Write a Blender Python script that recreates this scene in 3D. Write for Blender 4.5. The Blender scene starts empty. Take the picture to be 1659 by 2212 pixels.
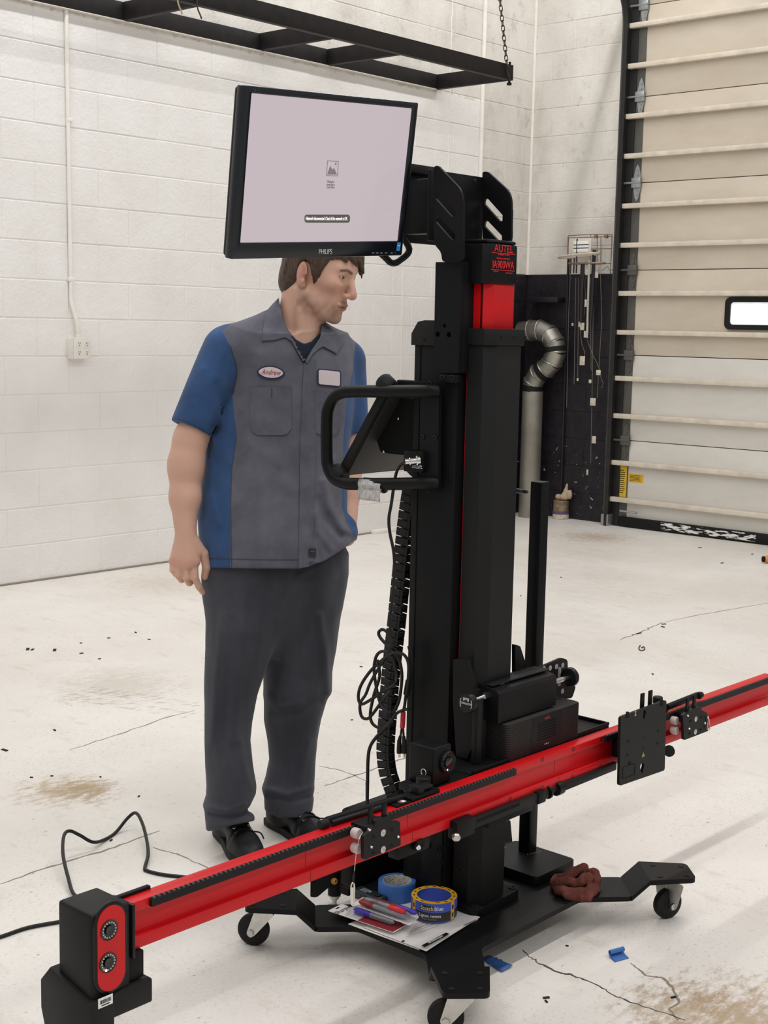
import bpy, bmesh, math, random
import numpy as np
from mathutils import Vector, Matrix, geometry
random.seed(7)
PI = math.pi
SC = bpy.context.scene
COL = SC.collection

# ------------------------------------------------------------------ camera
CAM_Z, FPX, PITCH, ROLL, YAW = 1.41, 2994.0, 0.1324, 0.0200, 0.731
IW, IH = 1659.0, 2212.0
def _basis():
    c, s = math.cos(YAW), math.sin(YAW)
    tw = lambda v: Vector((c * v[0] - s * v[1], s * v[0] + c * v[1], v[2]))
    F = Vector((0, math.cos(PITCH), -math.sin(PITCH))); U = Vector((0, math.sin(PITCH), math.cos(PITCH))); R = Vector((1, 0, 0))
    cr, sr = math.cos(ROLL), math.sin(ROLL)
    return tw(cr * R + sr * U), tw(-sr * R + cr * U), tw(F)
CR, CU, CF = _basis()
CO = Vector((0, 0, CAM_Z))
cam = bpy.data.cameras.new('camera'); camo = bpy.data.objects.new('camera', cam); COL.objects.link(camo)
cam.sensor_fit = 'HORIZONTAL'; cam.sensor_width = 36.0; cam.lens = FPX / IW * 36.0
m = Matrix.Identity(4)
for i in range(3):
    m[i][0], m[i][1], m[i][2], m[i][3] = CR[i], CU[i], -CF[i], CO[i]
camo.matrix_world = m
cam.clip_start = 0.05
SC.camera = camo

# surveying helpers: where the line of sight of a measured photo point meets a known real plane
def ray(px, py): return CF + CR * ((px - IW / 2) / FPX) - CU * ((py - IH / 2) / FPX)
def onx(px, py, X): d = ray(px, py); return CO + d * ((X - CO.x) / d.x)
def ony(px, py, Y): d = ray(px, py); return CO + d * ((Y - CO.y) / d.y)
def onz(px, py, Z): d = ray(px, py); return CO + d * ((Z - CO.z) / d.z)
def at(px, py, dep): return CO + ray(px, py) * dep
def proj(P):
    q = Vector(P) - CO; z = q.dot(CF); return IW / 2 + FPX * q.dot(CR) / z, IH / 2 - FPX * q.dot(CU) / z

# ------------------------------------------------------------------ world, lamps, exposure
w = bpy.data.worlds.new('bay_light'); SC.world = w; w.use_nodes = True
bg = w.node_tree.nodes['Background']; bg.inputs[0].default_value = (1.0, 0.99, 0.985, 1); bg.inputs[1].default_value = 0.36
def strip(name, loc, sx, sy, power, color=(1, 0.99, 0.98), rot=(0, 0, 0)):
    l = bpy.data.lights.new(name, 'AREA'); l.shape = 'RECTANGLE'; l.size = sx; l.size_y = sy; l.energy = power; l.color = color
    o = bpy.data.objects.new(name, l); o.location = loc; o.rotation_euler = rot; COL.objects.link(o); return o
strip('strip_light', (-5.2, 4.6, 5.0), 0.14, 8.6, 130)
strip('strip_light', (-1.35, 2.6, 5.0), 0.14, 9.0, 125)
strip('strip_light', (2.4, 1.0, 5.0), 0.14, 9.0, 130)
SC.view_settings.view_transform = 'Standard'; SC.view_settings.look = 'None'
SC.view_settings.gamma = 1.0; SC.view_settings.use_curve_mapping = False
SC.view_settings.exposure = 0.19

# ------------------------------------------------------------------ materials
def lin(h):
    h = h.lstrip('#'); r = []
    for i in (0, 2, 4):
        c = int(h[i:i + 2], 16) / 255.0
        r.append(c / 12.92 if c <= 0.04045 else ((c + 0.055) / 1.055) ** 2.4)
    return (r[0], r[1], r[2], 1.0)
class NT:
    def __init__(s, name):
        s.m = bpy.data.materials.new(name); s.m.use_nodes = True; s.t = s.m.node_tree; s.N = s.t.nodes
        s.b = s.N['Principled BSDF']
    def n(s, typ, **kw):
        q = s.N.new(typ)
        for k, v in kw.items(): setattr(q, k, v)
        return q
    def l(s, a, b): s.t.links.new(a, b)
    def noise(s, vec, scale, detail=4, rough=.55, dim='3D'):
        q = s.n('ShaderNodeTexNoise', noise_dimensions=dim); q.inputs['Scale'].default_value = scale
        q.inputs['Detail'].default_value = detail; q.inputs['Roughness'].default_value = rough
        if vec is not None: s.l(vec, q.inputs['Vector'])
        return q.outputs['Fac']
    def pos(s): return s.n('ShaderNodeNewGeometry').outputs['Position']
    def objc(s): return s.n('ShaderNodeTexCoord').outputs['Object']
    def mapv(s, vec, scale=(1, 1, 1), rot=(0, 0, 0)):
        q = s.n('ShaderNodeMapping'); q.inputs['Scale'].default_value = scale; q.inputs['Rotation'].default_value = rot
        s.l(vec, q.inputs['Vector']); return q.outputs['Vector']
    def ramp(s, fac, stops, interp='LINEAR'):
        q = s.n('ShaderNodeValToRGB'); e = q.color_ramp; e.interpolation = interp
        while len(e.elements) < len(stops): e.elements.new(0.5)
        for el, (p, c) in zip(e.elements, stops):
            el.position = p; el.color = c if isinstance(c, tuple) else (c, c, c, 1)
        s.l(fac, q.inputs['Fac']); return q.outputs['Color']
    def mix(s, fac, a, b, mode='MIX'):
        q = s.n('ShaderNodeMix', data_type='RGBA', blend_type=mode)
        for k, v in ((0, fac), (6, a), (7, b)):
            if isinstance(v, (int, float)): q.inputs[k].default_value = v
            elif isinstance(v, tuple): q.inputs[k].default_value = v
            else: s.l(v, q.inputs[k])
        return q.outputs[2]
    def math(s, op, a, b=None, c=None, clamp=False):
        q = s.n('ShaderNodeMath', operation=op, use_clamp=clamp)
        for k, v in enumerate((a, b, c)):
            if v is None: continue
            if isinstance(v, (int, float)): q.inputs[k].default_value = v
            else: s.l(v, q.inputs[k])
        return q.outputs[0]
    def sep(s, vec):
        q = s.n('ShaderNodeSeparateXYZ'); s.l(vec, q.inputs[0]); return q.outputs
    def bump(s, h, strength, dist=0.002):
        q = s.n('ShaderNodeBump'); q.inputs['Strength'].default_value = strength; q.inputs['Distance'].default_value = dist
        s.l(h, q.inputs['Height']); s.l(q.outputs['Normal'], s.b.inputs['Normal'])
    def base(s, c):
        if isinstance(c, tuple): s.b.inputs['Base Color'].default_value = c
        else: s.l(c, s.b.inputs['Base Color'])
    def set(s, rough=.5, metal=0.0, spec=.5, coat=0.0):
        s.b.inputs['Roughness'].default_value = rough; s.b.inputs['Metallic'].default_value = metal
        s.b.inputs['Specular IOR Level'].default_value = spec; s.b.inputs['Coat Weight'].default_value = coat

_mats = {}
def mat(name, col, rough=.5, metal=0.0, spec=.5, var=0.0, vscale=20, bump=0.0, bscale=200, coat=0.0, emit=None):
    """plain paint, plastic or metal with a little procedural tone variation and grain"""
    if name in _mats: return _mats[name]
    t = NT(name); t.set(rough, metal, spec, coat)
    c = lin(col)
    if var > 0:
        f = t.noise(t.pos(), vscale, 5)
        lo = tuple(x * (1 - var) for x in c[:3]) + (1,); hi = tuple(min(1, x * (1 + var)) for x in c[:3]) + (1,)
        t.base(t.ramp(f, [(0.3, lo), (0.7, hi)]))
    else: t.base(c)
    if bump > 0: t.bump(t.noise(t.pos(), bscale, 3), bump, 0.001)
    if emit:
        t.b.inputs['Emission Color'].default_value = lin(emit[0]); t.b.inputs['Emission Strength'].default_value = emit[1]
    _mats[name] = t.m
    return t.m

M = {}
M['black'] = mat('black_powder_coat', '#111112', .46, 0, .16, .12, 6, .12, 900)
M['black2'] = mat('charcoal_powder_coat', '#1a1a1a', .5, 0, .2, .10, 8, .15, 900)
M['blackplastic'] = mat('black_plastic', '#131314', .38, 0, .26)
M['deep'] = mat('dark_recess', '#060606', .7, 0, .2)
M['rubber'] = mat('black_rubber', '#111111', .62, 0, .3)
M['red'] = mat('red_enamel', '#c80f17', .38, 0, .32, .05, 5, .05, 600)
M['redprint'] = mat('red_print', '#d8262c', .5)
M['chrome'] = mat('bright_steel', '#d8d8d6', .18, 1.0)
M['zinc'] = mat('zinc_plated_steel', '#c9c8c4', .34, 1.0, .5, .1, 60)
M['white'] = mat('white_plastic', '#ece7df', .42, 0, .5, .03, 40)
M['whiteprint'] = mat('white_print', '#e8e8e6', .5)
M['greyprint'] = mat('grey_print', '#8d8a90', .5)
M['silverprint'] = mat('silver_print', '#cfcfd2', .35, .2)
M['dots'] = mat('grey_target_dot', '#a89ea0', .6)
M['brass'] = mat('brass_screw', '#b98c4a', .35, 1.0)
M['cable'] = mat('black_cable_rubber', '#0d0d0d', .5, 0, .4)
M['wood'] = mat('black_painted_timber', '#1b1818', .62, 0, .3, .35, 14, .5, 60)
M['glass'] = mat('lens_glass', '#050507', .05, 0, .6)

def wall_mat(name, back):
    t = NT(name); P = t.pos(); xyz = t.sep(P)
    n1 = t.noise(P, 3.0, 5); n2 = t.noise(t.mapv(P, (2, 2, 1.3)), 1.6, 6, .6)
    n3 = t.noise(P, 22.0, 4)
    white = t.ramp(n1, [(0.25, lin('#e4e1dd')), (0.75, lin('#efedea'))])
    dirty = t.ramp(n2, [(0.25, lin('#c2bbb2')), (0.42, lin('#d6d1c9')), (0.65, lin('#e2ded7'))])
    smut = t.ramp(t.noise(t.mapv(P, (5, 5, 3.4)), 1.7, 6, .72), [(0.58, 0.0), (0.80, 0.7)])
    dirty = t.mix(smut, dirty, lin('#8f867d'))
    if back:
        up = dirty
        blk = t.math('LESS_THAN', xyz[2], 1.829)
    else:
        edge = t.math('ADD', 3.035, t.math('MULTIPLY', t.math('SUBTRACT', n3, .5), .10))
        isw = t.math('MULTIPLY', t.math('LESS_THAN', xyz[2], edge), t.math('LESS_THAN', xyz[1], 8.075))
        up = t.mix(isw, dirty, white)
        blk = t.math('MULTIPLY', t.math('LESS_THAN', xyz[2], 1.829), t.math('GREATER_THAN', xyz[1], 8.075))
    black = t.ramp(t.noise(P, 16, 5, .6), [(0.35, lin('#16131a')), (0.62, lin('#231e24'))])
    chip = t.math('MULTIPLY', t.math('GREATER_THAN', t.noise(P, 38, 3), .70), t.math('LESS_THAN', xyz[2], .55))
    black = t.mix(chip, black, lin('#b9b2aa'))
    t.base(t.mix(blk, up, black))
    rr = t.math('MULTIPLY_ADD', blk, .12, .46); t.l(rr, t.b.inputs['Roughness'])
    t.b.inputs['Specular IOR Level'].default_value = .4
    h = t.math('ADD', t.math('MULTIPLY', t.noise(P, 55, 6, .6), 1.0), t.math('MULTIPLY', n3, 1.2))
    t.bump(h, .45, .006)
    return t.m
M['wall_left'] = wall_mat('painted_block_left', False)
M['wall_back'] = wall_mat('painted_block_back', True)

def floor_mat():
    t = NT('worn_painted_concrete'); P = t.pos(); xyz = t.sep(P)
    a = t.noise(P, 1.1, 6, .6); b = t.noise(t.mapv(P, (1, 2.2, 1), (0, 0, .5)), 5.5, 7, .68); c = t.noise(t.mapv(P, (2.2, 1, 1), (0, 0, .2)), 26, 6, .7)
    base = t.ramp(a, [(0.28, lin('#d6cfc6')), (0.72, lin('#e9e5df'))])
    base = t.mix(t.ramp(b, [(0.56, 0.0), (0.78, .55)]), base, lin('#b9ac9c'))
    base = t.mix(t.ramp(c, [(0.635, 0.0), (0.71, .9)]), base, lin('#7c7468'))
    e2 = t.noise(t.mapv(P, (1.5, 1, 1), (0, 0, .6)), 75, 5, .75)
    base = t.mix(t.math('MULTIPLY', t.ramp(e2, [(0.55, 0.0), (0.68, .75)]), t.ramp(t.noise(P, 2.3, 4, .6), [(.35, .12), (.65, 1.0)])), base, lin('#9c9386'))
    # fine scuffs
    d = t.noise(t.mapv(P, (1, 7, 1), (0, 0, .74)), 34, 4, .7)
    base = t.mix(t.ramp(d, [(0.68, 0.0), (0.76, .55)]), base, lin('#8d857a'))
    # brown rust stains: near the tiles of the front right corner, and a ring by the left
    def stain(cx, cy, r, col, amt, base, sc=9):
        dx = t.math('SUBTRACT', xyz[0], cx); dy = t.math('SUBTRACT', xyz[1], cy)
        dd = t.math('SQRT', t.math('ADD', t.math('MULTIPLY', dx, dx), t.math('MULTIPLY', dy, dy)))
        dd = t.math('ADD', dd, t.math('MULTIPLY', t.math('SUBTRACT', t.noise(t.mapv(P, (2.2, 1, 1), (0, 0, .7)), sc, 7, .78), .5), r * 4.2))
        k = t.n('ShaderNodeMapRange'); k.inputs['From Min'].default_value = r; k.inputs['From Max'].default_value = r * .2
        k.inputs['To Max'].default_value = amt; t.l(dd, k.inputs['Value'])
        return t.mix(k.outputs[0], base, col)
    for (cx, cy, r, col, amt) in STAINS: base = stain(cx, cy, r, lin(col), amt, base, 16)
    wide = t.noise(P, 9, 3); wht = t.ramp(t.noise(t.mapv(P, (3, 1, 1), (0, 0, .5)), 30, 4), [(0.66, 0.0), (0.70, .8)])
    base = t.mix(t.math('MULTIPLY', wht, t.math('GREATER_THAN', xyz[1], 4.2)), base, lin('#f2efe9'))
    t.base(base); t.set(.42, 0, .45)
    r = t.ramp(b, [(0.3, .34), (0.7, .55)]); t.l(r, t.b.inputs['Roughness'])
    t.bump(t.math('ADD', c, t.noise(P, 90, 4)), .25, .003)
    return t.m

# ------------------------------------------------------------------ mesh builder
class B:
    def __init__(s): s.bm = bmesh.new()
    def _add(s, verts, faces, smooth=False):
        vs = [s.bm.verts.new(v) for v in verts]; out = []
        for f in faces:
            try:
                q = s.bm.faces.new([vs[i] for i in f]); q.smooth = smooth; out.append(q)
            except ValueError: pass
        return vs, out
    def box(s, x0, x1, y0, y1, z0, z1, bev=0.0, seg=2, M=None):
        v = [Vector((x, y, z)) for x in (x0, x1) for y in (y0, y1) for z in (z0, z1)]
        if M is not None: v = [M @ p for p in v]
        f = [(0, 1, 3, 2), (4, 6, 7, 5), (0, 4, 5, 1), (2, 3, 7, 6), (0, 2, 6, 4), (1, 5, 7, 3)]
        vs, fs = s._add(v, f)
        if bev > 0:
            es = list({e for q in fs for e in q.edges})
            bmesh.ops.bevel(s.bm, geom=es, offset=bev, segments=seg, profile=.5, affect='EDGES')
        return s
    def prism(s, pts, ext, bev=0.0, seg=2):
        """polygon of 3-D points pushed along the vector ext"""
        ext = Vector(ext); pts = [Vector(p) for p in pts]; n = len(pts)
        vs, fs = s._add(pts + [p + ext for p in pts],
                        [tuple(range(n))[::-1], tuple(range(n, 2 * n))] + [(i, (i + 1) % n, n + (i + 1) % n, n + i) for i in range(n)])
        if bev > 0:
            es = list({e for q in fs[:2] for e in q.edges})
            bmesh.ops.bevel(s.bm, geom=es, offset=bev, segments=seg, profile=.5, affect='EDGES')
        return s
    def cyl(s, a, b, r, r2=None, seg=20, caps=True):
        a, b = Vector(a), Vector(b); r2 = r if r2 is None else r2
        d = (b - a).normalized(); u = d.orthogonal().normalized(); v = d.cross(u)
        ring = lambda c, q: [c + u * (q * math.cos(2 * PI * i / seg)) + v * (q * math.sin(2 * PI * i / seg)) for i in range(seg)]
        f = [(i, (i + 1) % seg, seg + (i + 1) % seg, seg + i) for i in range(seg)]
        vs, fs = s._add(ring(a, r) + ring(b, r2), f, True)
        if caps:
            s.bm.faces.new(vs[:seg][::-1]); s.bm.faces.new(vs[seg:])
        return s
    def lathe(s, c, axis, prof, seg=24, closed=False):
        """profile of (radius, height along axis)"""
        c = Vector(c); d = Vector(axis).normalized(); u = d.orthogonal().normalized(); v = d.cross(u)
        vv = []
        for (r, h) in prof:
            vv += [c + d * h + u * (max(r, 1e-5) * math.cos(2 * PI * i / seg)) + v * (max(r, 1e-5) * math.sin(2 * PI * i / seg)) for i in range(seg)]
        n = len(prof); f = []
        for k in range(n if closed else n - 1):
            k2 = (k + 1) % n
            f += [(k * seg + i, k * seg + (i + 1) % seg, k2 * seg + (i + 1) % seg, k2 * seg + i) for i in range(seg)]
        s._add(vv, f, True)
        return s
    def tube(s, pts, r, seg=8, caps=True, smooth=0, rs=None):
        pts = [Vector(p) for p in pts]
        if smooth: pts = spline(pts, smooth)
        n = len(pts); vv = []; u = None
        for i, p in enumerate(pts):
            d = (pts[min(i + 1, n - 1)] - pts[max(i - 1, 0)]).normalized()
            if u is None: u = d.orthogonal().normalized()
            else: u = (u - d * u.dot(d)).normalized()
            v = d.cross(u); q = rs(i / (n - 1)) if rs else r
            vv += [p + u * (q * math.cos(2 * PI * k / seg)) + v * (q * math.sin(2 * PI * k / seg)) for k in range(seg)]
        f = [(i * seg + k, i * seg + (k + 1) % seg, (i + 1) * seg + (k + 1) % seg, (i + 1) * seg + k) for i in range(n - 1) for k in range(seg)]
        vs, fs = s._add(vv, f, True)
        if caps:
            s.bm.faces.new(vs[:seg][::-1]); s.bm.faces.new(vs[-seg:])
        return s
    def torus(s, c, ax, R, r, seg=24, ring=8):
        prof = [(R + r * math.cos(2 * PI * k / ring), r * math.sin(2 * PI * k / ring)) for k in range(ring)]
        return s.lathe(c, ax, prof, seg, True)
    def obj(s, name, m, parent=None, ang=35, label=None, kind=None):
        bmesh.ops.recalc_face_normals(s.bm, faces=s.bm.faces[:])
        for f in s.bm.faces: f.smooth = True
        me = bpy.data.meshes.new(name); s.bm.to_mesh(me); s.bm.free()
        me.set_sharp_from_angle(angle=math.radians(ang))
        for q in (m if isinstance(m, (list, tuple)) else [m]): me.materials.append(q)
        o = bpy.data.objects.new(name, me); COL.objects.link(o)
        if parent is not None: attach(o, parent)
        if label: o['label'] = label
        if kind or any(k in name for k in ('screw', 'slot', 'tooth', 'mark', 'printed', 'notch', 'target_dot', 'led_ring', 'crossbar_joint', 'bolt', 'pin', 'steel_disc', 'indicator', 'paper_strip', 'barcode', 'sticker_print')): o['kind'] = kind or 'stuff'
        return o
def attach(o, parent):
    o.parent = parent
    if parent.type == 'EMPTY': o.matrix_parent_inverse = Matrix.Translation(-parent.location)
def spline(pts, k):
    out = []; n = len(pts)
    for i in range(n - 1):
        p0, p1, p2, p3 = pts[max(i - 1, 0)], pts[i], pts[i + 1], pts[min(i + 2, n - 1)]
        for j in range(k):
            t = j / k
            out.append(.5 * ((2 * p1) + (p2 - p0) * t + (2 * p0 - 5 * p1 + 4 * p2 - p3) * t * t + (3 * p1 - p0 - 3 * p2 + p3) * t ** 3))
    return out + [pts[-1]]
def thing(name, label, cat, loc, group=None):
    o = bpy.data.objects.new(name, None); COL.objects.link(o); o.location = loc; o.empty_display_size = .05
    o['label'] = label; o['category'] = cat
    if group: o['group'] = group
    return o
def tag(o, label, cat, group=None):
    o['label'] = label; o['category'] = cat
    if group: o['group'] = group
    return o
def struct(o): o['kind'] = 'structure'; return o
def text(body, size, loc, right, up, m, parent, name='lettering', align='CENTER', ext=.0003, sx=1.0, shear=0.0):
    """flat lettering as a mesh: size = letter height, right/up = reading directions"""
    c = bpy.data.curves.new('t', 'FONT'); c.body = body; c.size = size; c.align_x = align; c.align_y = 'CENTER'; c.extrude = ext; c.shear = shear
    o = bpy.data.objects.new('t', c); COL.objects.link(o)
    dg = bpy.context.evaluated_depsgraph_get(); me = bpy.data.meshes.new_from_object(o.evaluated_get(dg)); bpy.data.objects.remove(o)
    right = Vector(right).normalized(); up = Vector(up); up = (up - right * up.dot(right)).normalized(); nrm = right.cross(up)
    T = Matrix.Identity(4)
    for i in range(3): T[i][0], T[i][1], T[i][2], T[i][3] = right[i] * sx, up[i], nrm[i], loc[i]
    me.transform(T); me.materials.clear(); me.materials.append(m); me.name = name
    q = bpy.data.objects.new(name, me); COL.objects.link(q); attach(q, parent); return q

# ------------------------------------------------------------------ the bay: floor, block walls, door
WX, WY = -6.38, 8.70           # inner faces of the left and the back wall
BH, BL = 0.2032, 0.4064        # block module
_st = lambda px, py: onz(px, py, 0)
STAINS = []
for (px, py, r, c, a) in ((150, 1708, .16, '#a08660', .75), (190, 1703, .10, '#a08660', .6), (1620, 2205, .22, '#9a7a52', .7), (1480, 2190, .16, '#9c8460', .55),
                          (1290, 1160, .28, '#b09a84', .6), (350, 1260, .35, '#c6b9a8', .6), (250, 1480, .3, '#bdb2a4', .5)):
    p = _st(px, py); STAINS.append((p.x, p.y, r, c, a))
M['floor'] = floor_mat()
fl = B().box(-6.5, 5.0, -4.0, 8.8, -0.2, 0.0).obj('floor', M['floor']); struct(fl)

def ribbon(pts, wd, z, rnd=0.0, taper=True):
    b = B(); pts = [Vector(p) for p in pts]; n = len(pts); L = []; Rr = []
    for i, p in enumerate(pts):
        d = (pts[min(i + 1, n - 1)] - pts[max(i - 1, 0)]).normalized(); q = Vector((-d.y, d.x, 0))
        wv = wd * (random.uniform(1 - rnd, 1 + rnd)); wv *= (.35 + .65 * math.sin(PI * i / (n - 1))) if taper else 1
        L.append(Vector((p.x, p.y, z)) + q * wv / 2); Rr.append(Vector((p.x, p.y, z)) - q * wv / 2)
    vs, fs = b._add(L + Rr + [v + Vector((0, 0, -.0005)) for v in L + Rr], [(i, i + 1, n + i + 1, n + i) for i in range(n - 1)])
    return b
def crack(pxs, wd, m, sub=6, jit=.008):
    pts = [onz(x, y, 0) for x, y in pxs]; out = []
    for a, b_ in zip(pts[:-1], pts[1:]):
        for k in range(sub):
            out.append(a.lerp(b_, k / sub) + Vector((random.uniform(-jit, jit), random.uniform(-jit, jit), 0)) * (1 if k else .3))
    out.append(pts[-1])
    o = ribbon(out, wd, .0006, .5).obj('crack', m, fl); return o
M['crackdark'] = mat('dirt_filled_crack', '#4a443c', .8)
M['crackbrown'] = mat('brown_crack_fill', '#8a7c6a', .8)
M['tread'] = mat('faint_tread_mark', '#b5ab9d', .8)
M['crackmid'] = mat('dusty_joint', '#8a8175', .8)
M['debris'] = mat('black_debris', '#1d1a18', .8)
crack([(1130, 2052), (1150, 2070), (1165, 2082), (1215, 2103), (1235, 2106), (1290, 2128), (1320, 2148), (1390, 2175), (1480, 2204)], .0055, M['crackdark'], 6, .004)
crack([(1363, 2081), (1385, 2098), (1395, 2108), (1430, 2112), (1450, 2130), (1462, 2155), (1468, 2165), (1445, 2180), (1465, 2204)], .0065, M['crackbrown'], 6, .0015)
crack([(1340, 1383), (1385, 1365), (1430, 1345)], .010, M['crackmid'], 8)
crack([(1430, 1345), (1500, 1330), (1659, 1303)], .006, M['crackmid'], 8, .004)
crack([(0, 1910), (110, 1872), (250, 1830), (345, 1795)], .006, M['crackmid'], 8, .004)
crack([(330, 1830), (390, 1848), (470, 1885)], .005, M['crackmid'], 8, .004)
crack([(700, 1698), (760, 1678), (840, 1650), (900, 1628)], .006, M['crackmid'], 8, .003)
crack([(690, 1655), (740, 1665), (800, 1690)], .004, M['crackmid'], 8, .004)
crack([(150, 1620), (260, 1585), (360, 1550), (420, 1535)], .005, M['crackmid'], 8, .004)
# tyre tread prints fading away on the left of the floor
tb = B()
for (x0, y0, x1, y1) in ((145, 1504, 440, 1551), (190, 1488, 440, 1527)):
    a, b_ = onz(x0, y0, 0), onz(x1, y1, 0); d = (b_ - a).normalized(); q = Vector((-d.y, d.x, 0)); n = 46
    for i in range(n):
        for row in (-.03, 0, .03):
            if random.random() < .15 + .6 * i / n: continue
            c = a.lerp(b_, i / n) + q * (row + random.uniform(-.004, .004)); e = d * random.uniform(.004, .012) + q * .010; f = q * .004 + d * .003
            tb._add([(c - e - f) * 1 + Vector((0, 0, .0005)), c + e - f + Vector((0, 0, .0005)), c + e + f + Vector((0, 0, .0005)), c - e + f + Vector((0, 0, .0005))], [(0, 1, 2, 3)])
o = tb.obj('tyre_print', M['tread'], fl); o['kind'] = 'stuff'
# scattered chips of debris
db = B()
for (px, py, s) in ((60, 1402, .03), (70, 1403, .02), (118, 1404, .03), (175, 1389, .012), (176, 1411, .014), (235, 1378, .012), (215, 1423, .010), (293, 1366, .014), (322, 1381, .012),
                    (118, 1577, .014), (10, 1620, .022), (68, 1679, .008), (112, 1676, .008), (217, 1678, .008), (1380, 1368, .025), (1434, 1348, .02), (1432, 1354, .018), (1512, 1183, .02), (1560, 1216, .02),
                    (1625, 1197, .02), (1125, 1287, .012), (1212, 1247, .014), (300, 1720, .008), (1455, 2154, .01), (1180, 2155, .012), (1225, 2043, .006), (1180, 2163, .008), (240, 1815, .01), (865, 1400, .01), (780, 1440, .01), (760, 1555, .008), (1410, 1456, .012)):
    p = onz(px, py, .0015); a = random.uniform(0, PI); q = Matrix.Translation(p) @ Matrix.Rotation(a, 4, 'Z')
    db.box(-s * .6, s * .6, -s * .22, s * .22, -.0014, .0016, M=q)
o = db.obj('debris', M['debris']); o['kind'] = 'stuff'; o['label'] = 'small black flecks of debris scattered over the pale floor'
o = B().tube([onz(1383, 1394, .003), onz(1380, 1400, .003), onz(1384, 1405, .003), onz(1392, 1403, .003), onz(1391, 1397, .003), onz(1386, 1399, .003)], .0022, 6, smooth=5).obj('wire_scrap', M['debris'])
tag(o, 'curled scrap of black wire lying on the floor right of the column', 'scrap')

_blk = {}
def block_mesh(length, m):
    key = (round(length, 3), m.name)
    if key not in _blk:
        b = B(); b.box(-length / 2 + .0016, length / 2 - .0016, -.03, 0.0, -BH / 2 + .0022, BH / 2 - .0022)
        es = [e for e in b.bm.edges if all(abs(v.co.y) < 1e-6 for v in e.verts)]
        bmesh.ops.bevel(b.bm, geom=es, offset=.004, segments=2, profile=.5, affect='EDGES')
        bmesh.ops.recalc_face_normals(b.bm, faces=b.bm.faces[:])
        me = bpy.data.meshes.new('block'); b.bm.to_mesh(me); b.bm.free(); me.materials.append(m)
        _blk[key] = me
    return _blk[key]
def in_frame(p, pad=60):
    q = Vector(p) - CO
    if q.dot(CF) < .2: return False
    x, y = proj(p); return -pad < x < IW + pad and -pad < y < IH + pad
def block_wall(wall, m, origin, along, normal, s0, s1, off_even, off_odd, rows):
    """running bond; s is the distance along the wall from origin, normal points into the bay"""
    rot = Matrix.Identity(4); al = Vector(along); nn = Vector(normal); xx = al if al.cross(nn).z * -1 < 0 else al
    for i in range(3): rot[i][0], rot[i][1], rot[i][2] = al[i], nn[i], (0, 0, 1)[i]
    rest = B(); cnt = 0
    for r in range(rows):
        off = off_even if r % 2 == 0 else off_odd
        k = math.floor((s0 - off) / BL)
        while off + k * BL < s1:
            a = max(s0, off + k * BL); b_ = min(s1, off + (k + 1) * BL); k += 1
            if b_ - a < .03: continue
            c = Vector(origin) + al * ((a + b_) / 2) + Vector((0, 0, BH * (r + .5)))
            cor = [c + al * (t * (b_ - a) / 2) + Vector((0, 0, u * BH / 2)) for t in (-1, 1) for u in (-1, 1)]
            if any(in_frame(q, 8) for q in cor) and cnt < 296:
                o = bpy.data.objects.new('block', block_mesh(b_ - a, m)); COL.objects.link(o)
                o.matrix_world = Matrix.Translation(c + nn * random.uniform(-.0012, .0012)) @ rot; o.parent = wall; cnt += 1
            else:
                T = Matrix.Translation(c) @ rot
                rest.box(-(b_ - a) / 2 + .0035, (b_ - a) / 2 - .0035, -.03, 0, -BH / 2 + .0022, BH / 2 - .0022, M=T)
    if len(rest.bm.verts):
        o = rest.obj('distant_block', m, wall); o['kind'] = 'stuff'
    return cnt
HROWS = 23
wl = struct(B().box(WX - .25, WX - .0030, -1.0, WY + .25, 0, HROWS * BH).obj('wall_left', M['wall_left']))
jy = onx(72, 50, WX).y
n1 = block_wall(wl, M['wall_left'], (WX, 0, 0), (0, 1, 0), (1, 0, 0), 1.6, WY, jy % BL, (jy + BL / 2) % BL, HROWS)
PX0 = ony(1352, 1000, 8.655).x + .02
DX = ony(1352, 250, WY).x - .01                      # left edge of the door opening
wb = struct(B().box(WX - .25, DX, WY + .0030, WY + .25, 0, HROWS * BH).obj('wall_back', M['wall_back']))
jx = ony(1193, 140, WY).x
rj = int(ony(1193, 140, WY).z / BH) % 2
n2 = block_wall(wb, M['wall_back'], (0, WY, 0), (1, 0, 0), (0, -1, 0), WX + .001, DX, jx % BL + (BL / 2 if rj else 0), jx % BL + (0 if rj else BL / 2), HROWS)
o = B().box(DX, 3.5, WY + .12, WY + .25, 0, HROWS * BH).obj('wall_outside_door', M['wall_back']); o.name = 'wall_right_of_door'; struct(o)

# joints, conduit and corner bead on the left wall
M['caulk'] = mat('painted_caulk', '#e9e4dc', .5, var=.05)
M['pipewhite'] = mat('white_painted_conduit', '#ece8e1', .4, var=.03)
t8 = 8.075
o = B().tube([(WX + .010, t8, 1.2), (WX + .010, t8, HROWS * BH)], .0155, 10).obj('trim_1', M['pipewhite']); struct(o)
o = B().tube([(WX + .006, WY - .006, 1.829), (WX + .006, WY - .006, HROWS * BH)], .012, 8).obj('trim_2', M['caulk']); struct(o)
yj = onx(972, 200, WX).y
o = B().tube([(WX, yj + random.uniform(-.006, .006), z) for z in np.arange(1.6, 4.4, .045)], .0055, 6).obj('trim_3', M['caulk']); struct(o)
yj = onx(871, 580, WX).y
o = B().tube([(WX, yj + random.uniform(-.003, .003), z) for z in np.arange(0.0, 2.6, .06)], .004, 6).obj('trim_4', M['caulk']); struct(o)
a = onx(800, 1138, WX).y
o = B().box(WX, WX + .05, a, yj - .02, 0, .025, .004).obj('baseboard_left', M['caulk']); struct(o)
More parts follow.
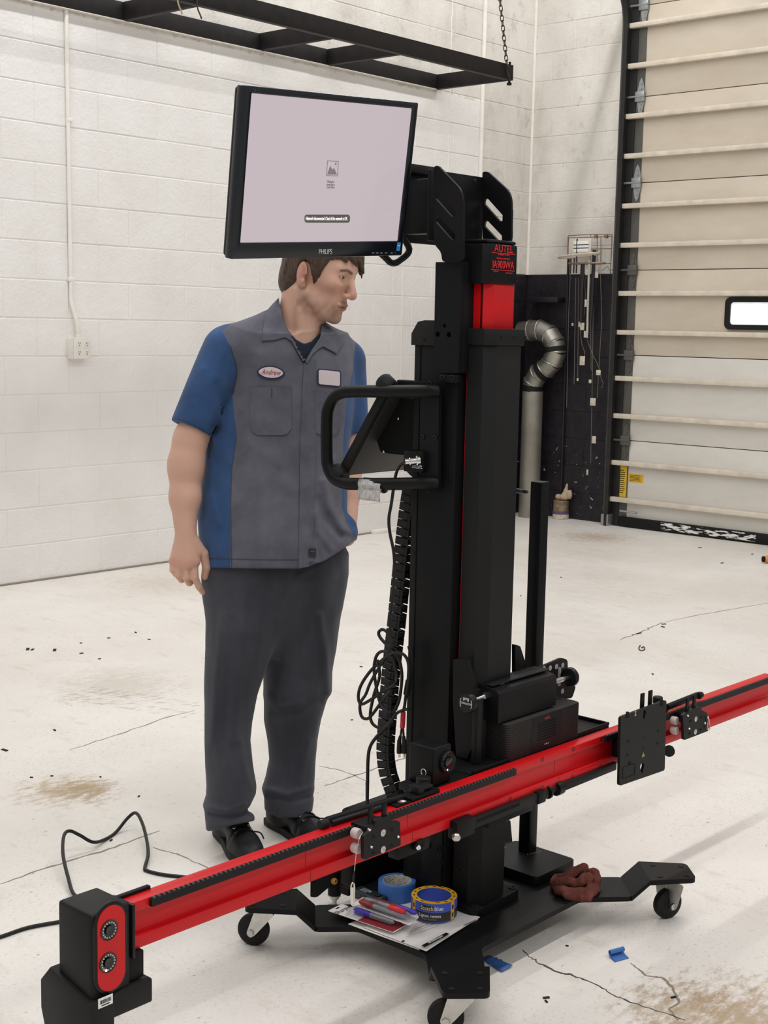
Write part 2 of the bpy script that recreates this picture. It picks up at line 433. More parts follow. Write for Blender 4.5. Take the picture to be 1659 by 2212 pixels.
o = B().tube([(WX + .004, 2.0, .004), (WX + .004, a, .004)], .006, 6).obj('trim_6', M['crackmid']); struct(o)

# electrical conduit and quad receptacle
cp = onx(164, 752, WX); top = onx(140, 22, WX)
t = thing('receptacle_box', 'white surface-mounted quad power receptacle at the foot of a conduit on the block wall', 'outlet', (WX, cp.y, cp.z - .06))
B().box(WX, WX + .055, cp.y - .062, cp.y + .058, cp.z - .058, cp.z + .058, .006).obj('back_box', M['white'], t)
B().box(WX + .055, WX + .062, cp.y - .058, cp.y + .056, cp.z - .056, cp.z + .056, .004).obj('cover_plate', M['white'], t)
for dy in (-.024, .026):
    for dz in (-.024, .024):
        c = Vector((WX + .062, cp.y + dy, cp.z + dz))
        s = B().lathe(c, (1, 0, 0), [(0, 0), (.016, 0), (.016, .003), (.0145, .0045), (0, .0045)], 20).obj('socket', M['white'], t)
        h = B()
        h.box(c.x + .004, c.x + .0052, c.y - .0065, c.y - .004, c.z + .001, c.z + .009); h.box(c.x + .004, c.x + .0052, c.y + .004, c.y + .0065, c.z + .001, c.z + .009)
        h.cyl(c + Vector((.004, 0, -.007)), c + Vector((.0052, 0, -.007)), .003, seg=10)
        h.obj('slot', M['deep'], s)
B().lathe((WX + .03, cp.y - .005, cp.z + .058), (0, 0, 1), [(.016, 0), (.016, .012), (.013, .014), (.013, .024)], 16).obj('connector', M['white'], t)
t = thing('conduit_pipe', 'thin white vertical conduit running up the block wall above the receptacle', 'conduit', (WX, cp.y, cp.z + .08))
pts = [(WX + .03, cp.y - .005, cp.z + .075), (WX + .028, cp.y - .012, cp.z + .14), (WX + .014, cp.y - .035, cp.z + .24), (WX + .012, cp.y - .038, cp.z + .34)] + [(WX + .012, cp.y - .038 + (top.y - cp.y + .038) * k, cp.z + .34 + (top.z - cp.z - .34) * k) for k in (.33, .66, 1)]
B().tube(pts, .011, 10, smooth=4).obj('pipe', M['pipewhite'], t)
for z in (cp.z + .36, cp.z + 1.2):
    B().box(WX, WX + .024, cp.y - .055, cp.y - .02, z, z + .022, .004).obj('pipe_strap', M['pipewhite'], t)

# ------------------------------------------------------------------ hanging timber rack
e1 = onz(1098, 172, 3.05); wb_ = onx(950, 192, WX)
FRX = e1.x; ye = (e1.y + wb_.y) / 2; z0 = 3.045; z1 = z0 + .098
t = thing('timber_rack', 'black timber ladder-like rack fixed along the top of the wall and hung from a chain', 'rack', (WX, 5.5, z0))
B().box(FRX - .02, FRX + .022, 1.9, ye, z0, z1, .003).obj('front_rail', M['wood'], t)
B().box(WX + .004, WX + .030, 1.9, ye, z0, z1, .003).obj('wall_rail', M['wood'], t)
B().box(WX + .001, WX + .038, 1.9, ye - .05, z0 - .006, z0 - .001, .001).obj('ledge_strip', mat('dusty_paint_line', '#d8d2c8', .7), t)
for (fx, fy) in ((420, 14), (690, 88), (845, 121)):
    y = onz(fx, fy, z0).y
    B().box(WX + .031, FRX - .021, y - .02, y + .02, z0, z1, .003).obj('cross_piece', M['wood'], t)
B().box(WX + .031, FRX - .021, ye - .042, ye - .002, z0, z1, .003).obj('cross_piece', M['wood'], t)
B().cyl((FRX + .005, ye - .02, z0 - .03), (FRX + .005, ye - .02, z1 + .02), .008, seg=10).cyl((FRX + .005, ye - .02, z0 - .03), (FRX + .005, ye - .02, z0 - .015), .016, seg=6).obj('bolt', M['rubber'], t)
c = thing('hanging_chain', 'rusty steel link chain hanging down to the corner of the timber rack', 'chain', (FRX + .02, ye - .01, z1))
pA = onx(1098, 168, FRX + .03); pB = onx(1080, 0, FRX + .03); pC = pA + (pB - pA) * 1.35
d = (pC - pA); L = d.length; d.normalize(); nl = int(L / .031); base = None
M['chain'] = mat('rusty_chain_steel', '#4b4038', .55, .7, var=.3, vscale=30)
for i in range(nl):
    p = pA + d * (i * .031) + Vector((0, 0, 0))
    ax = Vector((1, .3, 0)) if i % 2 else Vector((-.3, 1, 0))
    if base is None:
        lk = []
        for k in range(16):
            a = 2 * PI * k / 16; lk.append(Vector((.0105 * math.cos(a), 0, .011 * math.sin(a) + (.0085 if math.sin(a) > 0 else -.0085))))
        q = B(); q.tube(lk + [lk[0]], .0032, 6, False).obj('link', M['chain']); base = bpy.data.objects['link']; o = base
    else:
        o = base.copy(); COL.objects.link(o)
    z = d; y = (ax - z * ax.dot(z)).normalized(); x = y.cross(z)
    mm = Matrix.Identity(4)
    for k in range(3): mm[k][0], mm[k][1], mm[k][2], mm[k][3] = x[k], y[k], z[k], p[k]
    o.matrix_basis = mm; attach(o, c)
for i, (px, c_, l) in enumerate(((380, '#a39276', 'tan wire hook dangling from the front rail of the timber rack'), (422, '#26211f', 'black wire hook dangling from the front rail of the timber rack'))):
    y = onx(px, 15, FRX + .02).y
    o = B().tube([(FRX - .03, y, z1 + .01), (FRX + .01, y, z1 + .012), (FRX + .03, y, z1 - .02), (FRX + .03, y + .004, z0 - .01), (FRX + .034, y + .02, z0 - .05), (FRX + .035, y + .03, z0 - .07)], .004, 6, smooth=5).obj('wire_hook', mat('hook_%d' % i, c_, .6))
    tag(o, l, 'hook')

# ------------------------------------------------------------------ sectional overhead door
DY = 8.655
t = B().box(DX - .0, -2.6, DY + .045, DY + .05, .05, 4.4).obj('door_1', M['deep']); struct(t)
def door_mat(name, c1, c2):
    q = NT(name); P = q.pos(); f = q.noise(q.mapv(P, (.8, 1, 2.5)), 2.2, 6, .6)
    q.base(q.mix(q.ramp(q.noise(q.mapv(P, (4, 1, 9)), 5, 5, .7), [(.62, 0.0), (.85, .35)]), q.ramp(f, [(.3, lin(c1)), (.7, lin(c2))]), lin('#8a7a66'))); q.set(.5, 0, .4)
    q.bump(q.noise(P, 160, 3), .15, .002); return q.m
M['doortan'] = door_mat('aged_tan_door_skin', '#c3b7a5', '#d1c7b7'); M['doorwhite'] = door_mat('newer_white_door_skin', '#cdc9c1', '#dad6cf')
M['strut'] = mat('wooden_door_batten', '#d2c8b8', .6, var=.12, vscale=12, bump=.3, bscale=40)
M['stile'] = mat('grey_steel_stile', '#55524e', .5, .2, var=.15, vscale=8)
M['galv'] = mat('galvanised_hinge', '#a4a8aa', .4, .8, var=.15, vscale=30)
M['track'] = mat('dark_steel_track', '#2a2928', .45, .4, var=.2, vscale=10)
seams = [0.06] + [ony(1352, y, DY).z for y in (951, 767, 584, 397, 213)]; seams += [seams[-1] + .62, seams[-1] + 1.24]
for i in range(len(seams) - 1):
    B().box(PX0, -2.7, DY, DY + .044, seams[i] + .0025, seams[i + 1] - .0025, .003).obj('door_panel', M['doorwhite'] if i < 2 else M['doortan'], t)
    x1 = PX0 + .005
    B().box(PX0 - .075, PX0 + .004, DY - .006, DY + .04, seams[i] + .004, seams[i + 1] - .004, .002).obj('end_stile', M['stile'], t)
ribs = [ony(x, y, DY - .03).z for (x, y) in ((1380, 54), (1376, 142), (1370, 251), (1366, 337), (1358, 445), (1353, 530), (1347, 634), (1343, 718), (1336, 817), (1331, 898), (1329, 999), (1326, 1078))]
for z in ribs + [ribs[0] + .31]:
    B().box(PX0 - .115, -2.7, DY - .048, DY - .0005, z - .017, z + .017, .004).obj('batten', M['strut'], t)
for i in range(1, 7):
    z = seams[i]; hx = PX0 - .03
    q = B(); q.prism([(hx - .02, DY - .008, z + .035), (hx + .04, DY - .008, z + .035), (hx + .025, DY - .008, z + .105), (hx + .01, DY - .008, z + .13), (hx - .005, DY - .008, z + .105)], (0, -.004, 0))
    q.prism([(hx - .02, DY - .008, z - .035), (hx + .04, DY - .008, z - .035), (hx + .025, DY - .008, z - .105), (hx + .01, DY - .008, z - .13), (hx - .005, DY - .008, z - .105)], (0, -.004, 0))
    q.box(hx - .03, hx + .045, DY - .03, DY - .007, z - .036, z + .036, .006); q.cyl((hx - .10, DY - .026, z), (hx + .05, DY - .026, z), .008, seg=10)
    for dz in (-.085, -.055, .055, .085): q.cyl((hx + .012, DY - .012, z + dz), (hx + .012, DY - .018, z + dz), .007, seg=8)
    q.obj('hinge', M['galv'] if i >= 4 else M['stile'], t)
# vertical track: steel channel that bends back overhead
TX = PX0 - .128; q = B(); zt = 3.55; R_ = .35; path = [Vector((TX, DY - .05, z)) for z in np.linspace(0.0, zt, 12)] + [Vector((TX, DY - .05 - R_ + R_ * math.cos(a), zt + R_ * math.sin(a))) for a in np.linspace(.15, PI / 2, 9)] + [Vector((TX, DY - .05 - R_ - s, zt + R_)) for s in (.5, 1.4, 2.6)]
prof = [(-.014, -.026), (.010, -.026), (.015, -.02), (.015, .022), (.010, .026), (.007, .022), (.009, -.016), (-.012, -.018)]
def sweep(b, path, prof, side=Vector((1, 0, 0))):
    vv = []; n = len(path); k = len(prof)
    for i, p in enumerate(path):
        d = (path[min(i + 1, n - 1)] - path[max(i - 1, 0)]).normalized(); u = (side - d * side.dot(d)).normalized(); v = d.cross(u)
        vv += [p + u * a + v * c for a, c in prof]
    f = [(i * k + j, i * k + (j + 1) % k, (i + 1) * k + (j + 1) % k, (i + 1) * k + j) for i in range(n - 1) for j in range(k)]
    b._add(vv, f + [tuple(range(k))[::-1], tuple(range((n - 1) * k, n * k))]); return b
sweep(q, path, prof).obj('track', M['track'], t)
B().tube([p + Vector((-.024, -.004, 0)) for p in path], .013, 10).obj('track_tube', mat('worn_round_edge', '#4a4947', .42, .5, var=.3, vscale=14), t)
B().box(DX - .004, PX0 - .06, DY - .012, DY + .04, 0, 3.9).obj('jamb', M['track'], t)
for py in (145, 320, 520): 
    z = ony(1352, py, WY).z
    B().box(TX - .085, TX - .03, WY - .03, WY - .002, z - .055, z + .055, .003).cyl((TX - .06, WY - .034, z), (TX - .06, WY - .03, z), .008, seg=8).obj('track_bracket', M['track'], t)
B().box(TX - .04, TX + .02, DY - .075, DY - .005, 0, .085, .003).obj('track_foot', M['galv'], t)
def seal_mat():
    q = NT('scuffed_rubber_seal'); P = q.pos(); x = q.sep(P)
    f = q.noise(q.mapv(P, (2.4, 1, 16)), 4.2, 6, .65)
    win = q.math('MULTIPLY', q.math('GREATER_THAN', x[0], onz(1415, 1142, .03).x), q.math('LESS_THAN', x[0], onz(1636, 1165, .03).x))
    win = q.math('MULTIPLY', win, q.math('LESS_THAN', q.math('ABSOLUTE', q.math('SUBTRACT', x[2], .042)), .026))
    q.base(q.mix(q.math('MULTIPLY', q.math('GREATER_THAN', f, .515), win), lin('#0d0d0d'), lin('#e4e2de'))); q.set(.6, 0, .3); return q.m
B().box(PX0 - .05, -2.7, DY - .03, DY + .045, .002, .075, .012).obj('bottom_seal', seal_mat(), t)
B().cyl((PX0 - .02, DY - .05, .12), (PX0 + .12, DY - .05, .118), .008, seg=8).obj('roller_pin', M['galv'], t)
# view window in the fourth section
wa, wbm = ony(1570, 642, DY), ony(1578, 712, DY); wx0, wz1, wz0 = wa.x, wa.z, wbm.z; wx1 = wx0 + .62
def rrect(x0, x1, z0, z1, y, r, n=6):
    out = []
    for (cx, cz, a0) in ((x1 - r, z1 - r, 0), (x0 + r, z1 - r, 90), (x0 + r, z0 + r, 180), (x1 - r, z0 + r, 270)):
        out += [Vector((cx + r * math.cos(math.radians(a0 + 90 * k / n)), y, cz + r * math.sin(math.radians(a0 + 90 * k / n)))) for k in range(n + 1)]
    return out
def ring_frame(outer, inner, ext):
    b = B(); n = len(outer); e = Vector(ext); vv = outer + inner + [p + e for p in outer] + [p + e for p in inner]
    f = []
    for i in range(n):
        j = (i + 1) % n; f += [(i, j, n + j, n + i), (2 * n + i, 3 * n + i, 3 * n + j, 2 * n + j), (i, 2 * n + i, 2 * n + j, j), (n + i, n + j, 3 * n + j, 3 * n + i)]
    b._add(vv, f); return b
wf = ring_frame(rrect(wx0, wx1, wz0, wz1, DY - .02, .04), rrect(wx0 + .038, wx1 - .038, wz0 + .034, wz1 - .034, DY - .02, .022), (0, .0195, 0)).obj('window_frame', M['rubber'], t)
q = NT('frosted_daylit_pane'); P = q.pos(); f = q.noise(q.mapv(P, (1, 1, 1.6)), 14, 5, .6)
q.base(lin('#dfe3e6')); q.l(q.ramp(f, [(.35, lin('#cfd6dc')), (.65, lin('#f2f4f4'))]), q.b.inputs['Emission Color']); q.b.inputs['Emission Strength'].default_value = .62; q.set(.3)
B().prism(rrect(wx0 + .036, wx1 - .036, wz0 + .032, wz1 - .032, DY - .006, .022), (0, .004, 0)).obj('pane', q.m, wf)
# yellow warning stickers
M['yellow'] = mat('yellow_sticker', '#d9ae12', .5, var=.08)
M['yprint'] = mat('sticker_print', '#3a3012', .6)
def sticker(x0, y0, x1, y1, Y, rows, parent, skew=0):
    a = ony(x0, y0, Y); b_ = ony(x1, y1, Y)
    s = B().box(a.x, b_.x, Y - .0012, Y, b_.z, a.z).obj('warning_sticker', M['yellow'], parent)
    q = B(); hgt = a.z - b_.z; wd = b_.x - a.x
    for k in range(rows):
        z = a.z - hgt * (.12 + .8 * k / rows); e = random.uniform(.75, .95)
        q.box(a.x + wd * .1, a.x + wd * .1 + wd * .8 * e, Y - .0018, Y - .0011, z - hgt * .32 / rows, z)
    q.obj('sticker_print', M['yprint'], s); return s
sticker(1334, 1006, 1352, 1074, DY - .0065, 12, t); sticker(1358, 1023, 1389, 1044, DY - .0005, 5, t)

# ------------------------------------------------------------------ the calibration stand
def plate(b, outer, holes, ext):
    """flat plate with real holes, pushed along ext"""
    ext = Vector(ext); loops = [[Vector(p) for p in outer]] + [[Vector(p) for p in h] for h in holes]
    tri = geometry.tessellate_polygon(loops); flat = [p for L in loops for p in L]; n = len(flat)
    f = [tuple(t) for t in tri] + [tuple(n + i for i in t[::-1]) for t in tri]; k = 0
    for L in loops:
        m_ = len(L); f += [(k + i, k + (i + 1) % m_, n + k + (i + 1) % m_, n + k + i) for i in range(m_)]; k += m_
    b._add(flat + [p + ext for p in flat], f); return b
def stadium(c, u, v, hw, hl, n=10):
    """points of a slot with half width hw along u and half length hl along v"""
    c, u, v = Vector(c), Vector(u), Vector(v); r = hw; s = hl - hw
    return [c + v * s + u * (r * math.cos(a)) + v * (r * math.sin(a)) for a in np.linspace(0, PI, n)] + [c - v * s - u * (r * math.cos(a)) - v * (r * math.sin(a)) for a in np.linspace(0, PI, n)]
def circ(c, u, v, r, n=16): return [Vector(c) + Vector(u) * (r * math.cos(2 * PI * i / n)) + Vector(v) * (r * math.sin(2 * PI * i / n)) for i in range(n)]
def roundpoly(pts, r, n=4):
    """round the corners of a planar polygon"""
    out = []; k = len(pts)
    for i in range(k):
        p = Vector(pts[i]); a = Vector(pts[i - 1]) - p; b_ = Vector(pts[(i + 1) % k]) - p
        q = min(r, a.length * .45, b_.length * .45); A = p + a.normalized() * q; C = p + b_.normalized() * q
        out += [A * (1 - t) ** 2 + p * (2 * t * (1 - t)) + C * t * t for t in np.linspace(0, 1, n + 1)]
    return out
def screw(b, c, nrm, r, h=.0025):
    b.lathe(c, nrm, [(0, 0), (r, 0), (r, h * .7), (r * .8, h), (r * .45, h), (r * .4, h * .3), (0, h * .3)], 14)
XA, YA, ZA = Vector((1, 0, 0)), Vector((0, 1, 0)), Vector((0, 0, 1))
CX, CY = -1.90, 2.468
rig = thing('calibration_stand', 'tall black wheeled calibration stand with a red crossbar, tilted monitor and black column', 'machine', (CX, CY, 0))
K, K2, BP = M['black'], M['black2'], M['blackplastic']

# --- base: low plate with four stepped arms
ZL, ZU, TH = .080, .120, .012
rel = [(-.10, -.298), (.10, -.298), (.168, -.367), (.252, -.283), (.165, -.188)]
half = rel + [(x, -y) for x, y in rel[::-1]]
poly = [(.10, -.298), (.168, -.367), (.252, -.283), (.165, -.188), (.165, .188), (.252, .283), (.168, .367), (.10, .298)]
poly = poly + [(-x, -y) for x, y in poly]
base = B(); plate(base, roundpoly([(CX + x, CY + y, ZL) for x, y in poly], .012, 3), [], (0, 0, -TH)); base = base.obj('base_plate', K, rig)
ctr = {}
for sx, sy in ((-1, -1), (1, -1), (1, 1), (-1, 1)):
    d = Vector((sx, sy, 0)).normalized(); q = Vector((-d.y, d.x, 0)); o_ = Vector((CX + sx * .32, CY + sy * .435, 0))
    tip = [o_ + q * .046, o_ - q * .046]; top_ = [o_ - d * .115 + q * .060, o_ - d * .115 - q * .060]
    low = [o_ - d * .158 + q * .060, o_ - d * .158 - q * .060]
    b = B(); zz = lambda p, z: Vector((p.x, p.y, z))
    # one bent sheet: flat end, ramp
    t_ = [zz(tip[0], ZU), zz(tip[1], ZU), zz(top_[0], ZU), zz(top_[1], ZU), zz(low[0], ZL), zz(low[1], ZL)]
    vv = t_ + [p - Vector((0, 0, TH)) for p in t_]
    vs, fs = b._add(vv, [(0, 1, 3, 2), (2, 3, 5, 4), (6, 8, 9, 7), (8, 10, 11, 9), (0, 6, 7, 1), (4, 5, 11, 10), (0, 2, 8, 6), (2, 4, 10, 8), (1, 7, 9, 3), (3, 9, 11, 5)])
    cor = [e for e in b.bm.edges if abs((e.verts[0].co - e.verts[1].co).z) > .008 and min((e.verts[0].co.xy - tip[k].xy).length for k in (0, 1)) < .001]
    bmesh.ops.bevel(b.bm, geom=cor, offset=.012, segments=3, profile=.5, affect='EDGES')
    arm = b.obj('caster_arm', K, rig)
    sb = B()
    for a_, c_ in ((.018, .028), (.018, -.028), (.085, .036), (.085, -.036)):
        sb.cyl(o_ - d * a_ + q * c_ + Vector((0, 0, ZU - .001)), o_ - d * a_ + q * c_ + Vector((0, 0, ZU + .0012)), .0065, seg=12)
    sb.obj('screw', M['rubber'], arm); ctr[(sx, sy)] = (o_ - d * .052, d, q)
def caster(pivot, wheel, axis, name='caster'):
    """swivel caster: wheel is the wheel centre, axis its axle direction"""
    pv = Vector(pivot); wc = Vector(wheel); ax = Vector(axis).normalized(); r = .0375
    w_ = B().lathe(wc - ax * .013, ax, [(0, 0), (.014, 0), (.016, .002), (r - .006, .002), (r - .001, .005), (r, .009), (r, .017), (r - .001, .021), (r - .006, .024), (.016, .024), (.014, .026), (0, .026)], 36).obj('caster_wheel', M['rubber'], rig)
    f = B(); f.lathe(pv, (0, 0, -1), [(.0, 0), (.034, 0), (.036, .004), (.030, .010), (.022, .012), (0, .012)], 24)
    fw = (wc - pv); fw.z = 0; fw = fw.normalized() if fw.length > 1e-4 else ax.cross(ZA)
    for s in (-1, 1):
        off = ax * (s * .0185); zt = pv.z - .010
        p = [Vector((pv.x, pv.y, zt)) + off - fw * .026, Vector((pv.x, pv.y, zt)) + off + fw * .030, wc + off + fw * .013 + Vector((0, 0, -.006)), wc + off + fw * .002 + Vector((0, 0, -.014)), wc + off - fw * .012 + Vector((0, 0, -.004))]
        f.prism(roundpoly(p, .008, 3), ax * (s * .0022))
    f.cyl(wc - ax * .024, wc + ax * .024, .0045, seg=12); f.cyl(wc + ax * .0205, wc + ax * .026, .008, seg=6); f.cyl(wc - ax * .0205, wc - ax * .026, .008, seg=6)
    f.obj('caster_fork', M['zinc'], rig)
zc = ZU - TH
for (key, wheel_px, axis) in (((-1, -1), (548, 2040), (.45, -.9, 0)), ((1, -1), (962, 2233), (.62, -.78, 0)), ((1, 1), (1440, 1982), (.85, -.35, 0))):
    g = onz(wheel_px[0], wheel_px[1], 0); pv = ctr[key][0]; pv = Vector((pv.x, pv.y, zc))
    wc = Vector((g.x, g.y, .0375)); caster(pv, wc, axis)
pv = ctr[(-1, 1)][0]; caster((pv.x, pv.y, zc), (pv.x + .01, pv.y + .02, .0375), (.6, -.7, 0))

# --- foot and column
def octo(x0, x1, y0, y1, ch, z): return [Vector((x1, y0 + ch, z)), Vector((x1, y1 - ch, z)), Vector((x1 - ch, y1, z)), Vector((x0, y1, z)), Vector((x0, y0, z)), Vector((x1 - ch, y0, z))]
B().prism(roundpoly([(-1.835, 2.385, ZL), (-1.835, 2.565, ZL), (-2.05, 2.565, ZL), (-2.05, 2.385, ZL)], .03, 5), (0, 0, .022), .003).obj('foot_plate', K, rig)
fb = B()
for x, y in ((-1.852, 2.548), (-1.852, 2.402)): screw(fb, (x, y, ZL + .021), ZA, .010, .004)
fb.obj('foot_bolt', M['rubber'], rig)
B().prism(octo(-1.915, -1.85, 2.400, 2.530, .022, .10), (0, 0, 1.282), .0015).obj('front_column', K2, rig)
cap = B().prism(octo(-1.915, -1.846, 2.395, 2.535, .020, 1.376), (0, 0, .036), .0015).obj('column_cap', K2, rig)
s = B()
for y in (2.432, 2.475, 2.518): screw(s, (-1.846, y, 1.394), XA, .0042, .0015)
s.obj('cap_screw', M['rubber'], cap)
B().prism(octo(-1.926, -1.868, 2.411, 2.516, .016, 1.40), (0, 0, .125), .001).obj('inner_column', M['red'], rig)
B().box(-1.921, -1.9165, 2.406, 2.51, .45, 1.42).obj('red_slide_strip', M['red'], rig)
B().box(-1.8905, -1.886, 2.4105, 2.42, 1.41, 1.51).obj('column_groove', M['deep'], rig)
mc = B().prism(octo(-1.955, -1.862, 2.392, 2.512, .014, 1.508), (0, 0, .086), .004)
mc.prism([Vector((-1.95, 2.40, 1.594)), Vector((-1.87, 2.40, 1.594)), Vector((-1.87, 2.505, 1.594)), Vector((-1.95, 2.505, 1.594))], (0, 0, .010), .006)
mc = mc.obj('column_head', K, rig)
yc = .5 * (onx(1062, 545, -1.862).y + onx(1112, 545, -1.862).y)
def logo_red(p, txt, size, y, z, sx=1.0): return text(txt, size, (-1.8612, y, z), YA, ZA, M['redprint'], p, 'printed_text', sx=sx)
zt = lambda py: onx(1087, py, -1.862).z
q = logo_red(mc, 'AUTEL', .0225, yc, zt(538), 1.0); logo_red(mc, 'Intelligent ADAS', .0062, yc, zt(550)); logo_red(mc, 'Wheel Alignment & ADAS Calibration', .0050, yc, zt(559), .62)
logo_red(mc, 'IA900WA', .0235, yc, zt(573), .80); logo_red(mc, 'Autel.com', .004, yc - .026, zt(587)); logo_red(mc, 'www.autel.com', .004, yc + .022, zt(589))
b = B()
for py in (547.5, 584): b.box(-1.8618, -1.8610, yc - .042, yc + .042, zt(py) - .0006, zt(py) + .0006)
b.obj('printed_line', M['redprint'], mc)
s = B()
for y in (2.42, 2.46, 2.50): screw(s, (-1.862, y, 1.516), XA, .0035, .0012)
s.obj('head_screw', M['rubber'], mc)

# rear mast housing, its cap and the upper post
B().box(-2.052, -1.926, 2.380, 2.552, ZL + .02, 1.392, .003).obj('mast_housing', K, rig)
B().prism([Vector((-2.058, 2.374, 1.372)), Vector((-2.058, 2.374, 1.398)), Vector((-2.040, 2.374, 1.424)), Vector((-2.02, 2.374, 1.428)), Vector((-1.93, 2.374, 1.428)), Vector((-1.93, 2.374, 1.372))], (0, .185, 0), .002).obj('housing_cap', K2, rig)
b = B(); b.box(-2.034, -2.0325, 2.3788, 2.381, .3, 1.37); b.obj('panel_seam', M['deep'], rig)
s = B(); screw(s, (-2.037, 2.3798, 1.36), -YA, .004, .0015); screw(s, (-2.02, 2.3737, 1.384), -YA, .004, .0015); screw(s, (-2.040, 2.3798, .9), -YA, .0035, .0015); s.obj('housing_screw', M['rubber'], rig)
YP = 2.364
P2 = lambda px, py, Y=YP: ony(px, py, Y)
out = [P2(941, 566), P2(998, 566), P2(990, 806), P2(936, 806)]
hol = [circ(P2(x, y), XA, ZA, r) for x, y, r in ((960, 704, .0042), (945.5, 722, .0060), (969.5, 723, .0060))]
b = plate(B(), roundpoly(out, .003), hol, (0, .012, 0)); b.box(out[0].x + .004, out[1].x - .002, YP + .012, 2.56, out[2].z, out[0].z, .002)
b.obj('upper_post', K, rig)
# clamp strip with two socket screws at the foot of the post
b = B(); c0, c1 = P2(952, 808, 2.368), P2(990, 828, 2.368); b.box(c0.x, c1.x, 2.362, 2.382, c1.z, c0.z, .002); cl = b.obj('clamp_strip', K, rig)
s = B()
for px in (957, 978): screw(s, P2(px, 815, 2.362), -YA, .0058, .003)
s.obj('clamp_screw', M['rubber'], cl)
# monitor bracket: two slotted cheek plates on a back plate
def cheek(Y, pts, slots, parent):
    pts = [ony(x, y, Y) for x, y in pts]; hs = []
    for (xa, ya, xb, yb) in slots:
        a, b_ = ony(xa, ya, Y), ony(xb, yb, Y); v = (b_ - a).normalized(); u = v.cross(YA); hs.append(stadium((a + b_) / 2, u, v, .0075, (b_ - a).length / 2 + .004))
    return plate(B(), roundpoly(pts, .016, 5), hs, (0, .007, 0)).obj('bracket_cheek', K, parent)
cheek(2.35, [(937, 360), (945, 357), (994, 408), (1000, 432), (1000, 566), (955, 566), (953, 545), (937, 527)], [(945, 424, 980, 463), (945, 474, 980, 513)], rig)
cheek(2.535, [(1042, 371), (1052, 370), (1098, 412), (1104, 432), (1104, 525), (1042, 525)], [(1049, 434, 1084, 473), (1049, 482, 1084, 519)], rig)
a = onx(883, 357, -2.07); c_ = onx(1045, 371, -2.07)
B().box(-2.0, -1.993, 2.352, 2.54, 1.60, P2(950, 362).z - .004, .001).obj('bracket_back', K, rig)
XM = -2.128
B().box(XM - .008, XM, onx(850, 360, XM).y, onx(955, 360, XM).y, onx(880, 524, XM).z, onx(900, 357, XM).z, .002).obj('monitor_arm_plate', K, rig)
B().box(XM, -1.995, 2.40, 2.44, 1.62, 1.74, .002).obj('arm_link', K, rig)
B().box(XM, XM + .02, onx(850, 360, XM).y, onx(940, 360, XM).y, onx(900, 376, XM).z, onx(900, 358, XM).z, .002).obj('arm_flange', K2, rig)
B().box(-1.935, -1.918, 2.536, 2.556, 1.40, ony(1104, 452, 2.545).z, .002).obj('rear_post', K, rig)
b = B(); screw(b, P2(1026, 391, 2.45) * 1 + Vector((0, 0, 0)), XA, .004); b.obj('bracket_bolt', M['rubber'], rig)

# --- monitor
MS = .9; mo_c = CO + (Vector((-2.2416, 2.2927, 1.7436)) - CO) * MS; ya, ti, ro = math.radians(.5), math.radians(10.07), math.radians(3.78)
RM = Matrix.Rotation(ya, 4, 'Z') @ Matrix.Rotation(ti, 4, 'Y') @ Matrix.Rotation(ro, 4, 'X')
TM = Matrix.Translation(mo_c) @ RM @ Matrix.Scale(MS, 4)                       # local: +x faces the viewer, y to the right, z up
def L(x, y, z): return TM @ Vector((x, y, z))
mon = B(); mon.box(-.036, -.006, -.275, .275, -.178, .178, .008, 3, M=TM)
mon.box(-.062, -.030, -.16, .16, -.12, .12, .012, 3, M=TM); mon = mon.obj('monitor', BP, rig)
oy, oz = .2775, .18
corners = [(-.524 + .24675, 0), ]
iy0, iy1, iz0, iz1 = -.2540, .2590, -.1450, .1655
b = ring_frame([L(.0, y, z) for y, z in ((oy, oz), (-oy, oz), (-oy, -oz), (oy, -oz))], [L(.0, y, z) for y, z in ((iy1, iz1), (iy0, iz1), (iy0, iz0), (iy1, iz0))], RM @ Vector((-.02, 0, 0)))
es = [e for e in b.bm.edges if e.calc_length() < .025]
bmesh.ops.bevel(b.bm, geom=[e for e in b.bm.edges], offset=.0022, segments=2, profile=.5, affect='EDGES')
t_ = NT('glossy_bezel'); t_.base(lin('#10141a')); t_.set(.22, 0, .5); M['bezel'] = t_.m
bez = b.obj('bezel', M['bezel'], mon)
t_ = NT('lit_screen'); t_.base(lin('#3a3638')); t_.set(.16, 0, .5)
o_pos = t_.objc()
t_.b.inputs['Emission Color'].default_value = lin('#c9bcc2'); t_.b.inputs['Emission Strength'].default_value = .78
b = B(); b._add([L(-.004, iy0 - .002, iz0 - .002), L(-.004, iy1 + .002, iz0 - .002), L(-.004, iy1 + .002, iz1 + .002), L(-.004, iy0 - .002, iz1 + .002)], [(0, 1, 2, 3)])
vs = list(b.bm.verts); b.box(-.0065, -.0045, iy0, iy1, iz0, iz1, M=TM)
scr = b.obj('screen', t_.m, mon)
RY, RZ = RM @ YA, RM @ ZA
def spx(px, py, x=-.0034):
    """the point of the screen surface seen at a photo point"""
    n = RM @ XA; p0 = L(x, 0, 0); d = ray(px, py); return CO + d * ((p0 - CO).dot(n) / d.dot(n))
text('PHILIPS', .0145, spx(703, 544, .0006), RY, RZ, M['silverprint'], mon, 'logo_text', sx=.86)
text('243S', .010, spx(553, 196, .0006), RY, RZ, mat('dim_print', '#3c3f45', .5), mon, 'model_text')
b = B(); c = spx(861, 533, .0005); 
b.box(-.0003, .0004, -.0055, .0055, -.009, .009, M=Matrix.Translation(c) @ RM); es_ = b.obj('energy_sticker', mat('blue_sticker', '#3d9be0', .4), mon)
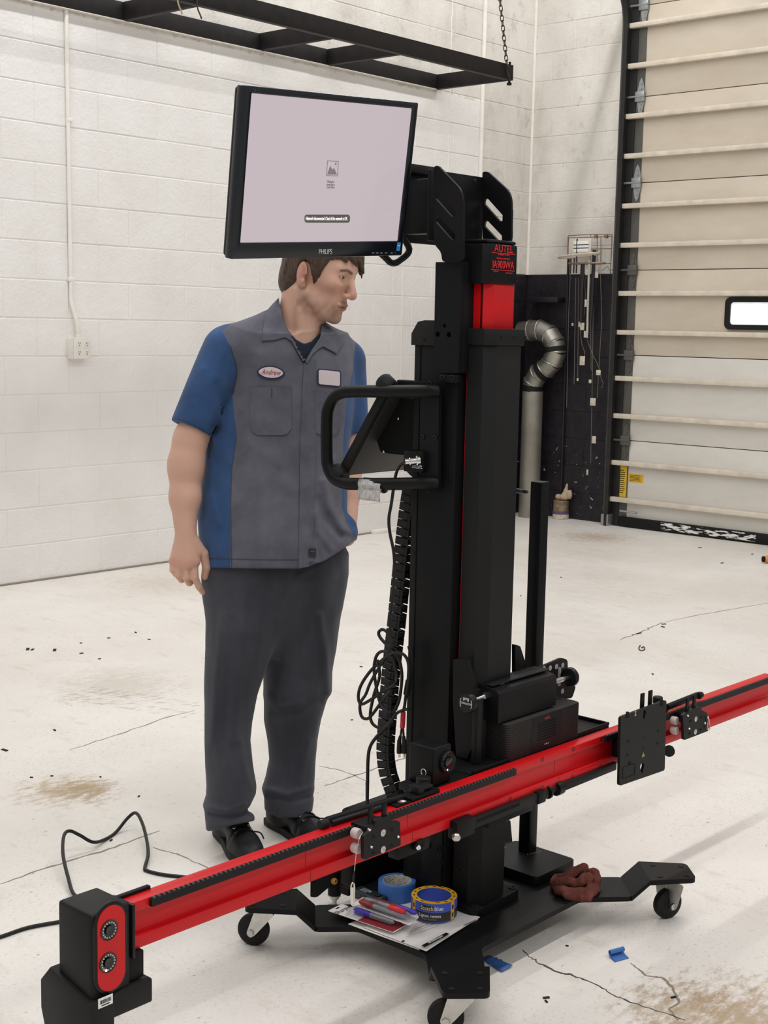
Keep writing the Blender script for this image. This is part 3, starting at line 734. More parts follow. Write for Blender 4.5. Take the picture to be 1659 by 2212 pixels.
text('energy', .005, c + RM @ Vector((.0006, 0, .003)), RY, RZ, M['whiteprint'], mon, 'sticker_text', sx=.6)
b = B()
for px in (806, 815, 824, 834, 846): c = spx(px, 546.5, .0006); b.box(-.0003, .0003, -.0035, .0035, -.0014, .0014, M=Matrix.Translation(c) @ RM)
c = spx(853.5, 546, .0006); b.cyl(c, c + RM @ Vector((.0004, 0, 0)), .0012, seg=8); b.obj('button_mark', mat('dim_mark', '#6d7076', .5), mon)
# picture on the screen: placeholder icon, caption, message pill
M['icon'] = mat('screen_grey', '#6e686c', .5, emit=('#7f787c', .42)); M['pill'] = mat('screen_pill', '#4a4648', .5, emit=('#57534f', .5)); M['pilltext'] = mat('screen_text', '#ffffff', .5, emit=('#f2eef0', .42))
def srect(b, x0, y0, x1, y1, r=.0):
    p = [spx(x0, y0), spx(x1, y0), spx(x1, y1), spx(x0, y1)]; b.prism(p if r == 0 else roundpoly(p, r, 5), RM @ Vector((.0002, 0, 0)))
ic = B(); w_ = .0009
A = [spx(707, 346.5), spx(731.5, 348), spx(729.5, 381), spx(704.5, 380)]; cen = sum(A, Vector()) / 4
I_ = [cen + (p - cen) * .90 for p in A]
ic2 = ring_frame(A, I_, RM @ Vector((.0002, 0, 0)))
ic2.prism([spx(706.5, 377), spx(713.5, 358), spx(718, 367), spx(721.5, 362.5), spx(728, 377.5)], RM @ Vector((.0002, 0, 0)))
c = spx(725, 354); ic2.cyl(c, c + RM @ Vector((.0003, 0, 0)), .0024, seg=10)
ic2.obj('screen_icon', M['icon'], scr)
for s_, py in (('Waiting for', 392.5), ('connecting to', 398.8), ('Cloud Server', 404.6)): text(s_, .0072, spx(714.3, py), RY, RZ, M['icon'], scr, 'screen_text', sx=.62)
b = B(); srect(b, 657.5, 463.5, 756, 481, .011); b.obj('message_pill', M['pill'], scr)
text('Network disconnected. Check if the network is OK.', .0098, spx(706.5, 472.5, -.0028), RY, RZ, M['pilltext'], scr, 'message_text', sx=.585)
# cable loop under the monitor
B().tube([L(-.05, .20, -.15), spx(832, 556, -.05), spx(846, 568, -.05), spx(862, 564, -.05), spx(884, 538, -.05), L(-.05, .30, -.12)], .0075, 8, smooth=6).obj('monitor_cable', M['cable'], mon)

# --- crossbar (parallel to the left wall, a hair off square)
def bx(y): return -1.774 + .0147 * (y - 1.37)
ZB, HB = .450, .0835
Y0B, Y1B = 1.365, 3.62
def sec(y, k=0.0):
    x = bx(y); return [(x, ZB), (x, ZB - .0175), (x - .014, ZB - .0185), (x - .014, ZB - .056), (x - .0085, ZB - .0595), (x, ZB - .0605), (x, ZB - HB), (x - .030, ZB - HB), (x - .030, ZB)]
b = B(); v = []
for y in (Y0B, Y1B): v += [Vector((x, y, z)) for x, z in sec(y)]
n = 9; b._add(v, [tuple(range(n))[::-1], tuple(range(n, 2 * n))] + [(i, (i + 1) % n, n + (i + 1) % n, n + i) for i in range(n)])
bmesh.ops.bevel(b.bm, geom=[e for e in b.bm.edges if e.calc_length() > 1], offset=.0012, segments=2, profile=.5, affect='EDGES')
beam = b.obj('crossbar', M['red'], rig, 30)
s = B()
for (px, py) in ((1172, 1640), (1237, 1618), (1296, 1596), (1103, 1726), (1171, 1701), (1235, 1677), (1295, 1654)):
    p = onx(px, py, bx(2.5)); p.x = bx(p.y); s.lathe(p - XA * .0005, XA, [(0, 0), (.0055, 0), (.0055, .0012), (.003, .0012), (.003, .0004), (0, .0004)], 14)
s.obj('crossbar_screw', mat('dark_red_screw', '#5a0a0d', .4), beam)
b = B()
for py, px in ((1743, 894), (1640, 1205), (1885, 676)):
    p = onx(px, py, bx(2.2)); x = bx(p.y); b.box(x - .0142, x - .0136, p.y - .0006, p.y + .0006, ZB - .056, ZB - .019); b.box(x - .0004, x + .0003, p.y - .0006, p.y + .0006, ZB - HB + .001, ZB - .061)
b.obj('crossbar_joint', mat('joint_red', '#7c0c10', .5), beam)
def rack(ya_, yb_):
    b = B(); w0 = bx(ya_); w1 = bx(yb_)
    q = [(0.0, ZB - .0015), (.008, ZB - .0015), (.008, ZB - .015), (0.0, ZB - .015)]
    v = [Vector((bx(y) + dx, y, z)) for y in (ya_, yb_) for dx, z in q]
    b._add(v, [(0, 1, 2, 3), (7, 6, 5, 4)] + [(i, (i + 1) % 4, 4 + (i + 1) % 4, 4 + i) for i in range(4)])
    r = b.obj('toothed_rail', K2, beam)
    tb = B(); n = int((yb_ - ya_) / .0105)
    for i in range(n):
        y = ya_ + (i + .5) * (yb_ - ya_) / n; x = bx(y); tb.box(x + .0022, x + .0078, y - .0028, y + .0028, ZB - .0018, ZB + .0012)
    return r, tb
yl0 = onx(322, 1942, bx(1.4)).y; yl1 = onx(1108, 1668, bx(2.3)).y; yr0 = onx(1305, 1592, bx(2.8)).y
for ya_, yb_ in ((yl0, yl1), (yr0, Y1B)):
    r, tb = rack(ya_, yb_); o = tb.obj('rail_tooth', mat('rail_teeth', '#39363a', .5), beam); o['kind'] = 'stuff'

# --- sliders on the crossbar
def slider(X, pts, discs, screws_, pins, posts, rollers, name='slider_plate', th=.008):
    p3 = [onx(x, y, X) for x, y in pts]
    s = plate(B(), roundpoly(p3, .004, 3), [], (-th, 0, 0)).obj(name, K2, rig)
    b = B()
    for (x, y) in discs:
        c = onx(x, y, X); b.lathe(c - XA * .0005, XA, [(0, 0), (.0072, 0), (.0072, .0012), (.0062, .0016), (.0022, .0016), (.002, .0006), (0, .0006)], 18)
    b.obj('steel_disc', M['zinc'], s)
    b = B()
    for (x, y) in screws_: screw(b, onx(x, y, X) - XA * .0003, XA, .0046, .0014)
    b.obj('plate_screw', M['rubber'], s)
    b = B()
    for (x, y) in pins: c = onx(x, y, X); b.lathe(c, XA, [(0, 0), (.0032, 0), (.0032, .003), (.0024, .0045), (0, .0048)], 12)
    b.obj('steel_pin', M['chrome'], s)
    for (x, y0, y1, hw) in posts:
        a = onx(x, y0, X - .004); c = onx(x, y1, X - .004); B().box(X - .008, X - .004, a.y - hw, a.y + hw, c.z, a.z, .0012).obj('upright_tab', K, s)
    for (x, y) in rollers:
        c = onx(x, y, X - .025); B().lathe(c - XA * .008, XA, [(0, 0), (.004, 0), (.004, -.004), (.0095, -.004), (.0105, -.001), (.0105, .010), (.0095, .012), (.004, .012), (0, .012)], 18).obj('roller', mat('white_nylon_roller', '#c9b8b4', .5), s)
    b = B(); a = p3[0]; mid = sum(p3, Vector()) / len(p3)
    b.box(bx(mid.y) - .004, X - th + .001, mid.y - .030, mid.y + .030, mid.z - .012, mid.z + .012, .002); b.obj('slider_block', K, s)
    return s
sl = slider(-1.716, [(786, 1806), (799, 1797), (810, 1782), (811, 1772), (842, 1762), (847, 1775), (864, 1774), (866, 1826), (786, 1858)], [(827.5, 1799), (827.5, 1835)], [(808, 1807), (847, 1792), (847, 1827), (808, 1842)], [(800, 1829), (858, 1807), (796, 1792)],
       [(801.5, 1780, 1741, .0062), (831, 1768, 1732, .0062)], [(773, 1801), (773, 1833)])
sr = slider(-1.702, [(1475, 1545), (1484, 1541), (1490, 1534), (1513, 1526), (1516, 1534), (1528, 1540), (1530, 1579), (1478, 1599)], [(1503, 1553), (1502, 1580.5)], [(1491.5, 1558), (1515, 1549), (1514, 1576), (1490, 1584.5)], [(1487, 1574), (1521, 1562), (1484, 1546)],
       [(1485, 1545, 1508, .0068), (1500, 1535, 1502, .0068)], [(1460, 1557), (1460, 1578)])
# snap hook dangling from the right slider
a = onx(1530, 1549, -1.70); b = B()
b.tube([onx(1530, 1551, -1.698), onx(1527, 1575, -1.698), onx(1531, 1577, -1.698), onx(1533.5, 1574, -1.698), onx(1531.5, 1553, -1.698), onx(1530, 1551, -1.698)], .0013, 6); b.cyl(onx(1529, 1548, -1.698), onx(1529, 1552, -1.698), .003, seg=8)
tag(b.obj('snap_hook', M['zinc']), 'small steel snap hook dangling at the end of the right slider on the red bar', 'hook')
# target board carrier: large black plate with keyholes
X = -1.688
o4 = [onx(1341, 1549, X), onx(1440, 1512, X), onx(1436, 1664, X), onx(1338, 1698, X)]
def keyhole(px, py, s=1.0):
    c = onx(px, py, X); return [c + YA * (.0075 * s * math.cos(a)) + ZA * (.0075 * s * math.sin(a) + .005) for a in np.linspace(-.9, PI + .9, 14)] + [c + YA * -.0032 * s + ZA * -.009 * s, c + YA * .0032 * s + ZA * -.009 * s]
notch = lambda px, py: [onx(px - 3.3, py - 9, X), onx(px - 3.3, py + 3, X), onx(px, py + 5.5, X), onx(px + 3.3, py + 3, X), onx(px + 3.3, py - 9, X)]
carrier = plate(B(), roundpoly(o4, .008, 4), [keyhole(1391.5, 1545), keyhole(1387, 1660, 1.2)], (-.007, 0, 0)).obj('target_carrier', K2, rig)
b = B()
for px, py in ((1355, 1546), (1429, 1521)): b.prism(roundpoly(notch(px, py), .002, 2), (.0008, 0, 0))
b.obj('carrier_notch', M['deep'], carrier)
b = B()
for px, py in ((1358, 1602), (1422, 1579), (1421, 1606), (1356, 1630)): screw(b, onx(px, py, X), XA, .0036, .0012)
for px, py in ((1391, 1593), (1390, 1617)): screw(b, onx(px, py, X), XA, .0022, .001)
b.obj('carrier_screw', M['rubber'], carrier)
b = B(); p = [onx(1389, 1624.5, X + .0003), onx(1393, 1633.5, X + .0003), onx(1386, 1636, X + .0003)]; b.prism(p, (.0004, 0, 0)); b.obj('warning_triangle', mat('dull_yellow_print', '#8f8a3a', .5), carrier)
q = [onx(1346, 1657, X + .0004), onx(1372.5, 1648.5, X + .0004), onx(1371, 1673.5, X + .0004), onx(1344.5, 1683, X + .0004)]
cen = sum(q, Vector()) / 4; ring_frame(q, [cen + (p - cen) * .95 for p in q], (.0004, 0, 0)).obj('outline_print', M['deep'], carrier)
c = onx(1359.5, 1649, X); B().torus(c, XA, .0045, .001, 16, 6).obj('padlock_ring', M['deep'], carrier)
text('S-V', .009, onx(1373, 1541, X + .0006), ZA, -YA, M['whiteprint'], carrier, 'printed_text')
for px, y0, y1 in ((1388, 1527, 1498), (1405, 1522, 1492)):
    a, c = onx(px, y0, X - .018), onx(px, y1, X - .018); B().box(X - .022, X - .017, a.y - .0075, a.y + .0075, c.z, a.z - .01, .0015).obj('upright_tab', K, carrier)
c = onx(1421, 1508, X - .04); B().lathe(c, ZA, [(0, -.012), (.0125, -.012), (.0125, .002), (.011, .004), (0, .004)], 20).obj('clamp_knob', M['rubber'], carrier)
B().box(bx(2.85) - .002, X - .011, 2.80, 2.90, .39, .43, .002).obj('carrier_block', K, carrier)
c = onx(1445, 1621, -1.72); B().lathe(c, (.6, -.8, 0), [(0, 0), (.014, 0), (.014, .010), (0, .012)], 16).obj('clamp_knob', M['rubber'], carrier)
# rods and grips lying along the back of the crossbar
def backrod(pa, pb, z, r, nm='aim_rod', m=None):
    a, c = onz(pa[0], pa[1], z), onz(pb[0], pb[1], z); return B().cyl(a, c, r, seg=12).obj(nm, m or K, beam)
backrod((706, 1772), (868, 1722), .458, .0072); backrod((716, 1778), (830, 1742), .457, .006, m=BP)
a = onz(694, 1782, .458); B().lathe(a, (0, 1, 0), [(0, -.004), (.009, -.004), (.010, 0), (.009, .016), (.005, .02), (0, .02)], 14).obj('rod_knob', M['rubber'], beam)
backrod((1440, 1528), (1505, 1502), .466, .0085); 
a = onz(1511, 1502, .466); B().lathe(a, (0, 1, 0), [(0, -.008), (.009, -.008), (.010, 0), (.008, .010), (0, .012)], 14).obj('rod_knob', M['rubber'], beam)
B().box(bx(3.0) - .03, bx(3.0) - .004, 2.93, 3.06, ZB, ZB + .012, .002).obj('clamp_block', K, beam)
# folding joint latch on top of the bar
ya_, yb_ = onz(846, 1738, ZB + .004).y, onz(940, 1705, ZB + .004).y
hg = B(); hg.box(bx(2) - .036, bx(2) - .002, ya_ + .045, yb_, ZB, ZB + .009, .002); hg = hg.obj('folding_latch', K, rig)
B().box(bx(2) - .034, bx(2) - .006, ya_ + .070, ya_ + .090, ZB + .009, ZB + .026, .003).obj('latch_block', K2, hg)
B().box(bx(2) - .032, bx(2) - .010, ya_ + .085, yb_ - .012, ZB + .012, ZB + .020, .003).obj('latch_lever', K2, hg)
lp = B().box(bx(2) - .038, bx(2) - .003, ya_, ya_ + .044, ZB + .0005, ZB + .004, .001).obj('label_plate', K, rig)
B().box(bx(2) - .033, bx(2) - .009, ya_ + .026, ya_ + .036, ZB + .0041, ZB + .0046).obj('white_label', M['whiteprint'], lp)
B().box(bx(2) - .032, bx(2) - .010, ya_ + .020, ya_ + .0235, ZB + .0041, ZB + .0046).obj('orange_line', mat('orange_print', '#c8543a', .5), lp)

# --- left camera pod
XP = -1.762; yA, yB_ = 1.277, 1.357; zT = .460
pod = B().box(-1.854, XP, yA, yB_, .30, zT, .006, 3).obj('camera_pod', K2, rig)
ft = B()
ft.box(-1.885, XP + .006, yA - .004, 1.398, .272, .315, .004)
ft.prism([Vector((-1.875, yA - .008, .20)), Vector((XP + .0085, yA - .008, .20)), Vector((XP + .0085, yA - .008, .313)), Vector((-1.868, yA - .008, .34)), Vector((-1.895, yA - .008, .31)), Vector((-1.895, yA - .008, .26))], (0, .048, 0), .003)
ft.obj('pod_foot', K2, pod)
c = onx(236.5, 2046, XP); st_ = stadium(c, YA, ZA, .0285, .074)
B().prism(stadium(c, YA, ZA, .0335, .079, 14), (.004, 0, 0), .002).obj('lens_bezel', BP, pod)
B().prism(stadium(c + XA * .004, YA, ZA, .0275, .073, 14), (.0015, 0, 0)).obj('lens_panel', M['red'], pod)
for (px, py, lit) in ((236, 2009, 0), (233.5, 2079, 1)):
    c = onx(px, py, XP + .006); b = B(); b.lathe(c - XA * .001, XA, [(.0, .0014), (.0165, .0014), (.0172, .0018), (.0172, -.001), (.0, -.001)], 28); 
    ln = b.obj('lens', M['glass'], pod)
    d = B()
    for k in range(16):
        a = 2 * PI * k / 16; d.lathe(c + XA * .0003 + YA * (.0128 * math.cos(a)) + ZA * (.0128 * math.sin(a)), XA, [(.0017, 0), (.0014, .0009), (0, .0012)], 8)
    d.obj('led_ring', mat('clear_led', '#b8b4b0', .25, .3), ln)
    B().lathe(c + XA * .0004, XA, [(.0082, .0005), (.0078, .002), (.006, .0016), (0, .0010)], 20).obj('lens_glass', M['glass'], ln)
    if lit:
        a = -2.0; B().lathe(c + XA * .0018 + YA * (.0126 * math.cos(a)) + ZA * (.0126 * math.sin(a)), XA, [(.0022, 0), (.0016, .0012), (0, .0016)], 10).obj('lit_led', mat('lit_led', '#ffb0a0', .4, emit=('#ffb9ad', 2.5)), ln)
b = B(); c = onx(228, 2163, XP + .0095); b.box(c.x - .0005, c.x, c.y - .0145, c.y + .0145, c.z - .0085, c.z + .0085); lb = b.obj('barcode_label', M['whiteprint'], pod)
b = B(); yy = c.y - .011
while yy < c.y + .011:
    wdt = random.choice((.0004, .0007, .0011)); b.box(c.x, c.x + .0003, yy, yy + wdt, c.z - .002, c.z + .0045); yy += wdt + random.choice((.0005, .0009))
b.box(c.x, c.x + .0003, c.y - .008, c.y + .008, c.z - .0058, c.z - .0042); b.obj('barcode', M['deep'], lb)
B().box(XP - .055, XP + .003, yB_ + .001, yB_ + .007, ZB - HB - .006, ZB + .004, .001).obj('pod_end_plate', BP, pod)
B().box(bx(1.4) - .036, bx(1.4) - .026, yB_ - .01, yB_ + .072, ZB - .004, ZB + .006, .002).obj('pod_tab', K, pod)
B().box(-1.83, XP - .004, yB_ - .002, yB_ + .030, .318, ZB - HB - .001, .002).obj('pod_bracket', K, pod)

# --- second camera unit by the column
cu = B(); cu.box(-1.872, -1.802, 2.182, 2.242, .448, .532, .005, 3); cu = cu.obj('camera_unit', K, rig)
c = onx(964, 1645, -1.802); b = B(); b.lathe(c, XA, [(.024, -.004), (.024, .006), (.0215, .009), (.014, .004), (.0, .003)], 28); lr = b.obj('lens_ring', BP, cu)
B().lathe(c + XA * .0032, XA, [(.0125, 0), (.011, .004), (.006, .0055), (0, .006)], 22).obj('lens_glass', M['glass'], lr)
d = B()
for k in range(12):
    a = 2 * PI * k / 12; d.lathe(c + XA * .0062 + YA * (.0165 * math.cos(a)) + ZA * (.0165 * math.sin(a)), XA, [(.0012, 0), (0, .0008)], 6)
d.obj('led_ring', mat('dim_led', '#5a5656', .3, .3), lr)
a = -1.75; B().lathe(c + XA * .0066 + YA * (.0165 * math.cos(a)) + ZA * (.0165 * math.sin(a)), XA, [(.002, 0), (0, .0014)], 8).obj('lit_led', mat('lit_led', '#ffb0a0', .4, emit=('#ffb9ad', 2.5)), lr)
c = ony(915, 1668, 2.181); B().torus(c, -YA, .0068, .0008, 18, 6).obj('locator_mark', M['whiteprint'], cu)
B().lathe(ony(915, 1685, 2.17), ZA, [(0, -.012), (.016, -.012), (.016, .006), (.014, .008), (0, .008)], 22).obj('turn_knob', M['rubber'], cu)
B().box(-1.880, -1.80, 2.16, 2.32, .43, .447, .003).obj('unit_shelf', K, cu)

# --- tray, sensor box and roll bracket in front of the column
ty0, ty1 = 2.305, 2.845
tr = B(); tr.box(-1.905, -1.792, ty0, ty1, .438, .450, .003); tr.box(-1.797, -1.792, ty0, ty1, .450, .458, .001); tr.box(-1.905, -1.792, ty1 - .005, ty1, .450, .458, .001)
tr = tr.obj('sensor_tray', K, rig)
B().box(-1.90, -1.885, 2.74, 2.80, .450, .474, .002).obj('tray_lug', K, tr); B().box(-1.905, -1.87, ty0, ty0 + .03, .40, .438, .002).obj('tray_rib', K, tr); B().box(-1.86, -1.83, ty0 - .002, ty0 + .03, .40, .438, .002).obj('tray_rib', K, tr)
sx0, sx1, sy0, sy1, sz0, sz1 = -1.885, -1.790, 2.425, 2.712, .4505, .535
fm = NT('woven_speaker_fabric'); P = fm.pos(); fx = fm.sep(P)
wv = fm.math('FRACT', fm.math('MULTIPLY', fx[2], 190)); fm.base(fm.ramp(wv, [(.25, lin('#101010')), (.5, lin('#2b2a29'))])); fm.set(.62, 0, .25); fm.bump(wv, .5, .0015)
sbx = B().prism(roundpoly([(sx1, sy0, sz0), (sx1, sy1, sz0), (sx0, sy1, sz0), (sx0, sy0, sz0)], .014, 5), (0, 0, sz1 - sz0), .002).obj('sensor_box', fm.m, rig)
ya_ = onx(1148, 1580, sx1).y; yb_ = onx(1214, 1560, sx1).y
fp = B().box(sx1 - .004, sx1 + .0006, ya_, yb_, sz0 + .001, sz1 - .001, .0005).obj('front_panel', K2, sbx)
g = B(); gy0, gy1 = onx(1162, 1570, sx1).y, onx(1201, 1555, sx1).y
for k in range(7): 
    z = sz1 - .020 - k * .0064; g.box(sx1, sx1 + .0009, gy0, gy1, z - .0014, z + .0014)
g.obj('grille_slot', M['deep'], fp)
text('AUTEL', .0068, (sx1 + .0008, (gy0 + gy1) / 2, sz1 - .0115), YA, ZA, M['redprint'], fp, 'logo_text')
b = B()
for k in (-1, 0, 1): c = Vector((sx1 + .0006, (gy0 + gy1) / 2 + .006 * k, sz0 + .012)); b.cyl(c, c + XA * .0006, .0013, seg=8)
b.obj('indicator_light', M['whiteprint'], fp)
rb = B(); rx0, rx1, ry0, ry1 = -1.872, -1.806, 2.408, 2.632
rb.prism([(rx1, ry0, .540), (rx1, ry0, .606), (rx1 - .006, ry0, .613), (rx0 + .01, ry0, .622), (rx0, ry0, .622), (rx0, ry0, .540)], (0, ry1 - ry0, 0), .002)
rb = rb.obj('roll_bracket', K, rig)
b = B(); b.box(rx0 + .022, rx1 - .022, ry0 + .004, ry1 - .0, .6195, .6230, .001); b.obj('top_ridge', K2, rb)
b = B(); b.box(rx0 + .03, rx0 + .04, ry0 + .04, ry0 + .055, .6172, .6186); b.box(rx0 + .03, rx0 + .04, ry0 + .065, ry0 + .068, .6172, .6186); b.obj('printed_mark', M['silverprint'], rb)
kc = onx(1009, 1519, -1.835); sh = Vector((-1.835, ry0, kc.z + .004))
B().cyl(kc, sh, .0062, seg=12).cyl(sh - YA * .02, sh - YA * .0, .0085, seg=6).obj('knob_shaft', M['chrome'], rb)
kb = B().lathe(kc, -YA, [(0, -.012), (.021, -.012), (.0225, -.009), (.0225, .001), (.0205, .004), (0, .004)], 28).obj('roll_knob', BP, rb)
kf = kc - YA * .0043
text('Roll', .0105, kf + ZA * .0095, -XA, -ZA, M['whiteprint'], kb, 'knob_text')
b = B()
for s_ in (-.0012, .0012): b.box(kf.x - .015, kf.x + .015, kf.y - .0002, kf.y + .0002, kf.z + s_ - .0004, kf.z + s_ + .0004)
for s_ in (-1, 1): b.tube([kf + XA * (s_ * .0165 * math.cos(a)) + ZA * (.0165 * math.sin(a)) for a in np.linspace(-.6, .6, 8)], .0007, 5)
b.obj('knob_mark', M['whiteprint'], kb)
kc = onx(1229, 1463, -1.84); B().cyl((-1.84, ry1 - .002, kc.z), (-1.84, kc.y, kc.z), .006, seg=12).obj('knob_shaft', M['chrome'], rb)
B().lathe((-1.84, kc.y, kc.z), YA, [(0, -.006), (.012, -.006), (.0225, -.003), (.0235, .0), (.0235, .009), (.021, .013), (0, .014)], 28).obj('roll_knob', BP, rb)
# dotted target plate behind the knob
X = -1.872
pl = plate(B(), roundpoly([onx(x, y, X) for x, y in ((1153, 1447), (1213, 1421), (1226, 1425), (1227, 1450), (1244, 1484), (1236, 1508), (1200, 1512), (1196, 1460))], .008, 4), [], (-.006, 0, 0)).obj('target_plate', K2, rig)
b = B()
for px, py in ((1175, 1444), (1188.5, 1443), (1202, 1440), (1215.5, 1437), (1215, 1493)): c = onx(px, py, X + .0002); b.lathe(c, XA, [(.0064, 0), (.0064, .0005), (0, .0005)], 18)
b.obj('target_dot', M['dots'], pl)
B().box(X - .006, X + .004, onx(1204, 1490, X).y, onx(1207.5, 1490, X).y, .555, .60).obj('target_strip', M['dots'], pl)
# carriage plates that carry the tray
YQ = 2.366
plate(B(), roundpoly([ony(x, y, YQ) for x, y in ((979, 1424), (1008, 1424), (1014, 1445), (1022, 1472), (1026, 1600), (1008, 1640), (985, 1632), (978, 1512))], .004, 3), [], (0, .01, 0)).obj('carriage_plate', K, rig)
B().box(-1.868, -1.846, 2.372, 2.395, .45, .615, .002).obj('carriage_rail', K, rig); B().box(-1.842, -1.826, 2.360, 2.380, .45, .60, .002).obj('carriage_rail', K2, rig)
B().box(-1.86, -1.81, 2.39, 2.56, .30, .437, .003).obj('carriage_block', K, rig)
q = plate(B(), roundpoly([onx(x, y, -1.90) for x, y in ((1113, 1392), (1124, 1396), (1138, 1440), (1138, 1452), (1113, 1455))], .004, 3), [], (-.01, 0, 0)).obj('rear_gusset', K, rig)

# --- aiming laser bar hanging under the crossbar
XU = -1.748
def up(px, py): return onx(px, py, XU)
a, c = up(1000, 1783), up(1165, 1728); zb_ = (a.z + c.z) / 2
ub = B().box(XU - .018, XU + .002, a.y, c.y, zb_ - .011, zb_ + .011, .002).obj('laser_bar', K2, rig)
B().box(XU + .0015, XU + .0028, up(1030, 1770).y, up(1120, 1745).y, zb_ + .001, zb_ + .007).obj('bar_slot', M['deep'], ub)
B().box(XU - .02, XU + .006, up(983, 1790).y, up(1022, 1778).y, zb_ - .020, zb_ + .020, .003).obj('bar_end', K, ub)
c = up(987, 1790); B().lathe((XU + .008, c.y - .012, zb_ - .008), (.7, -.7, 0), [(0, 0), (.009, 0), (.009, .006), (.006, .009), (0, .009)], 14).obj('bar_lens', M['zinc'], ub)
B().box(XU - .020, XU + .005, up(1160, 1730).y, up(1176, 1724).y, zb_ - .014, zb_ + .014, .002).obj('bar_clamp', K, ub)
for px, py, r, l in ((1180, 1727, .013, .008), (1190, 1730, .015, .006), (1212, 1720, .016, .02)):
    p = up(px, py); B().cyl((XU - .01, p.y - l / 2, zb_ - .002), (XU - .01, p.y + l / 2, zb_ - .002), r, seg=18).obj('pivot_disc', BP, ub)
B().cyl((XU - .01, up(1170, 1727).y, zb_), (XU - .01, up(1225, 1708).y, zb_), .008, seg=12).obj('pivot_pin', BP, ub)
a, c = up(1216, 1712), up(1332, 1668); B().box(XU - .016, XU, a.y, c.y, zb_ - .010, zb_ + .010, .002).obj('laser_bar_end', K2, ub)
for py_, px_ in ((1800, 905),):
    p = onx(px_, py_ + 20, -1.77); b = B().lathe(p, (.6, -.75, -.2), [(0, 0), (.013, 0), (.013, .014), (.009, .018), (0, .018)], 18); k_ = b.obj('under_knob', K, rig)
    B().lathe(p, (.6, -.75, -.2), [(0, .0182), (.006, .0182), (.005, .021), (0, .022)], 12).obj('knob_tip', M['chrome'], k_)
B().box(-1.80, -1.772, 2.04, 2.14, .335, .3655, .002).obj('under_bracket', K, rig)

# --- handle loop on its mounting strip
YH = 2.352
hp = [ony(x, y, YH - .02) for x, y in ((928, 845), (860, 845.5), (768, 845.5), (741, 848), (722, 859), (710, 880), (706, 905), (706, 985), (710, 1012), (721, 1032), (742, 1043), (770, 1045.5), (850, 1045.5), (925, 1043))]
hp = [ony(940, 845, YH + .008), ony(934, 845, YH - .012)] + hp[1:-1] + [ony(932, 1044, YH - .012), ony(938, 1044, YH + .008)]
hd = B().tube(hp, .0143, 14, smooth=4).obj('handle', M['black'], rig)
o4 = [ony(x, y, YH) for x, y in ((908, 835), (914, 826), (927, 822), (941, 827), (948, 840), (946, 1048), (940, 1060), (928, 1064), (914, 1060), (906, 1048))]
plate(B(), roundpoly(o4, .008, 3), [], (0, .010, 0)).obj('handle_mount', K, hd)
b = B()
for px, py in ((929, 829.5), (913, 943.5), (940, 945.5), (925, 1059)): screw(b, ony(px, py, YH), -YA, .0062, .003)
b.obj('mount_screw', M['rubber'], hd)
# clear tape label wrapped round the handle
tm = NT('crinkled_clear_tape'); P = tm.pos(); f = tm.noise(tm.mapv(P, (60, 60, 18)), 3, 6, .7)
tm.base(tm.ramp(f, [(.3, lin('#8f8d8a')), (.7, lin('#d9d7d4'))])); tm.set(.22, 0, .6); tm.bump(f, .8, .004)
ca, cb = ony(783, 1045, YH - .02), ony(831, 1045, YH - .02)
b = B(); zc_ = ca.z; n = 22; vv = []
for i in range(n + 1):
    s_ = i / n; x = ca.x + (cb.x - ca.x) * s_; prof = []
    for a in np.linspace(2.2, 2.2 + 2 * PI * .86, 20): prof.append(Vector((x + random.uniform(-.0006, .0006), YH - .02 + .0162 * math.cos(a), zc_ + .0162 * math.sin(a))))
    for k in range(1, 5): prof.append(Vector((x + .004 * k * .2, YH - .0365 - .0004 * k, zc_ - .006 - .007 * k + random.uniform(-.0008, .0008))))
    vv += prof
m_ = 24; b._add(vv, [(i * m_ + j, i * m_ + j + 1, (i + 1) * m_ + j + 1, (i + 1) * m_ + j) for i in range(n) for j in range(m_ - 1)], True)
o = b.obj('clear_tape_wrap', tm.m); mod = o.modifiers.new('s', 'SOLIDIFY'); mod.thickness = .0006; tag(o, 'crumpled clear tape wrapped round the lower bar of the black handle', 'tape')
text('AC / mic', .009, Vector(((ca.x + cb.x) / 2 - .002, YH - .0375, zc_ + .004)), XA, ZA, M['whiteprint'], o, 'tape_writing', shear=.2)

# --- tablet in its tilted cradle, facing the operator
ta, tb_, tc = ony(836, 832, 2.345), ony(733, 1024, 2.345), onx(897, 1019, -2.24)
tu = (ta - tb_).normalized(); Wt = .27; tn = tu.cross(YA).normalized()     # tn points up/away to the operator
if tn.x > 0: tn = -tn
tl_ = (ta - tb_).length
def Tp(u, v, w): return tb_ + tu * (u * tl_) + YA * v + tn * w
def tbox(b, u0, u1, v0, v1, w0, w1, bev=0): 
    mm = Matrix.Identity(4); o_ = tb_
    for i in range(3): mm[i][0], mm[i][1], mm[i][2], mm[i][3] = tu[i], YA[i], tn[i], o_[i]
    b.box(u0 * tl_, u1 * tl_, v0, v1, w0, w1, bev, 2, M=mm); return b
tab = tbox(B(), 0, 1, 0, Wt, -.011, .013, .007).obj('tablet', M['rubber'], rig)
tbox(B(), .03, .97, .012, Wt - .012, -.0128, -.0105, .001).obj('tablet_back', mat('dark_warm_plastic', '#2a2725', .5), tab)
b = B()
for u in (.0, 1.0):
    for v in (0, Wt): c = Tp(u, v, .001); b.lathe(c - tn * .018, tn, [(0, 0), (.018, 0), (.022, .006), (.022, .030), (.018, .036), (0, .036)], 16)
b.obj('rubber_corner', M['rubber'], tab)
b = B(); 
for k in range(5): b.box(0, 0, 0, 0, 0, 0) if False else None
tbox(b, .42, .60, .06, .2, -.05, -.012, .004); b.obj('cradle', K, rig)
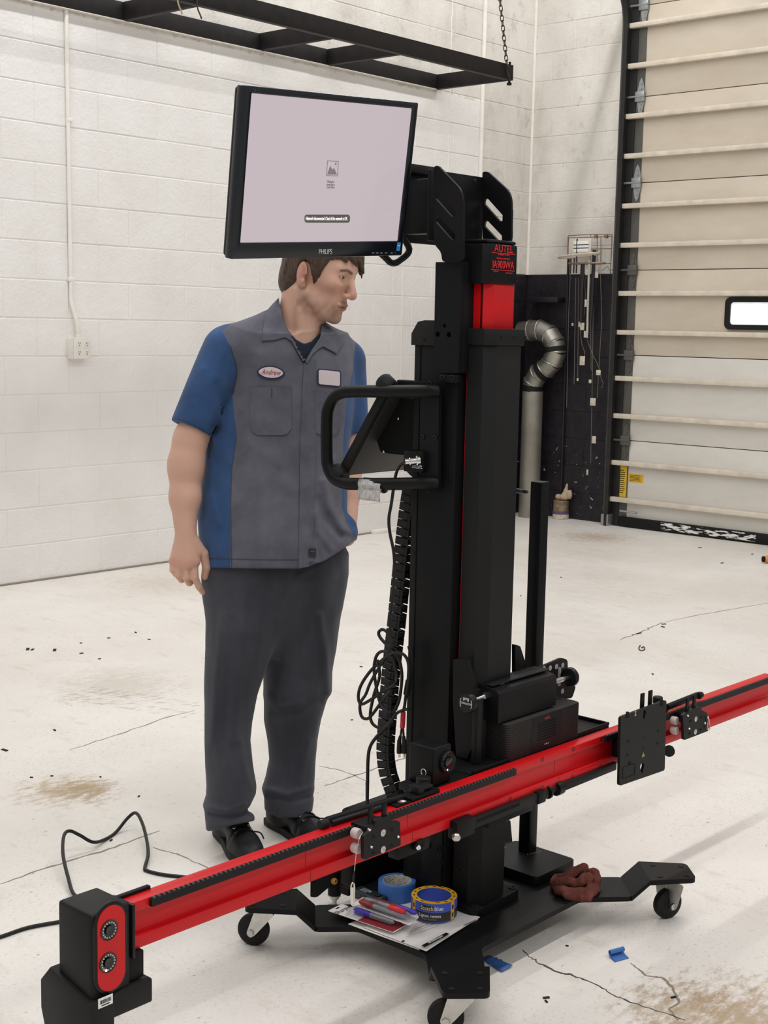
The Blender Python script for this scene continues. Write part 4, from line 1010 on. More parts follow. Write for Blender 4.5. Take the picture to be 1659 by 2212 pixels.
B().tube([Tp(.5, .13, -.03), (-2.12, 2.44, 1.2), (-2.05, 2.45, 1.2)], .022, 12).obj('cradle_arm', K, rig)
a = ony(850, 826, 2.36); c = ony(912, 829, 2.36); B().box(a.x, c.x + .01, 2.37, 2.395, a.z - .012, a.z + .006, .003).obj('cradle_bar', K, rig)
plate(B(), roundpoly([ony(x, y, 2.40) for x, y in ((818, 862), (905, 862), (905, 1000), (892, 985), (822, 978), (808, 930))], .01, 3), [], (0, .012, 0)).obj('cradle_plate', M['deep'], rig)
b = B()
for px, py in ((861.5, 904), (829.5, 975)): b.lathe(ony(px, py, 2.399), -YA, [(0, 0), (.0035, 0), (.003, .003), (0, .004)], 10)
b.obj('steel_pin', M['chrome'], rig)
# cable socket block with aviation plug
sa, sb_ = ony(876, 972, 2.345), ony(916, 1022, 2.345)
sk = B().box(sa.x, sb_.x, 2.338, 2.38, sb_.z, sa.z, .003).obj('socket_block', K, rig)
c = ony(905, 995, 2.338); B().lathe(c, (-.45, -.75, -.06), [(0, 0), (.0125, 0), (.0125, .006), (.0095, .008), (.0095, .022), (.008, .024), (.008, .034), (0, .034)], 20).obj('plug_collar', M['chrome'], sk)
b = B()
for px, py in ((898, 978), (908, 978), (898, 1014), (908, 1014)): screw(b, ony(px, py, 2.338), -YA, .0032, .0015)
b.obj('socket_screw', M['rubber'], sk)
text('IP NVT CXDW', .0052, ony(901, 1006.5, 2.3372), XA, ZA, M['whiteprint'], sk, 'printed_text', sx=.8); text('DC12V Input/Power', .0048, ony(901, 1010.5, 2.3372), XA, ZA, M['whiteprint'], sk, 'printed_text', sx=.75)

# --- cable drag chain down the back of the mast
cp_ = [(889, 1060), (880, 1120), (872, 1190), (864, 1270), (856, 1350), (848, 1420), (842, 1480), (838, 1540), (834, 1590), (833, 1630), (838, 1668), (850, 1705), (866, 1745)]
YC = 2.41
path = spline([ony(x, y, YC) for x, y in cp_], 30)
dist = [0.0]
for p, q_ in zip(path[:-1], path[1:]): dist.append(dist[-1] + (q_ - p).length)
step = .0203; dc = B().tube([p for p in path[::12]], .006, 6).obj('drag_chain', M['deep'], rig)
lk = None; k = 0; s_ = 0.0
while s_ < dist[-1]:
    while k < len(dist) - 2 and dist[k + 1] < s_: k += 1
    p = path[k]; d = (path[min(k + 3, len(path) - 1)] - path[max(k - 3, 0)]).normalized()
    if lk is None:
        b = B(); b.box(-.0195, .0195, -.0125, -.0095, -.0095, .0095, .0012, 1); b.box(-.0195, .0195, .0095, .0125, -.0095, .0095, .0012, 1)
        b.box(-.0185, -.0155, -.011, .011, -.006, .006, .0008, 1); b.box(.0155, .0185, -.011, .011, -.006, .006, .0008, 1); b.box(-.012, .012, -.0140, .0140, -.0075, .0075, .001, 1)
        lk = o = b.obj('chain_link', BP, dc)
    else: o = lk.copy(); COL.objects.link(o)
    y = YA; z = d; x = y.cross(z).normalized(); y = z.cross(x)
    mm = Matrix.Identity(4)
    for i in range(3): mm[i][0], mm[i][1], mm[i][2], mm[i][3] = x[i], y[i], z[i], p[i]
    o.matrix_basis = mm; s_ += step

# --- support post with its plate, rear shroud, levelling foot
sp = B().prism(roundpoly([(-2.03, 2.635, .082), (-1.845, 2.635, .082), (-1.845, 2.80, .082), (-2.03, 2.80, .082)], .014, 4), (0, 0, .022), .002).obj('post_plate', K, rig)
pc = onz(1139, 1838, .104)
po = B().box(pc.x - .017, pc.x + .017, pc.y - .017, pc.y + .017, .104, 1.045, .003).obj('support_post', K, rig)
B().box(pc.x + .005, pc.x + .0075, pc.y - .0176, pc.y - .016, .11, 1.04).obj('post_groove', M['deep'], po)
c = ony(1124, 1060, pc.y); B().torus((c.x, c.y - .01, c.z), (0, .2, 1), .022, .005, 22, 8).obj('post_ring', BP, po)
a = onz(1130, 1838, .104); B().torus((pc.x - .06, pc.y - .03, .1045), ZA, .010, .0012, 18, 5).obj('logo_ring', M['greyprint'], sp)
text('Autel', .02, (pc.x + .02, pc.y + .0, .1043), (.4, .9, 0), (-.9, .4, 0), mat('dull_print', '#5a5a58', .5), sp, 'logo_text')
B().box(-2.196, -2.06, 2.325, 2.63, ZL - TH, ZL, .003).obj('rear_shelf', K, rig)
B().box(-2.195, -2.145, 2.310, 2.66, ZL, .272, .012, 3).obj('rear_shroud', K, rig)
B().box(-2.15, -1.99, 2.60, 2.66, .08, .27, .006).obj('shroud_end', K, rig)
B().box(-1.99, -1.93, 2.372, 2.382, .10, .36, .002).obj('mast_foot_plate', K, rig)
b = B()
for px, py in ((925, 1826), (948, 1833), (954, 1862), (995, 1877)): screw(b, ony(px, py, 2.371), -YA, .0065, .003)
b.obj('foot_screw', M['deep'], rig)
g = onz(722, 1962, 0); gx, gy = g.x, g.y
lf = B().lathe((gx, gy, 0), ZA, [(0, 0), (.019, 0), (.019, .005), (.008, .009), (.006, .010), (.006, .024), (.011, .025), (.011, .031), (.016, .032), (.016, .036), (0, .036)], 20).obj('levelling_foot', M['zinc'], rig)
lc = B().cyl((gx, gy, .036), (gx, gy, .085), .0165, seg=18).box(gx - .012, gx + .012, gy - .018, gy + .012, .070, .112, .003).obj('foot_barrel', K, rig)
B().box(gx + .012, gx + .05, gy - .004, gy + .03, .045, .115, .004).obj('foot_bracket', K, rig)
dR = Vector((CR.x, CR.y, 0)).normalized(); e0 = Vector((gx, gy, .098)) - Vector((CF.x, CF.y, 0)).normalized() * .022; e1 = e0 - dR * .058 + Vector((0, 0, -.046))
side = Vector((CF.x, CF.y, 0)).normalized() * .012
v = [e0 + Vector((0, 0, .016)) + dR * .008, e0 + Vector((0, 0, -.020)) + dR * .004, e1 + Vector((0, 0, -.016)) + dR * .016, e1 + Vector((0, 0, -.016)), e1 + Vector((0, 0, .026)), e0 + Vector((0, 0, .016)) - dR * .02]
lv = B().prism(roundpoly(v, .004, 3), side, .002).obj('foot_lever', K, lc)
cm = Vector((CF.x, CF.y, 0)).normalized() * -1
B().lathe(e0 + cm * .001 + Vector((0, 0, .006)) - dR * .008, cm, [(0, 0), (.0045, 0), (.0045, .003), (.002, .003), (0, .001)], 12).obj('lever_pin', M['chrome'], lc)
B().lathe(e0 + cm * .001 + Vector((0, 0, -.018)), cm, [(0, 0), (.0085, 0), (.0085, .003), (.004, .004), (.002, .006), (0, .006)], 14).obj('lever_screw', M['brass'], lc)

# ------------------------------------------------------------------ soft shapes: distance fields meshed by surface nets
def nz3(P, seed=0, scale=1.0):
    """cheap smooth pseudo-noise in [-1,1]"""
    rs = np.random.RandomState(seed); out = 0
    for k in range(5):
        d = rs.normal(size=3); d /= np.linalg.norm(d); d2 = rs.normal(size=3); d2 /= np.linalg.norm(d2)
        out = out + np.sin(P @ d * scale + rs.uniform(0, 6) + 1.3 * np.sin(P @ d2 * scale * .7 + rs.uniform(0, 6)))
    return out / 5.0
def smin(a, b, k): h = np.clip(.5 + .5 * (b - a) / k, 0, 1); return b + (a - b) * h - k * h * (1 - h)
def smax(a, b, k): return -smin(-a, -b, k)
def cap(P, a, b, ra, rb):
    a, b = np.array(a, float), np.array(b, float); d = b - a; h = np.clip(((P - a) @ d) / max(d @ d, 1e-12), 0, 1)
    return np.linalg.norm(P - a - h[..., None] * d, axis=-1) - (ra + (rb - ra) * h)
def ell(P, c, r, Rm=None):
    q = P - np.array(c, float)
    if Rm is not None: q = q @ Rm
    r = np.array(r, float); k0 = np.linalg.norm(q / r, axis=-1); k1 = np.linalg.norm(q / (r * r), axis=-1)
    return k0 * (k0 - 1) / np.maximum(k1, 1e-9)
def rbox(P, c, hs, rd, Rm=None):
    q = P - np.array(c, float)
    if Rm is not None: q = q @ Rm
    q = np.abs(q) - (np.array(hs, float) - rd); return np.linalg.norm(np.maximum(q, 0), axis=-1) + np.minimum(q.max(-1), 0) - rd
def surface_nets(f, lo, hi, h, coarse=4):
    """mesh of f = 0 inside the box; evaluates finely only near the surface"""
    lo, hi = np.array(lo, float), np.array(hi, float); n = np.ceil((hi - lo) / (h * coarse)).astype(int) * coarse + 1
    ax = [lo[i] + h * np.arange(n[i]) for i in range(3)]
    cs = [a[::coarse] for a in ax]; G = np.stack(np.meshgrid(*cs, indexing='ij'), -1).reshape(-1, 3)
    dc = np.concatenate([f(G[i:i + 200000]) for i in range(0, len(G), 200000)]).reshape([len(c) for c in cs])
    near = np.abs(dc) < h * coarse * 2.4
    nb = near[:-1, :-1, :-1].copy()
    for a in (0, 1):
        for b in (0, 1):
            for c in (0, 1): nb |= near[a:near.shape[0] - 1 + a, b:near.shape[1] - 1 + b, c:near.shape[2] - 1 + c]
    D = np.where(np.kron(dc[:-1, :-1, :-1] > 0, np.ones((coarse,) * 3, bool)), 1.0, -1.0)
    D = np.pad(D, ((0, 1),) * 3, mode='edge')
    mk = np.pad(np.kron(nb, np.ones((coarse,) * 3, bool)), ((0, 1),) * 3)
    for a in range(3): mk |= np.roll(mk, 1, a)
    ix = np.argwhere(mk); P = np.stack([ax[i][ix[:, i]] for i in range(3)], -1)
    D[mk] = np.concatenate([f(P[i:i + 200000]) for i in range(0, len(P), 200000)])
    S = D < 0; c8 = [S[a:S.shape[0] - 1 + a, b:S.shape[1] - 1 + b, c:S.shape[2] - 1 + c] for a in (0, 1) for b in (0, 1) for c in (0, 1)]
    cnt = sum(x.astype(np.int8) for x in c8); cell = (cnt > 0) & (cnt < 8); ci = np.argwhere(cell); idx = -np.ones(cell.shape, int); idx[cell] = np.arange(len(ci))
    cv = np.stack([D[ci[:, 0] + a, ci[:, 1] + b, ci[:, 2] + c] for a in (0, 1) for b in (0, 1) for c in (0, 1)], -1)
    off = np.array([(a, b, c) for a in (0, 1) for b in (0, 1) for c in (0, 1)], float); acc = np.zeros((len(ci), 3)); w_ = np.zeros(len(ci))
    for i in range(8):
        for j in range(i + 1, 8):
            if np.abs(off[i] - off[j]).sum() != 1: continue
            s_ = (cv[:, i] < 0) != (cv[:, j] < 0); t = np.where(s_, cv[:, i] / np.where(s_, cv[:, i] - cv[:, j], 1), 0)
            acc += np.where(s_[:, None], off[i] + (off[j] - off[i]) * t[:, None], 0); w_ += s_
    V = lo + h * (ci + acc / np.maximum(w_, 1)[:, None]); F = []
    for a in range(3):
        b, c = (a + 1) % 3, (a + 2) % 3; sl0 = [slice(None)] * 3; sl1 = [slice(None)] * 3; sl0[a] = slice(0, -1); sl1[a] = slice(1, None)
        e = S[tuple(sl0)] != S[tuple(sl1)]; E = np.argwhere(e)
        ok = (E[:, b] > 0) & (E[:, c] > 0) & (E[:, b] < idx.shape[b]) & (E[:, c] < idx.shape[c]) & (E[:, a] < idx.shape[a]); E = E[ok]
        flip = S[tuple(E.T)]; q = []
        for db, dc_ in ((1, 1), (0, 1), (0, 0), (1, 0)):
            k = E.copy(); k[:, b] -= db; k[:, c] -= dc_; q.append(idx[tuple(k.T)])
        Q = np.stack(q, -1); Q[~flip] = Q[~flip][:, ::-1]; F.append(Q[(Q >= 0).all(1)])
    return V, np.concatenate(F)
def raw_obj(name, V, F, m, parent=None, smooth=True):
    me = bpy.data.meshes.new(name); me.vertices.add(len(V)); me.vertices.foreach_set('co', np.asarray(V, np.float32).ravel())
    k = F.shape[1]; me.loops.add(len(F) * k); me.loops.foreach_set('vertex_index', F.astype(np.int32).ravel())
    me.polygons.add(len(F)); me.polygons.foreach_set('loop_start', np.arange(0, len(F) * k, k, dtype=np.int32)); me.update(calc_edges=True)
    me.polygons.foreach_set('use_smooth', np.full(len(F), smooth)); me.materials.append(m); me.validate()
    o = bpy.data.objects.new(name, me); COL.objects.link(o)
    if parent is not None: attach(o, parent)
    return o
def vcol(o, name, vals):
    a = o.data.attributes.new(name, 'FLOAT_COLOR', 'POINT'); v = np.ones((len(vals), 4), np.float32); v[:, :vals.shape[1]] = vals; a.data.foreach_set('color', v.ravel())
def vflt(o, name, vals):
    a = o.data.attributes.new(name, 'FLOAT', 'POINT'); a.data.foreach_set('value', np.asarray(vals, np.float32))

# ------------------------------------------------------------------ things lying on the base of the stand
ZP = ZL + .0002
M['paper'] = mat('white_paper', '#dedad6', .6, var=.03)
M['print'] = mat('grey_type', '#77737a', .7)
def sheet(pxs, z, th, name='paper_sheet', sag=.004):
    p = [onz(x, y, z) for x, y in pxs]; b = B(); n = 8; vv = []
    for i in range(n + 1):
        for j in range(n + 1):
            u, v = i / n, j / n; q = p[0] * (1 - u) * (1 - v) + p[1] * u * (1 - v) + p[2] * u * v + p[3] * (1 - u) * v
            vv.append(q + Vector((0, 0, sag * .5 * (math.sin(5 * u + 3 * v) * .4 + .5) * (u * (1 - v) + .2))))
    f = [(i * (n + 1) + j, (i + 1) * (n + 1) + j, (i + 1) * (n + 1) + j + 1, i * (n + 1) + j + 1) for i in range(n) for j in range(n)]
    m_ = len(vv); b._add(vv + [q - Vector((0, 0, th)) for q in vv], f + [tuple(m_ + k for k in q[::-1]) for q in f] +
           [(j * (n + 1), (j + 1) * (n + 1), m_ + (j + 1) * (n + 1), m_ + j * (n + 1)) for j in range(n)] + [(j * (n + 1) + n, m_ + j * (n + 1) + n, m_ + (j + 1) * (n + 1) + n, (j + 1) * (n + 1) + n) for j in range(n)] +
           [(j, m_ + j, m_ + j + 1, j + 1) for j in range(n)] + [(n * (n + 1) + j, n * (n + 1) + j + 1, m_ + n * (n + 1) + j + 1, m_ + n * (n + 1) + j) for j in range(n)])
    return b.obj(name, M['paper']), p
s1, _ = sheet([(880, 1942), (1033, 1986), (905, 2052), (752, 1996)], ZP + .0012, .0008)
tag(s1, 'white paper leaflet on the base, lowest of the two under the tape rolls', 'paper', 'papers on the base')
s2, pp = sheet([(888, 1938), (1037, 1981), (921, 2055), (786, 2003)], ZP + .0040, .0008, sag=.005)
tag(s2, 'printed white leaflet with a black title bar, upper of the two on the base', 'paper', 'papers on the base')
pr = B(); zq = ZP + .0088
def pline(b, x0, y0, x1, y1, wd, z=None):
    z = zq if z is None else z; a, c = onz(x0, y0, z), onz(x1, y1, z); d = (c - a).normalized(); q = Vector((-d.y, d.x, 0)) * wd / 2
    b.prism([a - q, c - q, c + q, a + q], (0, 0, .0003))
for k in range(6): pline(pr, 878 + 6 * k * .6, 2024 - 5.2 * k, 948 + 3 * k - (k % 3) * 9, 1999 - 4.6 * k, .0011)
pr.obj('printed_line', M['print'], s2)
tb = B(); pline(tb, 914, 2044, 967, 2016, .0095); tb = tb.obj('title_bar', M['deep'], s2)
a, c = onz(916, 2043, zq), onz(965, 2017, zq); text('DIRECTIONS Planning Guide', .0075, (a + c) / 2 + Vector((0, 0, .0008)), c - a, ZA.cross(c - a), M['whiteprint'], tb, 'title_text', sx=.55)
b = B(); pline(b, 868, 2034, 873.5, 2031.5, .004, ZP + .006); b.obj('corner_mark', M['deep'], s1)
b = B(); pline(b, 1003, 1998, 1028, 1987, .004); b.obj('printed_word', M['print'], s2)

def tape_roll(name, cpx, r, h, label, mats, r_in, zb):
    c = onz(cpx[0], cpx[1], zb); t = thing(name, label, 'tape', c)
    return t, c
M['bluetape'] = mat('blue_masking_tape', '#3767ab', .6, var=.08, vscale=60)
t, c = tape_roll('tape_roll', (857, 1941), .043, .05, 'plain blue masking tape roll with a printed white core, behind the banded roll', None, .03, ZP)
tz = .0455; r1, ri = .0440, .0325
B().lathe(c, ZA, [(ri + .0015, 0), (r1, 0), (r1 + .0003, .001), (r1 + .0003, tz - .001), (r1 - .0004, tz), (ri + .0015, tz)], 48, True).obj('tape', M['bluetape'], t)
q = NT('printed_core'); P = q.objc(); f = q.noise(q.mapv(q.pos(), (1, 1, 2.2)), 210, 3, .7)
q.base(q.ramp(f, [(.56, lin('#d5d2c9')), (.60, lin('#3a3a36'))])); q.set(.6)
B().lathe(c, ZA, [(ri, .001), (ri + .0015, .001), (ri + .0015, tz - .0005), (ri, tz - .0005)], 48, True).obj('core', q.m, t)
t, c = tape_roll('tape_roll', (937, 1972), .052, .05, 'blue masking tape roll with yellow and black label band standing on the leaflet', None, .035, ZP + .0095)
r2, ri2, tz = .0525, .0385, .043
bodyo = B().lathe(c, ZA, [(ri2, 0), (r2, 0), (r2, tz), (ri2, tz)], 56, True).obj('tape', mat('bright_blue_tape', '#3f54b0', .5), t)
M['tapeyel'] = mat('yellow_label', '#d9a21a', .5); M['tapeblk'] = mat('black_label', '#26262a', .45); M['tapeblue'] = mat('blue_label', '#4256b8', .45)
def bandarc(a0, a1, z0, z1, m, nm, parent, rr=.0003, n=26):
    b = B(); vv = []
    for i in range(n + 1):
        a = a0 + (a1 - a0) * i / n
        for (r, z) in ((r2 + rr, z0), (r2 + rr, z1), (r2, z1), (r2, z0)): vv.append(c + Vector((r * math.cos(a), r * math.sin(a), z)))
    f = [(i * 4 + k, i * 4 + (k + 1) % 4, i * 4 + 4 + (k + 1) % 4, i * 4 + 4 + k) for i in range(n) for k in range(4)]
    b._add(vv, f + [(0, 1, 2, 3), (n * 4 + 3, n * 4 + 2, n * 4 + 1, n * 4)]); return b.obj(nm, m, parent)
af = math.atan2(-(c.y), -(c.x))                                # towards the viewer
lb = bandarc(af - 1.5, af + 1.5, .001, .0225, M['tapeblk'], 'black_band', t)
lu = bandarc(af - 1.5, af + 1.5, .0225, tz - .0005, M['tapeblue'], 'blue_band', t)
B().lathe(c + ZA * (tz + .0001), ZA, [(ri2 + .001, 0), (r2 - .0005, 0), (r2 - .0005, .0005), (ri2 + .001, .0005)], 56, True).obj('top_label', M['tapeyel'], t)
for a in (-1.02, .92): bandarc(af + a - .11, af + a + .11, .001, tz, M['tapeyel'], 'yellow_strap', t, .0008, 8)
for a in (-1.02, .92):
    for z in (.012, .030): bandarc(af + a - .055, af + a + .055, z - .005, z + .005, M['tapeblk'], 'strap_mark', t, .0011, 4)
b = B()
for k in range(14):
    a = af + PI + (k - 7) * .42; b.box(-.004, .004, -.0016, .0016, 0, .0003, M=Matrix.Translation(c + Vector(((r2 + ri2) / 2 * math.cos(a), (r2 + ri2) / 2 * math.sin(a), tz + .0007))) @ Matrix.Rotation(a + PI / 2, 4, 'Z'))
b.obj('label_print', mat('brown_print', '#4a350f', .6), t).__setitem__('kind', 'stuff')
def arc_text(body, size, a_c, z, m, parent, nm, sx=1.0, extra=.0006):
    o = text(body, size, (0, 0, 0), XA, YA, m, parent, nm, sx=sx); o.parent = None; me = o.data
    for v in me.vertices:
        a = af + a_c + v.co.x / r2; rr = r2 + extra + v.co.z * .3; zz = z + v.co.y; v.co = c + Vector((rr * math.cos(a), rr * math.sin(a), zz))
    attach(o, parent)
bandarc(af - .62, af - .02, .0262, .0385, M['tapeblk'], 'logo_box', lu, .0005, 10)
arc_text('Scotch', .0135, -.31, .0315, mat('yellow_print', '#e8d9a0', .5), lu, 'logo_text', .82); arc_text('blue', .0145, .22, .0320, M['whiteprint'], lu, 'logo_text', .85)
arc_text('Lignes nettes', .0105, -.18, .0145, M['whiteprint'], lb, 'label_text', .95); arc_text('Ruban de peintre', .0050, -.2, .0068, M['greyprint'], lb, 'label_text', .95)

# marker blister packs
M['card'] = mat('white_card', '#e6e2e0', .5); M['cardred'] = mat('red_card', '#8e2328', .45); M['purple'] = mat('violet_blue_cap', '#3f34a6', .35); M['redcap'] = mat('red_cap', '#c01f2a', .35); M['greybarrel'] = mat('grey_barrel', '#85858c', .4)
gm = NT('clear_blister'); gm.base((1, 1, 1, 1)); gm.set(.08, 0, .5); gm.b.inputs['Transmission Weight'].default_value = 1.0; gm.b.inputs['IOR'].default_value = 1.12
def marker(b_, a, c, r, m):
    d = (c - a).normalized(); Ln = (c - a).length; return b_.lathe(a, d, [(0, 0), (r * .8, 0), (r, .003), (r, Ln * .5), (r * .95, Ln - .006), (r * .55, Ln - .001), (0, Ln)], 14)
def pack(pxs, z0, redf, label, lifts, caps, rv=(.01, .99), ru=.985):
    P0 = [onz(x, y, z0 + l) for (x, y), l in zip(pxs, lifts)]      # near-left, far-left, far-right, near-right
    t = thing('marker_pack', label, 'marker pack', sum(P0, Vector()) / 4, 'marker packs on the leaflets')
    A_, Bq, C_, D_ = P0; nrm = (D_ - A_).cross(Bq - A_).normalized(); nrm = nrm if nrm.z > 0 else -nrm
    B().prism(roundpoly([A_, Bq, C_, D_], .004, 3), nrm * .0007).obj('card', M['card'], t)
    at_ = lambda u, v, w: A_ + (D_ - A_) * u + (Bq - A_) * v + nrm * w
    B().prism([at_(redf, rv[0], .0008), at_(redf, rv[1], .0008), at_(ru, rv[1], .0008), at_(ru, rv[0], .0008)], nrm * .0003).obj('red_panel', M['cardred'], t)
    for v, m1, m2, u0 in caps:
        mk = marker(B(), at_(u0 + .24, v, .009), at_(.90, v, .009), .0058, None).obj('marker_barrel', M['greybarrel'] if m2 is None else m2, t)
        marker(B(), at_(u0 + .26, v, .009), at_(u0, v, .009), .0064, None).obj('marker_cap', m1, t)
    b = B(); vv = [at_(u, v, w) for w, k in ((.001, 0), (.017, .035)) for u, v in ((.24 + k, .08 + k), (.97 - k, .08 + k), (.97 - k, .92 - k), (.24 + k, .92 - k))]
    vs, fs = b._add(vv, [(4, 5, 6, 7), (0, 1, 5, 4), (1, 2, 6, 5), (2, 3, 7, 6), (3, 0, 4, 7)]); bmesh.ops.bevel(b.bm, geom=[e for e in b.bm.edges if not e.is_boundary], offset=.004, segments=2, profile=.5, affect='EDGES')
    b.obj('clear_blister', gm.m, t); return t, at_, nrm
t, at_, nrm = pack([(708, 1968), (738, 1953), (874, 2001), (850, 2015)], ZP + .013, .46, 'marker pack with a white card corner and violet-blue capped pen, front one', (0, 0, 0, 0), [(.52, M['purple'], None, .30)])
text('Sharpie', .020, at_(.13, .45, .0009), at_(.13, 1, 0) - at_(.13, 0, 0), -(at_(1, .5, 0) - at_(0, .5, 0)), M['deep'], t, 'card_text', sx=.85, shear=.3)
b = B(); b.prism([at_(.03, .40, .0008), at_(.03, .62, .0008), at_(.055, .62, .0008), at_(.055, .40, .0008)], nrm * .0003); b.obj('hang_slot', M['deep'], t)
t, at_, nrm = pack([(757, 1955), (785, 1938), (905, 1982), (885, 1999)], ZP + .030, .02, 'marker pack with grey, red-capped and blue pens, leaning behind the front one', (-.004, .004, 0, 0), [(.28, M['cardred'], None, .1), (.62, M['greybarrel'], mat('clear_grey_barrel', '#a9a6ad', .35), .12)], (.5, .98), .72)
marker(B(), at_(.60, .40, .017), at_(.86, .40, .017), .0075, None).obj('marker_cap', M['redcap'], t); marker(B(), at_(.66, .72, .014), at_(.97, .72, .014), .0066, None).obj('marker_cap', M['purple'], t)
# little black measuring device
a, c = onz(770, 1925, ZP + .012), onz(828, 1950, ZP + .012); d = (c - a).normalized(); n_ = Vector((-d.y, d.x, 0)); mm = Matrix.Identity(4)
for i in range(3): mm[i][0], mm[i][1], mm[i][2], mm[i][3] = d[i], n_[i], ZA[i], ((a + c) / 2)[i]
t = thing('hand_device', 'small black hand-held device with a pale label, beside the plain blue tape roll', 'device', (a + c) / 2 - Vector((0, 0, .012)))
hl = (c - a).length / 2; B().box(-hl, hl, -.016, .016, -.011, .011, .004, 3, M=mm).obj('body', mat('blue_black_plastic', '#1a2226', .45), t)
B().box(-hl * .62, -hl * .1, -.009, .009, .011, .0116, .0004, 1, M=mm).obj('display', mat('grey_display', '#6d7478', .3), t)
B().box(hl * .45, hl * .75, -.006, .006, .011, .0145, .001, M=mm).obj('button', M['rubber'], t)
text('P', .010, mm @ Vector((-hl * .0, 0, .0119)), d, n_, M['whiteprint'], t, 'printed_text')
# lanyard with swivel hook hanging from the left slider
t = thing('lanyard', 'thin steel lanyard with a swivel clip hanging from the left slider plate', 'lanyard', onx(763, 1955, -1.705))
Xl = -1.706
B().tube([onx(784, 1797, Xl), onx(776, 1812, Xl + .004), onx(770, 1840, Xl + .004), onx(766, 1875, Xl), onx(765, 1890, Xl)], .0007, 6, smooth=5).obj('wire', M['zinc'], t)
B().tube([onx(765, 1882, Xl), onx(763.5, 1895, Xl), onx(763, 1909, Xl)], .0026, 8, rs=lambda s: .0012 + .0016 * math.sin(PI * s)).obj('sleeve', M['rubber'], t)
b = B(); b.tube([onx(763, 1906, Xl), onx(759, 1912, Xl), onx(758.5, 1935, Xl), onx(760, 1953, Xl), onx(763, 1955, Xl), onx(764.5, 1945, Xl), onx(765.5, 1915, Xl), onx(763, 1906, Xl)], .0014, 8, smooth=4)
b.cyl(onx(761, 1916, Xl + .001), onx(760.5, 1952, Xl + .001), .0028, seg=10); b.obj('clip', M['chrome'], t)

# crumpled rust-coloured rag
rc = onz(1245, 1925, ZL); rr_ = Vector((CR.x, CR.y, 0)).normalized(); rf_ = Vector((CF.x, CF.y, 0)).normalized()
def rp(u, v, z): q = rc + rr_ * u + rf_ * v; return (q.x, q.y, ZL + z)
rag_s = [((-.045, -.03, .012), (.0, -.045, .016), .013), ((.0, -.045, .016), (.028, -.02, .012), .012), ((-.04, .0, .02), (.01, -.02, .034), .014), ((.01, -.02, .034), (.035, .02, .024), .013),
         ((-.035, .03, .018), (.0, .045, .028), .014), ((.0, .045, .028), (.045, .045, .03), .013), ((.045, .045, .03), (.05, .02, .016), .012), ((-.02, .01, .03), (.02, .035, .042), .012),
         ((-.05, .01, .012), (-.045, .04, .012), .012), ((-.03, -.05, .008), (.02, -.06, .007), .009), ((.02, -.05, .010), (.04, .0, .010), .010)]
def rag_f(P):
    Q = P + .0065 * np.stack([nz3(P, 3, 90), nz3(P, 4, 90), nz3(P, 5, 90)], -1); d = np.full(len(P), 1.0)
    for a, b_, r in rag_s: d = smin(d, cap(Q, rp(*a), rp(*b_), r, r * .9), .006)
    d = smin(d, rbox(Q, rp(0, 0, .006), (.042, .045, .007), .006), .008)
    d = d + .0062 * np.abs(nz3(P, 8, 130)) - .0022 + .0009 * nz3(P, 9, 420)
    return np.maximum(d, (ZL + .0006) - P[:, 2])
V, F_ = surface_nets(rag_f, (rc.x - .09, rc.y - .09, ZL - .004), (rc.x + .09, rc.y + .09, ZL + .07), .0019)
tag(raw_obj('rag', V, F_, mat('rust_cloth', '#62372f', .9, 0, .15, .2, 40, .5, 700)), 'crumpled rust-brown cloth rag dropped on the right arm of the base', 'rag')

# two scraps of blue tape on the floor
p = [onz(x, y, .002) for x, y in ((1036, 2069), (1058, 2063), (1107, 2088), (1084, 2101))]
b = B(); vv = []; n = 10
for i in range(n + 1):
    u = i / n
    for v in (0, 1):
        q = (p[0] * (1 - u) + p[3] * u) * (1 - v) + (p[1] * (1 - u) + p[2] * u) * v; vv.append(q + Vector((0, 0, .004 * math.exp(-((u - .32) / .05) ** 2) + .003 * math.exp(-((u - .5) / .05) ** 2) + .004 * u * u)) + (random.uniform(-.002, .002) * (p[3] - p[0]).normalized() if i in (0, n) else Vector()))
b._add(vv, [(2 * i, 2 * i + 1, 2 * i + 3, 2 * i + 2) for i in range(n)], True)
o = b.obj('tape_scrap', M['bluetape']); md = o.modifiers.new('s', 'SOLIDIFY'); md.thickness = .0006; tag(o, 'flat torn strip of blue masking tape on the floor beside the base', 'tape scrap')
a, c = onz(1318, 2070, .0), onz(1352, 2065, .0); d = (c - a).normalized(); q_ = Vector((-d.y, d.x, 0)); b = B(); vv = []
prof = [(-.022, .001), (-.012, .0015), (-.002, .002), (.007, .006), (.010, .012), (.006, .017), (-.001, .016), (-.003, .011), (.001, .007)]
for i in range(7):
    u = i / 6
    for (s_, z) in prof: vv.append(a.lerp(c, u) + q_ * (s_ + (.008 * u)) + Vector((0, 0, z)))
k = len(prof); b._add(vv, [(i * k + j, i * k + j + 1, (i + 1) * k + j + 1, (i + 1) * k + j) for i in range(6) for j in range(k - 1)], True)
o = b.obj('tape_scrap', M['bluetape']); md = o.modifiers.new('s', 'SOLIDIFY'); md.thickness = .0006; tag(o, 'curled scrap of blue masking tape on the floor near the crack', 'tape scrap')

